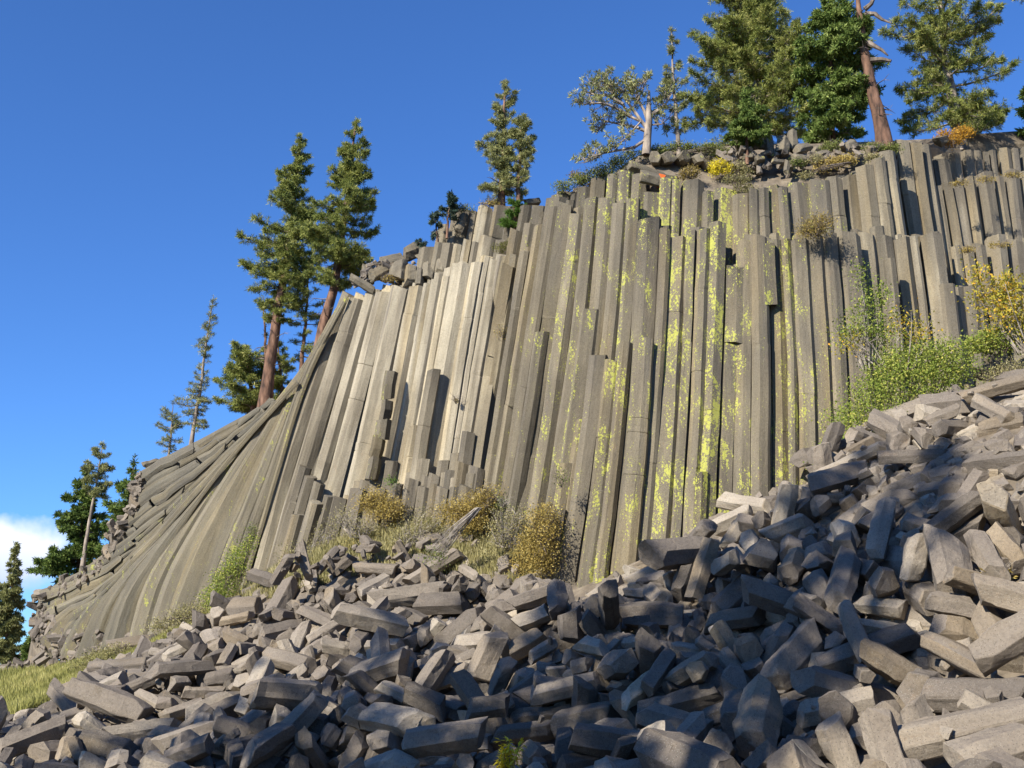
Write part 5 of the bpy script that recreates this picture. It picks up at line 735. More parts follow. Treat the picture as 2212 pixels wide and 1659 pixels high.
24,1926,3817,958,23,78,23,-54,90, 19,888,3951,576,92,-4,-16,35,106, 11,-1502,3964,-242,44,-72,33,-43,55, 27,1450,4055,866,14,37,25,-88,103, 15,1387,4311,838,26,-58,40,67,85, 1,4,3858,181,30,61,2,73,89, 6,1817,4021,959,17,21,-65,71,106, 
34,1392,4072,852,39,-87,-10,-28,94, 31,-492,3991,193,30,-67,-13,66,111, 27,-36,3851,204,42,-42,-49,-64,107, 2,-537,3668,-3,57,5,-59,-58,88, 10,981,3361,569,63,32,-59,-38,83, 39,1129,3366,638,78,0,51,-36,104, 35,1588,3331,817,35,41,60,-59,90, 
6,675,3291,356,42,34,31,78,83, 29,676,3333,406,31,-1,-92,-25,103, 5,223,3361,106,89,18,13,-39,103, 3,438,3461,254,74,-38,30,-47,88, 13,-246,3298,-108,30,22,47,80,73, 33,-755,3751,-18,53,27,51,62,53, 5,-1256,3973,-110,10,-92,-21,-30,115, 
34,-726,2767,-269,42,-5,40,81,107, 30,1959,4081,1020,15,86,-6,-47,113, 35,1897,4407,1017,55,59,-51,30,90, 31,1466,4073,820,1,35,-63,-70,82, 29,2161,4284,1056,38,15,-79,46,67, 5,1821,4243,945,57,31,24,-72,98, 2,1337,3991,761,25,-11,-25,93,54, 
10,-661,3296,-209,42,-77,46,14,82, 10,-1031,3312,-292,2,-68,16,72,114, 39,1164,3261,674,59,-65,-19,45,87, 1,1518,3313,814,73,-13,-34,-57,137, 11,-512,4046,96,53,-70,40,-26,88, 0,-1439,4121,-155,73,-18,-64,-15,96, 13,-1461,4150,-93,16,-54,46,-69,67, 
24,-1996,4274,-195,52,32,65,-45,147, 37,-730,3735,-101,72,65,-22,-12,57, 36,-546,4103,198,80,-33,-10,50,90, 4,-282,2680,-257,50,67,53,-17,107, 7,260,3306,128,17,46,20,85,107, 0,-431,3200,-220,77,-60,-2,21,67, 27,-325,3174,-142,62,-70,-3,-34,107, 
39,-903,3206,-324,62,17,-66,-39,97, 19,1134,3211,648,43,-8,58,-68,110, 23,23,4179,322,76,11,-34,54,82, 24,-1017,4173,27,51,26,79,22,89, 38,-1503,4125,-110,35,39,-11,84,112, 15,-1766,4195,-188,75,31,53,24,49, 4,-1766,4263,-192,55,-3,-54,-63,107, 
7,-1614,4179,-139,45,-22,36,79,69, 3,-1945,4453,-178,16,-87,-8,-46,102, 12,-1932,4288,-180,53,-30,26,75,52, 39,-499,4211,175,39,-66,-39,51,67, 1,643,3185,307,19,-20,96,-2,113, 3,113,3202,11,2,-79,-60,9,95, 14,282,3224,116,13,-37,55,74,109, 
19,-394,3225,-203,5,-5,-91,-42,57, 15,-343,3183,-194,21,-66,26,67,54, 32,-829,3166,-322,33,67,-63,21,97, 5,-1586,4390,-70,48,82,-23,-22,81, 4,-919,4107,38,86,39,-29,17,111, 1,-1872,4622,-127,45,-43,-77,-11,101, 0,-1646,4329,-37,54,52,-11,65,106, 
34,763,3137,366,53,72,-40,21,63, 16,524,3190,287,35,-6,92,17,115, 8,262,3118,70,75,-2,58,-32,97, 9,-700,3104,-294,75,-31,-35,47,61, 3,-599,3067,-304,12,-14,0,98,86, 32,-489,3116,-271,33,-4,88,-33,50, 0,-385,3159,-214,21,46,-57,-64,91, 
15,-1763,4847,2,89,-21,39,12,54, 35,-2128,5422,-81,49,38,63,-48,105, 1,-2020,4678,-184,12,60,-64,46,88, 16,-1654,4756,54,43,23,-66,-57,62, 35,-1690,4559,-38,26,78,-45,-36,54, 3,-2268,4956,-212,13,62,-49,-60,95, 39,-2022,4614,-191,19,22,-64,-71,111, 
8,-1764,4680,-89,55,-51,-49,-45,53, 7,-1196,5014,343,45,-45,0,-77,57, 14,-1308,5026,281,88,-42,11,-17,113, 19,-2002,4761,-155,9,27,-72,-63,99, 2,-1539,4935,91,58,76,-29,-8,81, 27,-1388,4864,157,23,-26,47,-81,48, 6,1568,3070,786,11,34,54,76,98, 
24,-147,3018,-163,90,11,-24,-34,90, 22,120,2663,-202,60,-69,8,-40,59, 11,-1388,5054,231,28,13,-88,37,98, 37,703,1979,-80,1,-69,-72,2,83, 7,-1540,5203,158,32,-46,16,-81,96, 16,-825,3077,-345,48,66,-18,55,98, 32,-666,3045,-315,74,-16,-62,21,100, 
6,664,2999,256,77,-56,-24,-19,96, 32,312,2964,36,54,-57,62,1,87, 16,14,3042,-84,89,16,-32,-26,113, 39,1439,3176,767,29,-56,-27,-73,64, 4,-633,2866,-315,82,51,-18,18,98, 30,1798,3683,954,55,41,-16,71,107, 30,-280,3121,-131,36,67,52,-38,96, 
23,-215,2982,-206,67,25,61,35,65, 3,-1384,3325,-256,9,-13,74,-65,84, 24,-686,3217,-203,56,31,-67,39,84, 36,-1245,3103,-344,5,25,-42,87,82, 14,-736,2970,-258,26,-12,59,75,87, 31,1400,2838,700,41,-45,-15,-78,112, 30,-746,3008,-330,34,-13,-28,-89,101, 
21,929,2844,380,10,-42,41,-81,53, 1,465,2944,100,17,48,-76,40,111, 18,-328,2900,-286,53,5,-83,16,90, 33,-256,2910,-245,48,-57,-64,19,94, 23,-2,3696,175,77,-20,-54,-28,84, 1,-1458,3528,-296,66,-27,-34,-62,99, 30,-1318,3070,-313,54,75,-26,29,84, 
26,-440,3315,-117,51,-58,63,-7,51, 2,1199,4186,754,3,-69,70,17,114, 28,1754,4051,969,61,42,50,-45,94, 4,-1938,4102,-202,65,-70,-7,29,109, 16,-1300,3713,-241,61,-13,-13,77,50, 24,433,3801,326,65,1,63,42,92, 25,1752,3721,898,13,-44,84,-28,110, 
25,1890,3789,928,60,62,39,-32,56, 12,567,2901,173,28,60,65,38,57, 23,-100,2791,-252,69,-34,-59,-25,94, 7,-260,2870,-270,16,-74,-37,54,84, 6,-167,2825,-262,70,51,42,27,63, 1,819,2693,228,5,-73,-19,66,67, 36,350,2813,-26,34,-68,5,65,81, 
11,-183,2699,-271,78,58,-14,21,114, 36,-1127,4333,87,85,-32,-17,-38,83, 6,1675,4204,925,20,-61,-20,74,55, 1,-2369,5101,-237,64,24,11,-72,88, 23,-1346,4968,217,70,-66,-23,14,55, 12,-142,2738,-284,61,78,4,14,61, 8,67,2688,-230,12,-45,48,-74,57, 
3,756,2630,149,74,47,33,36,52, 1,1071,2555,334,33,-29,-27,86,107, 38,1034,2548,311,85,-19,-29,-39,97, 2,262,2700,-120,17,38,80,-44,111, 17,394,2720,-12,30,-49,-78,-23,52, 20,-61,2497,-276,47,51,-22,-69,52, 5,37,2611,-229,65,-64,31,-28,84, 
35,1173,2442,336,42,86,25,-15,90, 19,1025,3077,564,23,-2,71,-67,63, 3,1335,2741,615,54,45,-71,-1,98, 24,317,2545,-171,42,-75,-24,44,51, 11,845,2521,159,44,-79,-29,-31,82, 14,1121,2340,249,81,-17,56,9,105, 29,96,2456,-261,46,70,50,23,82, 
22,-46,2398,-245,2,8,85,-52,101, 37,262,2435,-154,13,-30,93,-16,108, 37,832,2449,136,-9,30,-64,70,110, 25,619,2519,18,48,68,-10,55,97, 37,1014,2296,154,0,-56,35,-75,89, 2,268,2373,-223,38,-75,-7,-54,80, 37,753,2365,72,50,68,-33,-41,96, 
4,1063,2247,161,56,24,32,-72,108, 25,286,2353,-240,3,-13,75,-65,58, 13,-851,4096,27,11,-1,81,-58,86, 7,387,2360,-183,26,-41,-77,41,91, 34,464,2415,-137,6,-23,-81,54,54, 37,626,2198,-102,41,-11,-89,13,107, 14,888,2245,92,82,28,21,45,111, 
27,934,2281,101,23,-33,-29,-87,94, 37,996,2061,23,65,14,47,59,63, 28,234,2122,-226,72,37,54,-21,110, ]
# ------------------------------------------------------------------ the rubble slope, block by block
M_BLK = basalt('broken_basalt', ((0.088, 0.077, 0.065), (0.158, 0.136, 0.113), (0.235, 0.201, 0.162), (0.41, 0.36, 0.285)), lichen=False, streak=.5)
def block_mesh(sid, tint, length=None, rad=None, key=None):
    V, Fc, n, r, L = block_shape(sid, length=length, rad=rad); mb = MB(); uvs = []
    for f in Fc:
        vs = [V[i] for i in f]; nrm = (vs[1] - vs[0]).cross(vs[-1] - vs[0])
        if abs(nrm.z) > .6 * nrm.length: uvs.append([(v.x + sid, v.y) for v in vs])
        else:
            ax = 1 if abs(nrm.x) > abs(nrm.y) else 0; uvs.append([(v[ax] + sid * 3, v.z) for v in vs])
    mb.add([tuple(v) for v in V], Fc, uvs, tint, 0); return mb, r, L
HM = [hand_matrix(h) for h in HB]
for i, h in enumerate(HB):
    c, ax, r, L = HM[i]; R = random.Random(70 + i)
    pale = any(k in h[6] for k in ('pale', 'white', 'sunlit', 'light', 'bright')); dark = any(k in h[6] for k in ('dark ', 'black', 'darkest'))  # wording of sun and shade sets the tint too: light painted into colour
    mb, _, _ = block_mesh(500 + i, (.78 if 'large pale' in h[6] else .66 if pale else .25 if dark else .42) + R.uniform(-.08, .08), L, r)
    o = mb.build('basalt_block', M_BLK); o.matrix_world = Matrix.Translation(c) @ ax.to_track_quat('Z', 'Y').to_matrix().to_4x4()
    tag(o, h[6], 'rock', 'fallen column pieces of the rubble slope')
SHORT = {0: 'the large pale slab at the cliff foot', 1: 'the pitted leaning pillar', 2: 'the tall leaning pillar in mid rubble', 3: 'the long propped beam', 4: 'the two parallel beams', 7: 'the straight tan beam', 9: 'the broad dark block',
         12: 'the long straight-edged piece', 13: 'the very large black piece', 18: 'the dark pitted piece', 19: 'the white-topped block', 21: 'the huge half-shaded column', 22: 'the huge dappled column', 23: 'the sharp-edged light column',
         25: 'the tall white standing block', 27: 'the large grey slab', 31: 'the tan pitted column', 30: 'the smooth leaning slab', 34: 'the facing hexagonal end', 36: 'the round-looking block end', 39: 'the half-lit dark column', 40: 'the black slanting column',
         42: 'the thick dark column', 45: 'the rounded stump', 49: 'the grey piece under the pale slab', 52: 'the grey crest column', 53: 'the long black crest column', 58: 'the sunlit column by the willow', 60: 'the long grey left-crest column', 62: 'the lone black stump',
         64: 'the narrow light lower-left piece', 65: 'the broad lower-left block', 66: 'the dark-sided beam', 15: 'the block on end at the bottom', 14: 'the flat piece above the yellow plant'}
LMK = [(proj(HM[i][0]), n) for i, n in SHORT.items()]
raw = np.array(BLOCKS, dtype=float).reshape(-1, 9).T
bid = raw[0].astype(int); bl = raw[1:4] / 100; bq = raw[4:8] / 100; bs = raw[8] / 100
NIND = 300 - len(HB); stuff = MB(); used = {}; RB_ = random.Random(44)
def sidew(dx, dy):
    a = math.degrees(math.atan2(-dy, dx)) % 360
    return ('to the right of', 'up and right of', 'above', 'up and left of', 'to the left of', 'down and left of', 'below', 'down and right of')[int(((a + 22.5) % 360) // 45)]
for i in range(len(bid)):
    M = Matrix.LocRotScale(Vector(bl[:, i]), Quaternion(bq[:, i]).normalized(), Vector((bs[i],) * 3)); sid = int(bid[i])
    tv = RB_.gauss(.52, .2)
    if i < NIND:
        mb, r, L = block_mesh(sid, tv); o = mb.build('basalt_block', M_BLK); o.matrix_world = M
        px, py, zc = proj(bl[:, i]); ax = (M.to_3x3() @ Vector((0, 0, 1))).normalized(); face = abs(ax.dot(Vector(bl[:, i]).normalized()))
        q = L / (2 * r)
        shape = 'chunky' if q < .9 else 'squat' if q < 1.4 else 'medium' if q < 2.2 else 'long'
        size = 'big' if r * bs[i] > .31 else 'small' if r * bs[i] < .24 else ''
        pose = 'end-on block' if face > .8 else 'upright block' if abs(ax.z) > .7 else 'column piece' if q > 1.6 else 'block'
        tone = 'pale' if tv > .6 else 'dark grey' if tv < .32 else 'grey'
        best = sorted(LMK, key=lambda l: (l[0][0] - px) ** 2 + (l[0][1] - py) ** 2)
        for (lx, ly, _z), nm in best[:4]:
            base = ' '.join(f'{size} {shape} {tone} {pose} {sidew(px - lx, py - ly)} {nm}'.split())
            k = used.get(base, 0)
            if k == 0 and len(base.split()) < 16: break
        used[base] = used.get(base, 0) + 1
        if k: base = ('second ', 'third ', 'fourth ', 'fifth ', 'sixth ')[min(k - 1, 4)] + base
        tag(o, base, 'rock', 'fallen column pieces of the rubble slope')
    else:
        mb, r, L = block_mesh(sid, tv); V = np.array([M @ Vector(v) for v in np.concatenate(mb.v)])
        uvs = []; p = 0
        for f in mb.f: uvs.append(mb.uv[p:p + len(f)]); p += len(f)
        stuff.add(V, mb.f, uvs, tv, 0)
# chips and grit caught between the blocks: dropped straight down on to whatever lies there
from mathutils.bvhtree import BVHTree
bv = []; bf = []
for ob_ in [q for q in COL.objects if q.name.startswith('basalt_block')]:
    n0 = len(bv); Mw = ob_.matrix_basis; bv += [Mw @ v.co for v in ob_.data.vertices]; bf += [[a + n0 for a in p.vertices] for p in ob_.data.polygons]
n0 = len(bv); bv += [Vector(v) for a in stuff.v for v in a]; bf += [[a + n0 for a in f] for f in stuff.f]
tree_ = BVHTree.FromPolygons(bv, bf); RG = random.Random(17); CH = [block_shape(900 + i, bevel=False, length=RG.uniform(.2, .6), rad=RG.uniform(.12, .26)) for i in range(14)]
for _ in range(2600):
    y = RG.uniform(17, 47); x = RG.uniform(-.55 * y, .52 * y); g = float(zt(x, y)); hr = tree_.ray_cast(Vector((x, y, g + 3)), Vector((0, 0, -1)))
    if hr[0] is None or hr[1].z < .35 or hr[0].z > g + .45: continue
    s_ = RG.choice((.25, .35, .5, .7)); Vs, Fs = CH[RG.randrange(14)][:2]; M = Matrix.LocRotScale(hr[0] + Vector((0, 0, .05 * s_)), Quaternion((RG.gauss(0, 1), RG.gauss(0, 1), RG.gauss(0, 1), RG.gauss(0, 1))).normalized(), Vector((s_,) * 3))
    stuff.add(np.array([M @ v for v in Vs]), Fs, None, RG.gauss(.5, .15), 0)
o = stuff.build('basalt_rubble', M_BLK); tag(o, 'mass of smaller broken grey basalt pieces filling the rubble slope', 'rubble', kind='stuff')
# ------------------------------------------------------------------ trees
NEED = lambda n, a, b, c, d: foliage(n, [(0.0, a), (0.35, b), (0.7, c), (1.0, d)])
M_PINE = NEED('pine_needles', (0.06, 0.085, 0.022), (0.19, 0.225, 0.055), (0.35, 0.37, 0.10), (0.55, 0.53, 0.20))
M_PINEG = NEED('greyish_needles', (0.08, 0.092, 0.038), (0.22, 0.235, 0.085), (0.37, 0.375, 0.155), (0.55, 0.53, 0.26))
M_FIR = NEED('fir_needles', (0.035, 0.06, 0.015), (0.10, 0.155, 0.036), (0.20, 0.27, 0.065), (0.36, 0.42, 0.13))
M_BLUE = NEED('bluish_needles', (0.02, 0.04, 0.034), (0.05, 0.085, 0.062), (0.10, 0.14, 0.10), (0.20, 0.23, 0.16))
M_BRIGHT = NEED('young_pine_needles', (0.03, 0.065, 0.012), (0.065, 0.13, 0.02), (0.12, 0.21, 0.035), (0.2, 0.3, 0.06))
def bark(name, a, b, c):
    m, t, bs_ = nt(name); o = N(t, 'ShaderNodeTexCoord').outputs['Object']
    v = N(t, 'ShaderNodeTexVoronoi', Scale=5.0); t.links.new(mapped(t, o, (1, 1, .28)), v.inputs['Vector'])
    n = N(t, 'ShaderNodeTexNoise', Scale=6, Detail=6, Roughness=.7); t.links.new(mapped(t, o, (1, 1, .4)), n.inputs['Vector'])
    x = mth(t, 'ADD', mth(t, 'MULTIPLY', v.outputs['Distance'], .5), mth(t, 'MULTIPLY', n.outputs[0], .6))
    t.links.new(ramp(t, x, [(.25, c), (.5, b), (.75, a)]), bs_.inputs['Base Color'])
    bp = N(t, 'ShaderNodeBump', Strength=.9, Distance=.06); t.links.new(x, bp.inputs['Height']); t.links.new(bp.outputs[0], bs_.inputs['Normal']); return m
M_BARK = bark('red_brown_bark', (0.05, 0.034, 0.027), (0.17, 0.098, 0.066), (0.27, 0.165, 0.112))
M_BARKP = bark('pale_bark', (0.10, 0.085, 0.075), (0.30, 0.25, 0.20), (0.46, 0.38, 0.30))
M_TWIG = bark('grey_twig', (0.07, 0.055, 0.045), (0.19, 0.155, 0.125), (0.33, 0.28, 0.23))
def tube(mb, pts, rs, n=6, tint=.5):
    V = []; Fc = []
    for i, p in enumerate(pts):
        t = (pts[min(i + 1, len(pts) - 1)] - pts[max(i - 1, 0)]); t = t.normalized() if t.length > 1e-6 else Vector((0, 0, 1))
        u = t.cross(Vector((0.31, .77, .13))).normalized(); v = t.cross(u)
        for k in range(n):
            a = 2 * math.pi * k / n; V.append(p + (u * math.cos(a) + v * math.sin(a)) * rs[i])
    for i in range(len(pts) - 1):
        for k in range(n): Fc.append([i * n + k, i * n + (k + 1) % n, (i + 1) * n + (k + 1) % n, (i + 1) * n + k])
    mb.add([tuple(v) for v in V], Fc, None, tint, 0)
def tufts(mb, P, D, S, rng, needles=14, spread=1.0, wid=.14, tb=.45, tv=.2):
    P = np.array(P); D = np.array(D); S = np.array(S); n = len(P)
    if n == 0: return
    D = D / (np.linalg.norm(D, axis=1, keepdims=True) + 1e-9)
    g = rng.normal(size=(n, needles, 3)); g /= np.linalg.norm(g, axis=2, keepdims=True)
    v = g * spread + D[:, None] * .55; v /= np.linalg.norm(v, axis=2, keepdims=True)
    pr = np.cross(v, rng.normal(size=(n, needles, 3))); pr /= np.linalg.norm(pr, axis=2, keepdims=True)
    L = S[:, None, None] * rng.uniform(.65, 1.15, size=(n, needles, 1)); base = P[:, None] - D[:, None] * S[:, None, None] * rng.uniform(-.1, .55, size=(n, needles, 1))
    mid = base + v * L * .55
    A = np.stack([base, mid + pr * L * wid, base + v * L], 2); B = np.stack([base, base + v * L, mid - pr * L * wid], 2)
    V = np.concatenate([A.reshape(-1, 3, 3), B.reshape(-1, 3, 3)])
    t = np.clip(rng.normal(tb, tv, size=(n, 1)) + rng.normal(0, .10, size=(n, needles)), 0, 1).ravel()
    mb.addtris(V, np.concatenate([t, t]))
def tree(name, label, cat, trunk, rb, crown, mat, barkm=None, dens=1.0, style='pine', seed=1, tuft=.24, group=None, bare=0, droop=0.0, tb=.45, needles=26, lift=.3, dead=0, Lead=True, shell=.35):
    """trunk: world points from base to tip; crown: rows (z, left, right) of its outline in metres"""
    R = random.Random(seed); rng = np.random.default_rng(seed); barkm = barkm or M_BARK
    root = empty(name, trunk[0], label, cat, group)
    T = [Vector(p) for p in trunk]; H = T[-1].z - T[0].z
    def tz(z):
        for a, b in zip(T, T[1:]):
            if z <= b.z or b is T[-1]: return a.lerp(b, max(0, min(1, (z - a.z) / max(b.z - a.z, 1e-6))))
    NP = 18; pts = []; rs = []
    for k in range(NP):
        f = k / (NP - 1); p = tz(T[0].z + H * f); pts.append(p + Vector((R.uniform(-.03, .03), R.uniform(-.03, .03), 0)) * (1 if k else 0)); rs.append(rb * (1 - f) ** .8 * (1 + .35 * math.exp(-f * 25)) + .012)
    pts[0] = pts[0] - Vector((0, 0, .8))
    mb = MB(); tube(mb, pts, rs, 9); mb.build('trunk', barkm, root, smooth=True)
    lm = MB(); P = []; D = []; S = []
    zs = [c[0] for c in crown]; z0, z1 = min(zs), max(zs); crown = sorted(crown)
    def prof(z, i): return float(np.interp(z, [c[0] for c in crown], [c[i] for c in crown]))
    z = z0 + .05
    while z < z1:
        f = (z - T[0].z) / H; mean = (prof(z, 1) + prof(z, 2)) / 2
        nb = max(2, int(round((3.3 if style == 'pine' else 5.0) * dens * R.uniform(.7, 1.3) * (1 if mean > .5 else .7))))
        for _ in range(nb):
            phi = R.uniform(0, 2 * math.pi); c = math.cos(phi); l, r = prof(z, 1), prof(z, 2)
            ln = l * (1 - c) / 2 + r * (1 + c) / 2
            ln *= R.uniform(.75, 1.18) if R.random() > .3 else R.uniform(.3, .7)
            ln = max(ln, .12); zz = z + R.uniform(-.2, .2); st = tz(max(T[0].z + .2, min(zz, T[-1].z)))
            if style == 'fir': e = Vector((c, math.sin(phi), -.18 - droop)); bend = .18
            else:
                up = lerp(-.28, .55, max(0, min(1, (z - z0) / max(z1 - z0, .1)))) - droop
                e = Vector((c, math.sin(phi), up)); bend = lift
            e.normalize(); st = st - Vector((0, 0, e.z * ln * .8)); st = tz(max(T[0].z + .1, min(st.z, T[-1].z)))
            q = [st + e * ln * t + Vector((0, 0, bend * ln * (t * t - .55 * t))) + Vector((R.uniform(-1, 1), R.uniform(-1, 1), R.uniform(-1, 1))) * .03 * ln for t in (0, .25, .5, .75, 1)]
            q[0] = st; br = min(.10, .02 + ln * .014)
            tube(lm, q, [br, br * .8, br * .6, br * .4, .012], 4)
            if R.random() < dead: continue
            tuft_ = tuft * .98; nt_ = max(2, int(ln / (tuft * .62) * dens ** .5 * (2.6 if style == 'fir' else 2.9)))
            for _t in range(nt_):
                t = 1 - (1 - shell * R.random()) * R.random() ** (1.25); t = max(.18 if ln > .7 else 0, min(1, t))
                k = min(int(t * 4), 3); b = q[k].lerp(q[k + 1], t * 4 - k)
                side = Vector((-e.y, e.x, 0)) * R.choice((-1, 1)); tl = min(ln, 1.8) * (.14 + .36 * (1 - abs(2 * t - 1.1))) * R.random() if t < .97 else 0
                d = (e * .6 + side * R.uniform(.3, 1) + Vector((0, 0, R.uniform(-.1, .55) if style == 'pine' else R.uniform(-.35, .1)))).normalized()
                p = b + d * tl
                if tl > .25 and R.random() < .6: tube(lm, [b, b.lerp(p, .5) + Vector((0, 0, -.02)), p], [.014, .01, .007], 3)
                P.append(p); D.append(d if tl > .05 else e); S.append(tuft_ * R.uniform(.75, 1.2))
        z += (tuft * 1.05 if style == 'fir' else tuft * 1.25) * R.uniform(.8, 1.2)
    if Lead: P.append(T[-1]); D.append((0, 0, 1)); S.append(tuft * .8)
    for _ in range(bare):                                # dead snapped twigs on the bare trunk
        zz = R.uniform(T[0].z + .12 * H, z0 + .15 * (z1 - z0)); st = tz(zz); a = R.uniform(0, 6.28); e = Vector((math.cos(a), math.sin(a), R.uniform(-.4, .3))); ln = R.uniform(.3, 1.3) * (1 + rb)
        q = [st + e * ln * t + Vector((0, 0, R.uniform(-.12, .06) * ln * t * 2)) for t in (0, .35, .7, 1)]; tube(lm, q, [.035, .025, .016, .006], 4)
        for _k in range(3):
            b = q[2]; tube(lm, [b, b + Vector((R.uniform(-.4, .4), R.uniform(-.4, .4), R.uniform(-.3, .2)))], [.01, .004], 3)
    if lm.n: lm.build('limbs', M_TWIG if barkm is M_BARK else barkm, root)
    if P:
        fm = MB(); tufts(fm, P, D, S, rng, needles=needles, spread=1.0 if style == 'pine' else .75, wid=.06 if style == 'pine' else .10, tb=tb); fm.build('crown', mat, root)
    return root, len(P)
def ptree(name, label, cat, tk, Y, wpx, crown, mat, **kw):
    """a tree measured on the photograph grid: trunk pixels, distance, trunk width, outline rows (py, left, right)"""
    T = [at(x, y, Y) for x, y in tk]; T[0] = T[0]; k = Y / F_
    rows = []
    for py, l, r in crown: rows.append((at(tk[-1][0], py, Y).z, max(l, 1) * k, max(r, 1) * k))
    return tree(name, label, cat, T, wpx * k / 2, rows, mat, **kw)
cnt = 0
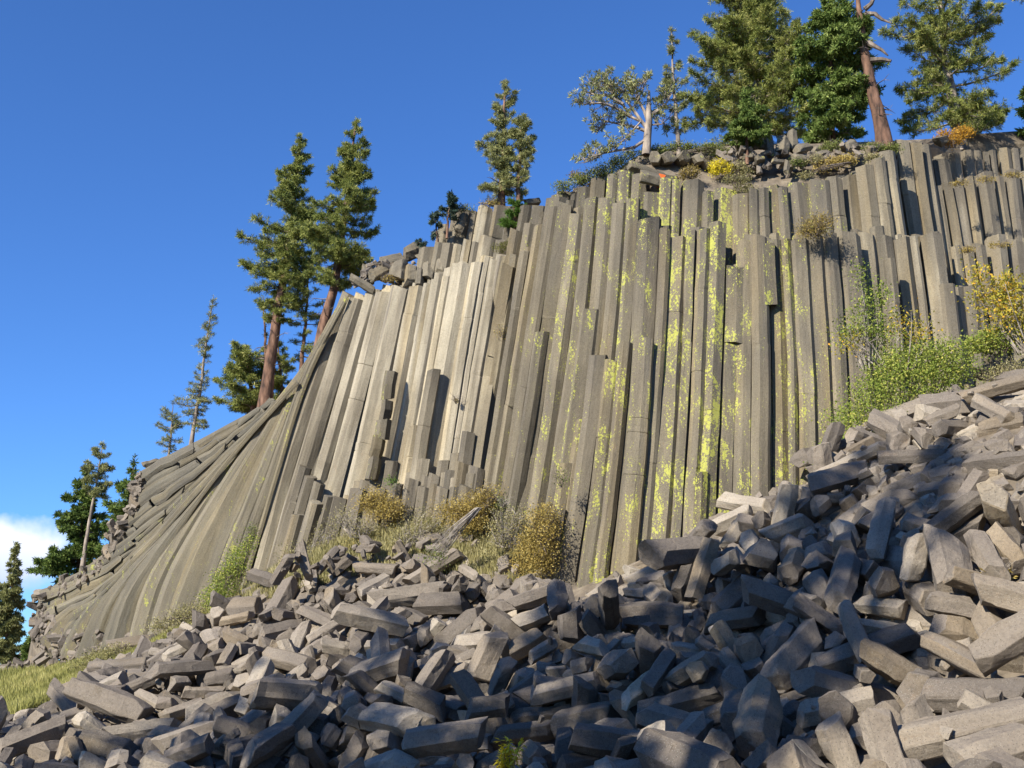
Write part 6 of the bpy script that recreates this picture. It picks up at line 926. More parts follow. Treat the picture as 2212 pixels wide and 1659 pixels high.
TREES = [
 ('pine_tree', 'large pine with reddish leaning trunk, left one of the tall pair on the slab crest', [(572,864),(598,690),(612,600),(632,480),(650,290)], 58, 27, [(290,3,4),(330,24,24),(380,40,34),(420,55,32),(460,66,48),(500,84,52),(540,118,58),(565,138,66),(585,100,78),(610,66,58),(650,62,56),(695,24,30)], M_PINE, dict(seed=11, dens=1.3, bare=12, droop=.05)),
 ('pine_tree', 'large pine with curved red trunk at the cliff edge, right one of the tall pair', [(688,748),(722,620),(735,540),(752,420),(770,256)], 53.5, 24, [(256,3,4),(290,18,18),(330,34,34),(352,34,66),(380,50,32),(430,66,70),(450,70,78),(480,66,48),(500,92,94),(540,106,76),(560,90,98),(590,92,50),(620,60,26)], M_PINE, dict(seed=12, dens=1.3, bare=8, droop=.05)),
 ('pine_tree', 'thin sparse pine between the two tall reddish-trunked pines', [(650,800),(660,700),(668,560)], 59, 9, [(560,20,20),(620,42,40),(660,48,55),(700,42,45),(740,38,40),(785,25,25)], M_PINE, dict(seed=13, dens=.5, dead=.3, bare=5)),
 ('dead_tree', 'thin dead snag with bare twigs left of the large red-trunked pine', [(575,800),(572,700),(568,640)], 60, 7, [(645,8,8),(700,18,14),(740,24,18),(790,25,18)], M_PINE, dict(seed=14, dens=.35, dead=.75, bare=12)),
 ('pine_tree', 'broad rounded bushy pine low on the slab crest beside the large red trunk', [(548,885),(540,820),(530,748)], 61, 12, [(745,34,34),(780,60,54),(820,80,64),(860,92,66),(890,88,56),(908,60,36)], M_PINE, dict(seed=15, dens=1.35, barkm=M_BARK, bare=4)),
 ('pine_tree', 'small green pine growing behind the base of the large red trunk', [(610,850),(604,790),(600,725)], 61, 7, [(730,4,4),(770,22,24),(810,30,34),(840,30,36)], M_PINE, dict(seed=16, dens=.9)),
 ('pine_tree', 'tall narrow sparse pine with pale trunk standing alone on the left crest', [(413,948),(432,850),(445,740),(462,640)], 63, 8, [(642,6,8),(690,16,16),(715,20,16),(745,30,14),(790,14,15),(845,22,18),(865,62,28),(885,55,22),(905,15,22),(928,34,30)], M_PINEG, dict(seed=17, dens=1.05, barkm=M_BARKP, tuft=.2, needles=10)),
 ('pine_tree', 'short pine with bare white tip at the foot of the tall narrow one', [(364,992),(370,930),(374,870)], 64.5, 5, [(886,18,8),(900,32,25),(922,36,32),(938,14,20),(955,22,28),(968,42,26),(980,10,24)], M_PINEG, dict(seed=18, dens=.95, barkm=M_BARKP, Lead=False, tuft=.2, needles=10)),
 ('pine_tree', 'pine with long bare white trunk and tufted top at the far left crest', [(178,1222),(195,1120),(206,1060),(222,955)], 75, 9, [(955,4,4),(985,24,18),(1020,32,28),(1045,26,36),(1075,14,28)], M_PINEG, dict(seed=19, dens=1.0, barkm=M_BARKP, tuft=.26, bare=3)),
 ('fir_tree', 'dense dark green fir beside the bare white trunk at the far left', [(165,1262),(178,1120),(186,1008)], 77, 8, [(1010,2,3),(1060,30,22),(1120,52,44),(1160,66,58),(1200,76,58),(1240,86,60),(1265,94,54)], M_FIR, dict(seed=20, dens=1.0, style='fir', tuft=.36, tb=.42)),
 ('fir_tree', 'dark fir with twiggy dead tip right of the bare white trunk', [(262,1215),(280,1080),(292,986)], 73, 7, [(1000,3,3),(1030,18,12),(1060,34,18),(1100,48,28),(1130,58,30),(1160,62,34),(1190,54,36),(1218,40,26)], M_FIR, dict(seed=21, dens=.9, style='fir', tuft=.34, dead=.1)),
 ('pine_tree', 'tall slender grey-green conifer at the left edge of the photo', [(8,1440),(22,1300),(35,1175)], 90, 7, [(1175,2,3),(1230,16,12),(1280,32,20),(1330,40,24),(1380,44,26),(1425,46,34)], M_PINEG, dict(seed=22, dens=1.25, style='fir', tuft=.34)),
 ('fir_tree', 'tiny dark conifer low between the left edge and the cliff end', [(60,1440),(66,1368)], 88, 4, [(1370,2,2),(1400,12,12),(1430,18,16)], M_FIR, dict(seed=23, dens=1.0, style='fir', tuft=.34)),
 ('pine_tree', 'pine with orange-brown trunk and open tufted crown on the middle crest', [(1083,448),(1088,330),(1090,174)], 49.5, 17, [(172,4,6),(200,18,24),(222,30,36),(262,25,15),(300,45,20),(320,58,20),(350,62,20),(382,92,28),(400,72,30),(425,58,38)], M_PINEG, dict(seed=24, dens=1.0, bare=3, tuft=.2, tb=.5)),
 ('pine_tree', 'shorter rounded pine at the right shoulder of the orange-trunked one', [(1118,445),(1122,350),(1128,250)], 49, 10, [(250,12,10),(268,25,34),(288,35,34),(320,30,35),(350,35,35),(390,35,30),(412,38,20),(425,25,12)], M_PINEG, dict(seed=25, dens=1.15, tuft=.2, tb=.52)),
 ('young_pine', 'small vivid green young pine on the ledge below the orange-trunked pine', [(1112,512),(1110,424)], 46.5, 5, [(425,8,8),(450,27,27),(475,33,30),(495,20,22)], M_BRIGHT, dict(seed=26, dens=1.3, tuft=.17, tb=.5)),
 ('young_conifer', 'small bluish conifer at the cliff edge left of the orange-trunked pine', [(966,482),(975,418)], 49.5, 4, [(418,3,3),(440,18,18),(462,25,18)], M_BLUE, dict(seed=27, dens=1.1, style='fir', tuft=.2)),
 ('young_conifer', 'stunted bluish conifer with reddish dead twigs lower on the cliff edge', [(946,520),(940,465)], 50, 4, [(466,4,4),(490,24,14),(508,22,20)], M_BLUE, dict(seed=28, dens=.8, style='fir', tuft=.2, dead=.2)),
 ('young_conifer', 'tiny bluish conifer poking out lowest on the cliff edge', [(915,545),(908,518)], 50.5, 3, [(520,10,10),(532,16,16)], M_BLUE, dict(seed=29, dens=1.0, style='fir', tuft=.18)),
 ('pine_tree', 'thin open pine with tufted whorls left of the broad dense pine', [(1466,310),(1455,180),(1450,60)], 43, 9, [(62,5,6),(88,18,14),(105,10,28),(130,28,20),(150,14,34),(170,24,38),(200,35,26),(240,40,30),(285,30,26)], M_PINEG, dict(seed=31, dens=.62, tuft=.2, shell=.9, barkm=M_BARKP, lift=.6)),
 ('pine_tree', 'broad dense tall pine filling the skyline right of the open one', [(1648,318),(1628,100),(1592,-130)], 47, 20, [(-130,8,8),(-60,50,40),(0,82,58),(32,112,52),(80,135,102),(128,155,118),(190,168,122),(256,172,122),(300,145,110)], M_PINE, dict(seed=32, dens=1.5, tuft=.21, barkm=M_BARKP, tb=.52)),
 ('fir_tree', 'small deep green fir in front of the broad dense pine', [(1612,318),(1615,192)], 41.5, 6, [(195,4,4),(220,22,25),(260,38,42),(302,45,58)], M_FIR, dict(seed=33, dens=1.5, style='fir', tuft=.2, tb=.5)),
 ('pine_tree', 'massive scaly reddish trunk leaning left with bare crooked limbs', [(1912,308),(1885,200),(1862,80),(1846,-70)], 42.5, 35, [(-70,60,60),(-30,70,60)], M_PINE, dict(seed=34, dens=.8, bare=14)),
 ('fir_tree', 'full green fir hiding the left side of the massive trunk', [(1800,312),(1795,150),(1786,-14)], 43.9, 10, [(-12,5,8),(20,32,34),(45,40,84),(80,70,108),(110,80,118),(150,74,118),(180,88,112),(230,76,90),(262,74,75),(300,70,100)], M_FIR, dict(seed=35, dens=1.1, style='fir', tuft=.24, tb=.55)),
 ('pine_tree', 'wide grey-green pine with pale forked limbs at the upper right', [(2072,296),(2060,220),(2040,120),(2026,-90)], 46, 27, [(-90,70,90),(0,122,130),(60,138,148),(120,145,158),(180,140,165),(230,125,140),(270,100,118),(296,108,70)], M_PINE, dict(seed=36, dens=.95, tuft=.24, barkm=M_BARKP, bare=8)),
 ('pine_tree', 'pine mostly out of view whose boughs hang into the top right corner', [(2350,255),(2300,-100)], 45, 24, [(-100,150,60),(0,140,60),(50,110,60),(90,50,40)], M_PINEG, dict(seed=37, dens=.9, tuft=.24, barkm=M_BARKP)),
 ('fir_tree', 'dark fir cut off by the right edge above the cliff', [(2262,300),(2248,150)], 46, 8, [(150,10,10),(180,34,30),(240,48,50),(292,54,60)], M_FIR, dict(seed=38, dens=1.1, style='fir', tuft=.26)),
]
for nm, lb, tk, Y, w, cr, mt, kw in TREES:
    _, n_ = ptree(nm, lb, nm.replace('_', ' ') if nm in ('pine_tree', 'fir_tree', 'dead_tree') else 'tree', tk, Y, w, cr, mt, group='conifers along the cliff top', **kw); cnt += n_
# the windswept pine: a pale broken stem and long limbs reaching left
def windswept():
    R = random.Random(77); rng = np.random.default_rng(77); Y = 42.5
    root = empty('pine_tree', at(1398, 325, Y), 'windswept open pine with pale broken stem and crooked limbs reaching left', 'pine tree', 'conifers along the cliff top')
    mb = MB(); tk = [at(1396, 335, Y), at(1398, 300, Y), at(1402, 260, Y), at(1401, 230, Y), at(1402, 196, Y)]; tube(mb, tk, [.2, .18, .15, .11, .05], 8); mb.build('trunk', M_BARKP, root, smooth=True)
    lm = MB(); P = []; D = []; S = []
    main = [[(1400,280),(1385,262),(1362,252),(1346,225),(1330,205),(1300,188),(1275,178)],[(1396,275),(1370,240),(1352,215),(1345,195),(1318,172)],[(1400,285),(1375,275),(1340,268),(1310,262),(1285,255)],
            [(1400,262),(1392,240),(1378,215),(1375,190),(1358,172)],[(1362,252),(1330,232),(1300,222),(1262,225),(1246,218)],[(1346,225),(1310,205),(1285,205),(1258,195)],[(1404,250),(1425,235),(1440,222),(1450,200)],
            [(1398,300),(1370,318),(1335,325),(1300,332),(1262,345)],[(1300,332),(1280,345),(1262,352)],[(1330,205),(1318,185),(1300,175)],[(1404,270),(1430,268),(1445,255)],[(1385,262),(1350,300),(1330,318)],[(1310,262),(1298,275),(1288,290)],[(1378,215),(1390,190),(1388,178)]]
    for bi, b in enumerate(main):
        y0 = R.uniform(-1.3, 1.3); q = [at(x, y, Y + y0 * (i / len(b))) for i, (x, y) in enumerate(b)]; rr = [max(.018, .085 * (1 - i / len(q)) * (1 if bi < 8 else .5)) for i in range(len(q))]; tube(lm, q, rr, 5)
        for _ in range(int(len(b) * 6)):
            t = R.uniform(.3, 1) * (len(q) - 1.001); k = int(t); p = q[k].lerp(q[k + 1], t - k); d = Vector((R.uniform(-1, .6), R.uniform(-1, 1), R.uniform(-.1, 1))).normalized(); ln = R.uniform(.2, .75)
            e = p + d * ln; tube(lm, [p, p.lerp(e, .5) + Vector((0, 0, -.04)), e], [.018, .013, .008], 3)
            if R.random() < .8:
                for j in range(2): P.append(e + Vector((R.uniform(-.1, .1), R.uniform(-.1, .1), R.uniform(-.05, .1)))); D.append(d + Vector((0, 0, .4))); S.append(.2 * R.uniform(.8, 1.2))
    lm.build('limbs', M_BARKP, root); fm = MB(); tufts(fm, P, D, S, rng, needles=14, wid=.1, tb=.48); fm.build('crown', M_PINEG, root)
windswept()
# crooked bare limbs of the massive trunk (parts of it)
mt = [o for o in ROOTS if o.get('label', '').startswith('massive')][0]; lm = MB()
for b in ([(1868,30),(1890,30),(1905,42),(1925,50)],[(1868,20),(1882,8),(1890,-10)],[(1872,90),(1890,100),(1905,108),(1918,120)],[(1880,130),(1905,128),(1925,132)]):
    q = [at(x, y, 42.3 - .15 * i) for i, (x, y) in enumerate(b)]; tube(lm, q, [.13, .1, .07, .03][:len(q)], 6)
lm.build('bare_limb', M_TWIG, mt)

# tall pines beside the path behind the viewer; their shade dapples the rubble
SH_T = [((1750,1190), 27, 3.1, 14), ((1500,1335), 30, 3.3, 15), ((1880,1330), 24, 2.6, 13), ((1230,1450), 33, 3.3, 16), ((1620,1490), 26, 3.2, 14), ((1000,1560), 33, 3.4, 15),
        ((1380,1610), 25, 3.0, 14), ((700,1620), 34, 3.0, 15), ((820,1450), 38, 1.8, 14), ((330,1650), 36, 1.9, 12), ((60,1620), 40, 2.0, 10), ((1980,1110), 25, 1.5, 9)]
for i, ((px, py), s_, rr_, hh) in enumerate(SH_T):
    Y = hit(px, py) or 25; P0 = at(px, py, Y)
    while P0.x + SUN.x * s_ > -.7 * (P0.y + SUN.y * s_) - 7: s_ += 1
    P_ = P0 + SUN * s_; b = Vector((P_.x, P_.y, -1.8))
    z0, z1 = P_.z - hh * .42, P_.z + hh * .45
    tree('pine_tree', 'tall pine outside the view whose shade falls across the rubble', 'pine tree', [b, Vector((b.x + .3, b.y, (z0 + z1) / 2)), Vector((b.x, b.y, z1))], .32,
         [(z0, rr_ * .75, rr_ * .75), (z0 + hh * .2, rr_, rr_), (z0 + hh * .55, rr_ * .72, rr_ * .72), (z1, .2, .2)], M_PINE, seed=200 + i, dens=.8, tuft=.42, needles=14, group='pines beside the path behind the viewer')

# unseen forest pines added around the viewer to close off part of the sky light
RF = random.Random(31)
for i in range(40):
    a = math.radians(RF.uniform(100, 262) if i < 18 else RF.uniform(50, 190) if i < 32 else RF.uniform(268, 305)); d = RF.uniform(16, 34) if i < 32 else RF.uniform(22, 32); b = Vector((math.sin(a) * d, math.cos(a) * d, -1.8)); hh = RF.uniform(16, 25) if i < 18 else RF.uniform(22, 34) if i < 32 else RF.uniform(13, 19)
    tree('pine_tree', 'dense forest pine out of view, added to close off sky light', 'pine tree', [b, Vector((b.x, b.y, b.z + hh))], .3, [(b.z + 2.5, 3.4, 3.4), (b.z + hh * .4, 3.5, 3.5), (b.z + hh * .75, 2.2, 2.2), (b.z + hh, .2, .2)], M_PINE, seed=400 + i, dens=.6, tuft=.6, needles=7, group='unseen forest added around the viewer')
# ------------------------------------------------------------------ the ground on top of the cliff
CREST_ = [(-60,1475,88),(60,1440,82),(90,1300,80),(215,1240,76.5),(252,1196,74),(300,1045,70),(380,1002,66),(500,928,61.5),(585,878,58.5),(640,830,57),(690,752,54.5),(745,668,53),(850,612,52),(930,555,51),(955,500,50.5),(1046,458,50.2),(1170,448,49),(1205,438,46),
         (1300,396,43.5),(1370,338,43),(1420,322,42.5),(1580,315,42.5),(1720,312,42.5),(1900,305,42.5),(2010,300,43.2),(2100,290,45),(2212,282,46),(2420,275,48)]
CREST = [(a, b, c + (1.2 if a > 1190 else 1.6 if a > 900 else 0)) for a, b, c in CREST_]
FRONT = [(1205,434,1.6),(1300,402,1.6),(1364,388,1.6),(1440,400,1.7),(1537,418,1.8),(1650,414,1.9),(1748,400,1.9),(1840,382,1.9),(1900,352,1.9),(1950,318,2.4),(2050,318,4.2),(2420,300,4.2)]
xs = sorted(set(list(np.arange(-60, 2421, 20)))); rows = [[], [], [], [], []]
for x in xs:
    cy = tab(x, [(a, b) for a, b, c in CREST]); cY = tab(x, [(a, c) for a, b, c in CREST])
    if x >= 1205: fy = tab(x, [(a, b) for a, b, c in FRONT]); fY = Yc(x) + 1.35 + tab(x, [(a, c) for a, b, c in FRONT])
    else: fy = cy + 6; fY = cY - .5
    f = at(x, fy, fY); rows[0].append(f + Vector((0, .4, -3))); rows[1].append(f)
    c = at(x, cy, cY); m = f.lerp(c, .5); m.z += .12 * noise.noise(m); rows[2].append(m); rows[3].append(c); rows[4].append(c + Vector((c.x * .8, 60, -1.0)))
V = [tuple(p) for r in rows for p in r]; nx = len(xs)
mb = MB(); mb.add(V, [[j * nx + i, j * nx + i + 1, (j + 1) * nx + i + 1, (j + 1) * nx + i] for j in range(4) for i in range(nx - 1)]); o = mb.build('hillside', M_SOIL); o['kind'] = 'structure'

# ------------------------------------------------------------------ boulders and fallen columns along the rim (xa, ya, xb, yb, width, Y, tint, label)
RIM = [(1361,356,1438,384,27,42.0,.35,'long lichened column lying just above another on the rim overhang'),(1386,382,1440,395,30,41.2,.38,'rim column with an orange paint mark, jutting over a dark hollow'),
 (1416,344,1416,344,34,42.3,.4,'leftmost hexagonal column end in the row under the low green mat'),(1444,341,1444,341,36,42.3,.35,'second hexagonal column end in the row under the low green mat'),(1478,341,1478,341,31,42.3,.38,'third hexagonal column end in the row under the low green mat'),
 (1507,344,1507,344,28,42.3,.42,'fourth hexagonal column end in the row under the low green mat'),(1532,351,1532,351,28,42.2,.4,'last hexagonal column end in the row, beside the yellow bush'),
 (1590,316,1622,312,28,42.4,.36,'rounded dark boulder at the left end of the rim pile'),(1628,313,1662,312,26,42.4,.4,'grey boulder beside the rounded dark one in the rim pile'),(1612,338,1612,338,28,41.8,.4,'six-sided boulder end below the rounded dark boulder'),(1641,346,1641,346,30,41.6,.3,'dark six-sided boulder end above the dry slope'),
 (1664,335,1660,300,20,42.2,.34,'narrow block standing upright in the rim pile'),(1690,332,1694,308,40,42.2,.42,'square block leaning upright in the rim pile'),(1712,325,1710,292,26,42.6,.3,'tall thin slab upright at the back of the rim pile'),
 (1722,322,1748,318,26,42.2,.4,'flat boulder right of the tall thin slab'),(1715,342,1745,350,28,41.6,.6,'tan boulder in front of the flat boulder'),(1756,325,1785,322,22,42.2,.42,'low grey boulder right of the tan boulder'),(1765,338,1790,332,20,41.8,.45,'small boulder below the low grey boulder'),
 (1670,348,1700,352,12,41.4,.55,'thin pale slab on the dry slope'),(1698,372,1700,350,14,41.2,.4,'little upright block under the thin pale slab'),(1830,318,1850,312,30,42.0,.35,'dark boulder half sunk left of the massive trunk'),(1875,322,1905,318,18,41.8,.5,'low flat rock in front of the massive trunk'),
 (2025,308,2040,304,28,43.4,.3,'dark boulder left of the orange bush'),
 (758,598,806,628,20,50.6,.5,'long grey boulder sloping right at the top corner of the pale columns'),(785,588,805,598,36,51.2,.45,'angular boulder behind the long grey one at the left rim'),(803,598,836,582,30,50.8,.4,'dark boulder jutting up at the left rim'),(822,570,868,560,34,51.4,.36,'large dark boulder leaning on the left rim'),
 (858,600,862,570,40,50.6,.5,'blocky boulder standing above the pale columns'),(884,612,886,580,34,50.4,.55,'tall angular boulder above the pale columns'),(905,618,908,588,24,50.1,.35,'narrow dark boulder wedged above the pale columns'),(875,548,908,535,36,51.6,.3,'big dark boulder on the left skyline'),
 (925,600,926,572,30,50.2,.55,'squat block set on the pale column tops'),(952,590,953,566,32,50.0,.6,'pale block right of the squat one on the column tops'),(984,578,992,558,34,49.8,.5,'tilted block in front of the short upper columns'),(1030,562,1036,545,30,49.5,.6,'light block at the foot of the short upper columns'),
 (905,560,935,548,26,50.9,.5,'grey boulder under the tiny bluish conifer'),(990,498,1000,470,20,50.0,.35,'narrow leaning block on the upper skyline'),(1135,438,1165,436,18,49.6,.25,'black low boulder on the crest right of the orange-trunked pine'),(1196,437,1222,428,18,45.5,.3,'dark slab perched on the tallest left columns'),
 (2120,810,2175,795,40,36.5,.5,'grey boulder between the willow and the yellow aspen'),(2170,800,2215,790,42,36.2,.45,'grey boulder at the right edge under the yellow aspen'),(2135,778,2165,770,26,36.9,.4,'small rock on top of the boulders beside the willow'),
 (312,1005,345,995,14,66,.5,'thin shelf slab sticking out at the left slab crest'),(300,1060,330,1050,22,67.5,.5,'rough block on the outer edge of the left slab'),(245,1150,262,1130,26,71,.25,'dark overhanging block on the far left crest'),(225,1185,258,1180,18,72.5,.55,'pale shelf block under the dark overhanging one'),
 (75,1290,135,1272,16,77,.3,'dark flat slab jutting out at the end of the cliff'),(100,1310,150,1298,16,76,.45,'lower flat slab at the end of the cliff')]
for j, (xa, ya, xb, yb, w, Y, tv, lab) in enumerate(RIM):
    R = random.Random(300 + j); r = w * Y / F_ / 2 * 1.05
    if xa == xb and ya == yb: ax = Vector((R.uniform(-.3, .3), 1, R.uniform(.0, .25))).normalized(); L = 1.3; c = at(xa, ya, Y) + ax * .4
    else: A, B = at(xa, ya, Y - .15), at(xb, yb, Y + .15); c = (A + B) / 2; ax = (B - A).normalized(); L = (B - A).length * 1.1
    mb, _, _ = block_mesh(700 + j, tv, max(L, .4), r); lic = .5 if 1350 < xa < 1700 else .2
    mb.l = [np.full(len(a), lic) for a in mb.l]; o = mb.build('boulder', M_COL); o.matrix_world = Matrix.Translation(c) @ ax.to_track_quat('Z', 'Y').to_matrix().to_4x4(); tag(o, lab, 'boulder', 'loose rocks along the cliff rim')
    if 'orange paint' in lab:
        m, t, b = nt('orange_paint'); b.inputs['Base Color'].default_value = (.62, .13, .03, 1); band = MB()
        tdir = ax; pos = c + tdir * (L * .22); sweep(band, [pos - tdir * .11, pos + tdir * .11], [r * 1.03, r * 1.03], n=6, seed=4, wob=0, irregular=.02)
        q = band.build('paint_mark', m, None); q.parent = o; q.matrix_parent_inverse = o.matrix_world.inverted()
# scree of small broken pieces: far-left cliff end and in the dry strip
sc = MB(); R = random.Random(8)
def scree(n, poly, szr, Yf):
    for _ in range(n):
        a = R.random() * (len(poly) - 1); k = int(a); f = a - k; x = lerp(poly[k][0], poly[k + 1][0], f); y = lerp(poly[k][1], poly[k + 1][1], f) + R.uniform(-1, 1) * lerp(poly[k][2], poly[k + 1][2], f)
        mb, r, L = block_mesh(R.randrange(60), R.uniform(.25, .65)); s_ = R.uniform(*szr); M = Matrix.LocRotScale(at(x, y, Yf(x, y)), Quaternion((R.gauss(0, 1), R.gauss(0, 1), R.gauss(0, 1), R.gauss(0, 1))).normalized(), Vector((s_,) * 3))
        V = np.array([M @ Vector(v) for v in np.concatenate(mb.v)]); uvs = []; p = 0
        for f_ in mb.f: uvs.append(mb.uv[p:p + len(f_)]); p += len(f_)
        sc.add(V, mb.f, uvs, mb.t[0][0], .2)
scree(210, [(70,1330,40),(110,1390,60),(170,1400,45),(250,1405,22),(300,1395,12)], (.45, 1.0), lambda x, y: Yc(x) - .5)
scree(120, [(90,1290,12),(215,1225,14),(250,1160,16),(290,1090,14),(305,1030,12)], (.4, 1.0), lambda x, y: Yc(x) - .1)
scree(90, [(-20,1460,14),(60,1450,16),(120,1435,18)], (.6, 1.1), lambda x, y: 78)
scree(70, [(760,600,22),(830,585,22),(900,590,30),(960,560,25),(1050,540,16)], (.35, .8), lambda x, y: 50.9)
scree(60, [(1560,345,18),(1700,350,20),(1850,330,14)], (.25, .55), lambda x, y: 41.7)
scree(60, [(600,1230,10),(800,1190,20),(1000,1170,20),(1180,1190,20)], (.4, .9), lambda x, y: 44.8 - (1200 - y) * -.03)
o = sc.build('scree', M_BLK); tag(o, 'small broken rock pieces scattered along the cliff edges', 'scree', kind='stuff')

# ------------------------------------------------------------------ shrubs, mats and grass
LF = lambda n, a, b, c, d, tr=.35: foliage(n, [(0.0, a), (0.35, b), (0.7, c), (1.0, d)], trans=tr)
M_WIL = LF('willow_leaves', (0.07, 0.11, 0.02), (0.19, 0.26, 0.045), (0.32, 0.38, 0.08), (0.58, 0.54, 0.13))
M_OCH = LF('ochre_leaves', (0.16, 0.125, 0.035), (0.36, 0.27, 0.075), (0.50, 0.38, 0.11), (0.64, 0.53, 0.20))
M_ASP = LF('aspen_leaves', (0.14, 0.16, 0.03), (0.36, 0.34, 0.05), (0.60, 0.46, 0.06), (0.75, 0.38, 0.05))
M_PAL = LF('dry_brush', (0.14, 0.13, 0.055), (0.28, 0.26, 0.11), (0.40, 0.36, 0.17), (0.52, 0.47, 0.27))
M_MAN = LF('manzanita_leaves', (0.06, 0.085, 0.02), (0.13, 0.17, 0.04), (0.22, 0.25, 0.07), (0.36, 0.36, 0.13))
M_MOS = LF('moss_green', (0.06, 0.07, 0.015), (0.13, 0.14, 0.03), (0.2, 0.2, 0.05), (0.3, 0.28, 0.08))
M_YEL = LF('yellow_flowers', (0.34, 0.32, 0.04), (0.62, 0.52, 0.03), (0.80, 0.66, 0.04), (0.88, 0.78, 0.14))
M_ORA = LF('orange_leaves', (0.2, 0.13, 0.03), (0.42, 0.24, 0.04), (0.62, 0.33, 0.04), (0.75, 0.5, 0.1))
M_GRS = LF('meadow_grass', (0.16, 0.16, 0.05), (0.30, 0.30, 0.09), (0.42, 0.40, 0.14), (0.55, 0.50, 0.22))
M_STEM = bark('pale_stem', (0.14, 0.12, 0.10), (0.34, 0.30, 0.25), (0.5, 0.46, 0.4))
def leaves(mb, P, size, rng, tb, tv, asp=.55, up=.0):
    n = len(P); P = np.array(P); v = rng.normal(size=(n, 3)); v[:, 2] += up; v /= np.linalg.norm(v, axis=1, keepdims=True)
    w = np.cross(v, rng.normal(size=(n, 3))); w /= np.linalg.norm(w, axis=1, keepdims=True); L = size * rng.uniform(.6, 1.3, size=(n, 1))
    a, b, c, d = P, P + v * L * .5 + w * L * asp * .5, P + v * L, P + v * L * .5 - w * L * asp * .5
    V = np.concatenate([np.stack([a, b, c], 1), np.stack([a, c, d], 1)]); t = np.clip(rng.normal(tb, tv, size=n), 0, 1); mb.addtris(V, np.concatenate([t, t]))
def shrub(name, label, lumps, Y, mat, n=2600, leaf=.075, seed=1, cat='shrub', group=None, tb=.45, tv=.22, stems=14, base=None, depth=None, stemmat=None, clus=.16, asp=.55, loose=.0):
    """lumps: (px, py, rx, ry) ellipses on the grid; leaves gather in small clumps at the ends of stems"""
    rng = np.random.default_rng(seed); R = random.Random(seed); k = Y / F_
    bx, by = base or (lumps[0][0], lumps[0][1] + lumps[0][3]); B = at(bx, by, Y); root = empty(name, B, label, cat, group)
    fm = MB(); sm = MB(); tot = sum(l[2] * l[3] for l in lumps); cpos = []
    for (x, y, rx, ry) in lumps:
        nc = max(3, int(n / 9 * rx * ry / tot)); c = at(x, y, Y); rz = depth or min(rx, ry * 1.2) * k
        g = rng.normal(size=(nc, 3)); g /= np.linalg.norm(g, axis=1, keepdims=True); q = rng.uniform(.15, 1, size=(nc, 1)) ** .45 * (1 + rng.normal(0, .10 + loose, size=(nc, 1)))
        cpos.append(np.array(c) + g * q * np.array([rx * k, rz, ry * k]))
    C = np.concatenate(cpos); P = np.repeat(C, 9, axis=0) + rng.normal(0, clus, size=(len(C) * 9, 3)) * np.array([1, 1, .8])
    cb = np.repeat(rng.normal(0, .12, size=len(C)), 9)
    m2 = MB(); leaves(fm, P, leaf, rng, tb, tv, asp); fm.t[-1] = np.clip(fm.t[-1] + np.tile(np.repeat(cb, 3), 2), 0, 1)
    pick = R.sample(range(len(C)), min(stems, len(C)))
    for i in pick:
        e = Vector(C[i]); s0 = Vector((lerp(B.x, e.x, .35) , lerp(B.y, e.y, .35), B.z)); mid = s0.lerp(e, .5) + Vector((R.uniform(-.15, .15), R.uniform(-.15, .15), .1)); tube(sm, [s0, mid, e], [.02, .014, .006], 4)
        for _ in range(4):
            p = mid.lerp(e, R.random()); tube(sm, [p, p + Vector((R.uniform(-.4, .4), R.uniform(-.3, .3), R.uniform(0, .4)))], [.008, .003], 3)
    if sm.n: sm.build('stems', stemmat or M_TWIG, root)
    fm.build('foliage', mat, root); return root
shrub('willow_shrub', 'big yellow-green willow thicket spilling down behind the right rubble crest', [(1820,985,50,45),(1850,920,62,60),(1890,860,62,70),(1950,840,75,75),(2030,820,60,60),(1980,790,80,50),(2060,790,55,50),(1900,950,60,50),(1790,1015,35,22),(1925,785,50,35),(1985,765,45,28),(2040,760,40,28)], 35.6, M_WIL, n=24000, leaf=.085, seed=1, stems=60, base=(1900,1010), tb=.58, tv=.18, clus=.2, loose=.1)
shrub('willow_shrub', 'thin tall willow shoots with sparse leaves against the dark gap in the columns', [(1862,600,14,45),(1875,660,28,35),(1870,700,40,40),(1905,640,22,40),(1840,720,40,25),(1900,720,45,35)], 35.8, M_WIL, n=2600, leaf=.095, seed=2, stems=26, base=(1880,800), tb=.5, clus=.2, loose=.15, stemmat=M_STEM)
shrub('aspen_sapling', 'sapling with scattered orange and green leaves left of the willow thicket', [(1950,700,30,40),(1985,720,35,35),(1830,740,30,25)], 35.5, M_ASP, n=900, leaf=.10, seed=3, stems=16, base=(1950,800), tb=.45, clus=.2, loose=.2, stemmat=M_STEM)
shrub('aspen_sapling', 'yellow and orange leaved aspen leaning in at the right edge', [(2110,590,25,25),(2130,640,40,35),(2160,680,45,40),(2190,640,30,45),(2170,620,50,40),(2215,700,40,50)], 35.0, M_ASP, n=3600, leaf=.11, seed=4, stems=26, base=(2240,760), tb=.5, clus=.16, loose=.12, stemmat=M_STEM)
shrub('aspen_sapling', 'bushy green and gold shrub between the yellow aspen and the boulders', [(2150,735,55,30),(2190,725,40,35),(2110,745,35,22)], 35.6, M_WIL, n=4200, leaf=.09, seed=5, stems=20, tb=.62, clus=.15)
shrub('low_shrub', 'low pale brush at the right edge above the rubble crest', [(2190,800,40,22),(2150,815,30,14)], 34.5, M_PAL, n=1600, leaf=.07, seed=6, stems=16, tb=.5)
och = 'ochre and green shrubs at the foot of the cliff'
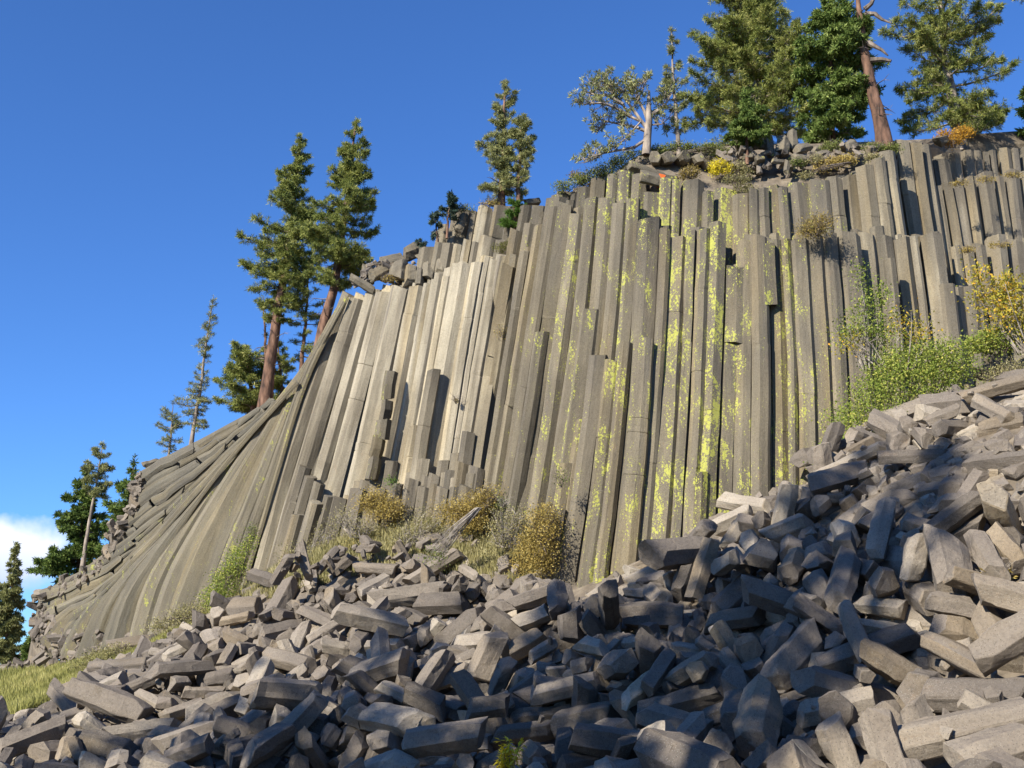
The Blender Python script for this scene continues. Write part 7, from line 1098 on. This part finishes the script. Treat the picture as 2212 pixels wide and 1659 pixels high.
for i, (lab, L, n) in enumerate((
    ('rounded ochre shrub at the top of the dry strip under the mossy broken column', [(812,1082,24,20),(800,1095,20,16)], 1500),
    ('tan shrub just right of and below the uppermost ochre one', [(838,1112,24,20),(850,1098,16,14)], 1400),
    ('wide low golden shrub resting on the rubble crest', [(790,1192,34,20),(830,1182,40,20),(770,1200,18,12)], 2600),
    ('golden shrub group in the middle of the dry strip', [(1010,1105,30,26),(975,1108,26,22),(1035,1090,22,22),(1015,1135,34,22)], 3600),
    ('tall ochre and green shrub against the dark cliff corner', [(1170,1150,26,34),(1160,1195,32,36),(1178,1115,18,20),(1150,1222,34,18)], 4600),
    ('small orange shrub on a column ledge at the foot of the pale bay', [(1050,1085,12,18),(1060,1070,9,12)], 600),
    ('tiny rusty shrub low on the left of the dry strip', [(640,1218,22,7),(700,1222,26,8)], 700))):
    x, y = L[0][0], L[0][1]; shrub('ochre_shrub', lab, [(a, b - 4, c * 1.25, d * .92) for a, b, c, d in L], Yc(x) - 1.9, M_OCH, n=int(n * 2.0), leaf=.075, seed=20 + i, group=och, stems=26, tb=.45, tv=.30, clus=.22, loose=.22)
for i, (lab, L, n, mt) in enumerate((
    ('pale twiggy brush spreading over the left of the dry strip', [(660,1190,50,26),(720,1165,46,34),(620,1210,24,14)], 2300, M_PAL),
    ('pale olive brush between the golden shrubs', [(880,1160,46,24),(920,1130,40,34),(950,1165,40,26)], 3000, M_PAL),
    ('grey-green wispy brush left of the tall ochre shrub', [(1090,1140,36,44),(1120,1120,24,30),(1070,1180,36,26)], 2600, M_PAL),
    ('green tuft of fresh leaves among the dry brush', [(1085,1085,12,12),(1130,1160,14,18),(940,1200,26,14)], 900, M_MAN),
    ('pale brush behind the wide golden shrub', [(780,1140,36,22),(740,1120,20,20)], 1300, M_PAL))):
    shrub('dry_shrub', lab, L, Yc(L[0][0]) - 2.6, mt, n=n, leaf=.075, seed=40 + i, group='pale brush in the dry strip', stems=50, tb=.5, clus=.2, loose=.1, stemmat=M_STEM)
shrub('green_shrub', 'long yellow-green shrub climbing the foot of the slanting slab', [(510,1215,22,34),(490,1255,30,36),(465,1290,28,24),(535,1180,12,26)], 49, M_WIL, n=6000, leaf=.085, seed=50, stems=24, tb=.58)
shrub('green_shrub', 'pale green low shrub between the slab foot and the left rubble crest', [(430,1318,36,18),(395,1335,36,16),(350,1352,34,12)], 51, M_PAL, n=3200, leaf=.085, seed=51, stems=20, tb=.55)
shrub('green_shrub', 'small yellowish shrub at the foot of the far slanting columns', [(215,1420,36,20),(180,1440,30,14),(255,1405,30,14)], 58, M_PAL, n=2600, leaf=.09, seed=52, stems=14, tb=.5)
shrub('green_shrub', 'little green shrub in a notch at the base of the left slab', [(545,1150,12,16)], 49.5, M_MAN, n=420, leaf=.07, seed=53, stems=6)
shrub('green_shrub', 'tuft of bright leaves on a stump in the pale bay', [(846,1040,12,8)], 47.5, M_BRIGHT, n=300, leaf=.07, seed=54, stems=4, tb=.7)
shrub('green_shrub', 'slim green plant growing from a crack above the rubble', [(1212,1035,7,18)], 39.2, M_MAN, n=260, leaf=.06, seed=55, stems=4)
shrub('ledge_shrub', 'brown and green bush on the ledge between the two storeys of columns', [(1760,492,34,18),(1775,480,24,16),(1740,500,18,10)], 38.6, M_OCH, n=2600, leaf=.065, seed=56, stems=18, tb=.22)
shrub('ledge_shrub', 'flat olive mat of leaves on the ledge under the young pine', [(1095,535,34,13),(1115,525,24,12)], 46.8, M_MOS, n=2400, leaf=.06, seed=57, stems=4, tb=.55, clus=.08)
shrub('ledge_shrub', 'small golden tuft on a short column beside the pale bay', [(1086,715,8,14)], 46.2, M_OCH, n=240, leaf=.06, seed=58, stems=3)
shrub('ledge_shrub', 'tiny round rusty tuft hanging in the pale columns', [(985,866,6,6)], 47.5, M_OCH, n=110, leaf=.05, seed=59, stems=6, clus=.04, tb=.25)
top = 'plants along the cliff rim'
for i, (lab, L, n, mt, tb, Y) in enumerate((
    ('long green manzanita patch draping the rim left of the windswept pine', [(1215,402,22,12),(1255,388,30,16),(1300,372,34,18),(1335,352,24,18),(1320,395,24,12),(1360,335,18,12)], 6500, M_MAN, .6, 43),
    ('low green mat on the rim under the windswept pine and open pine', [(1420,322,30,8),(1470,316,40,9),(1530,320,40,9),(1560,328,26,8),(1395,330,16,10)], 4600, M_MAN, .62, 43),
    ('bright yellow flowering bush beside the row of column ends', [(1552,358,18,14),(1545,368,12,10),(1568,366,14,12)], 1900, M_YEL, .55, 41.6),
    ('pale dry bush right of the yellow flowering bush', [(1592,362,24,12),(1610,372,18,10)], 1500, M_PAL, .6, 41.6),
    ('brown bush in front of the row of column ends', [(1492,372,20,13),(1478,378,12,8)], 1100, M_OCH, .25, 41.3),
    ('olive bush on the slope below the pale dry one', [(1590,388,30,10),(1608,408,24,9)], 1400, M_PAL, .3, 40.8),
    ('wide tan and orange grass patch on the dry upper slope', [(1800,352,32,11),(1828,345,26,12),(1775,362,22,8)], 2200, M_OCH, .6, 41.4),
    ('grey-green round bush right of the tan boulder', [(1762,345,16,11)], 700, M_PAL, .6, 41.4),
    ('small green bush in front of the tan boulder', [(1722,352,16,8)], 600, M_MAN, .5, 41.2),
    ('yellow-green bush left of the massive trunk', [(1800,316,22,11),(1785,322,16,8)], 1400, M_MAN, .7, 42),
    ('green bush around the foot of the massive trunk', [(1885,318,30,9),(1925,320,26,9)], 1700, M_MAN, .6, 41.8),
    ('sage-coloured bush on the slope above the tallest right columns', [(1885,342,20,9),(1740,378,20,6)], 900, M_PAL, .5, 41),
    ('orange-leaved bush beside the wide grey-green pine', [(2055,300,32,18),(2080,286,26,16),(2035,292,14,12)], 2600, M_ORA, .55, 43.6),
    ('green spreading shrub at the crest right of the orange bush', [(2110,272,36,12),(2140,264,30,10)], 2200, M_MAN, .6, 45),
    ('pinkish dry twigs poking up left of the manzanita patch', [(1255,382,16,8),(1238,378,8,10)], 260, M_ORA, .3, 43.4),
    ('brown dry plant under the orange-trunked pine', [(1062,440,28,6)], 500, M_OCH, .4, 49.3),
    ('green strip of leaves on the crest left of the orange-trunked pine', [(1000,450,30,7),(972,468,16,8)], 900, M_MAN, .6, 50),
    ('small brown tuft among the boulders at the left rim', [(842,602,16,7)], 400, M_OCH, .35, 50.2))):
    shrub('rim_shrub', lab, L, Y, mt, n=int(n * 1.2), leaf=.07, seed=80 + i, group=top, stems=12, tb=tb, clus=.09)
for i, (x, y, rx) in enumerate(((2070,395,22),(2130,388,24),(2190,378,26),(2090,540,20),(2160,530,30))):
    shrub('ledge_shrub', ('dry tuft at the left end of', 'second dry tuft along', 'right-hand dry tuft along')[i % 3] + (' the upper right ledge' if y < 400 else ' the middle right ledge'), [(x, y, rx, 5)], Yc(x) + (2.1 if y < 400 else 1.2), M_OCH, n=380, leaf=.06, seed=120 + i, group='tufts on the right-hand ledges', stems=3, tb=.4, clus=.07)
# the yellow plant in the foreground: narrow pointed leaves on arching stems
def yellow_plant():
    Y = hit(1100, 1650, .3) - 4.5; B = at(1100, 1690, Y); R = random.Random(9); rng = np.random.default_rng(9)
    root = empty('willowherb', B, 'small bright yellow leafy plant poking up at the bottom edge among dark blocks', 'plant'); sm = MB(); P = []; V = []; T = []
    for s_ in range(13):
        tx, ty = R.uniform(1074, 1132), R.uniform(1592, 1650); e = at(tx, ty, Y + R.uniform(-.15, .15)); q = [B + Vector((R.uniform(-.05, .05), 0, 0)), B.lerp(e, .55) + Vector((0, 0, .05)), e]; tube(sm, q, [.008, .006, .003], 4)
        for _ in range(26):
            f = R.uniform(.25, 1); p = q[0].lerp(q[1], f * 2) if f < .5 else q[1].lerp(q[2], f * 2 - 1); d = Vector((R.uniform(-1, 1), R.uniform(-1, 1), R.uniform(-.5, .6))).normalized(); L = R.uniform(.11, .2); w = d.cross(Vector((0, 0, 1))).normalized() * L * .16
            m1 = p + d * L * .45; tip = p + d * L + Vector((0, 0, -.03)); V += [[p, m1 + w, tip], [p, tip, m1 - w]]; t = R.gauss(.7, .2); T += [t, t]
    sm.build('stems', M_TWIG, root); fm = MB(); fm.addtris(np.array([[tuple(a) for a in t] for t in V]), np.clip(np.array(T), 0, 1)); fm.build('foliage', M_YEL, root)
yellow_plant()
Yd = (hit(2140, 1250, .3) or 23) - .4
shrub('dead_plant', 'withered pale brown leaves and twigs lying on the right rubble', [(2140,1250,26,10),(2120,1258,14,7),(2165,1245,16,7)], Yd, M_OCH, n=260, leaf=.16, seed=60, stems=16, tb=.55, clus=.08, stemmat=M_STEM, asp=.4)
# dead white branch beside the willow
rt = empty('dead_branch', at(1830, 930, 35.4), 'bleached forked dead branch sticking left out of the willow thicket', 'branch'); lm = MB()
for b in ([(1900,915),(1865,925),(1840,940)],[(1900,915),(1860,955),(1835,985)],[(1865,925),(1850,920)],[(1870,945),(1862,975)]): tube(lm, [at(x, y, 34.6) for x, y in b], [.03, .02, .008][:len(b)], 4)
lm.build('twigs', M_STEM, rt)
# meadow grass at the far left and dry grass among the brush
def grass(name, label, pts, n, h, mat, seed):
    rng = np.random.default_rng(seed); R = random.Random(seed); V = []; T = []
    for _ in range(n):
        a = R.random() * (len(pts) - 1); k = int(a); f = a - k; P0, P1 = pts[k], pts[k + 1]; x = lerp(P0[0], P1[0], f); Y = R.uniform(lerp(P0[1], P1[1], f), lerp(P0[2], P1[2], f)); d = at(x, 1400, Y); z = float(np.interp(0, [0, 1], [0, 0])); V.append((d.x, Y)); 
    A = np.array(V); Z = zt(A[:, 0], A[:, 1]) - .3; P = np.column_stack([A, Z]); m = len(P); L = h * rng.uniform(.4, 1.2, size=(m, 1)); dx = rng.normal(0, .28, size=(m, 3)); dx[:, 2] = 1
    w = rng.normal(size=(m, 3)) * .03; w[:, 2] = 0; tri = np.stack([P - w, P + w, P + dx * L], 1); patch = np.array([noise.noise(Vector((p[0] * .25, p[1] * .25, 0))) for p in P])
    mb = MB(); mb.addtris(tri, np.clip(.5 + patch * .5 + rng.normal(0, .16, size=m), 0, 1)); o = mb.build(name, mat); tag(o, label, 'grass', kind='stuff')
grass('meadow_grass', 'pale yellow-green meadow grass on the slope below the far cliff end', [(-120,46,80),(120,50,76),(230,56,66),(330,55,60),(450,50.5,56)], 90000, .5, M_GRS, 5)
grass('dry_grass', 'thin dry grass among the brush at the cliff foot', [(450,49,53),(600,46.5,50),(900,45,48),(1190,41,43.5)], 26000, .4, M_PAL, 6)
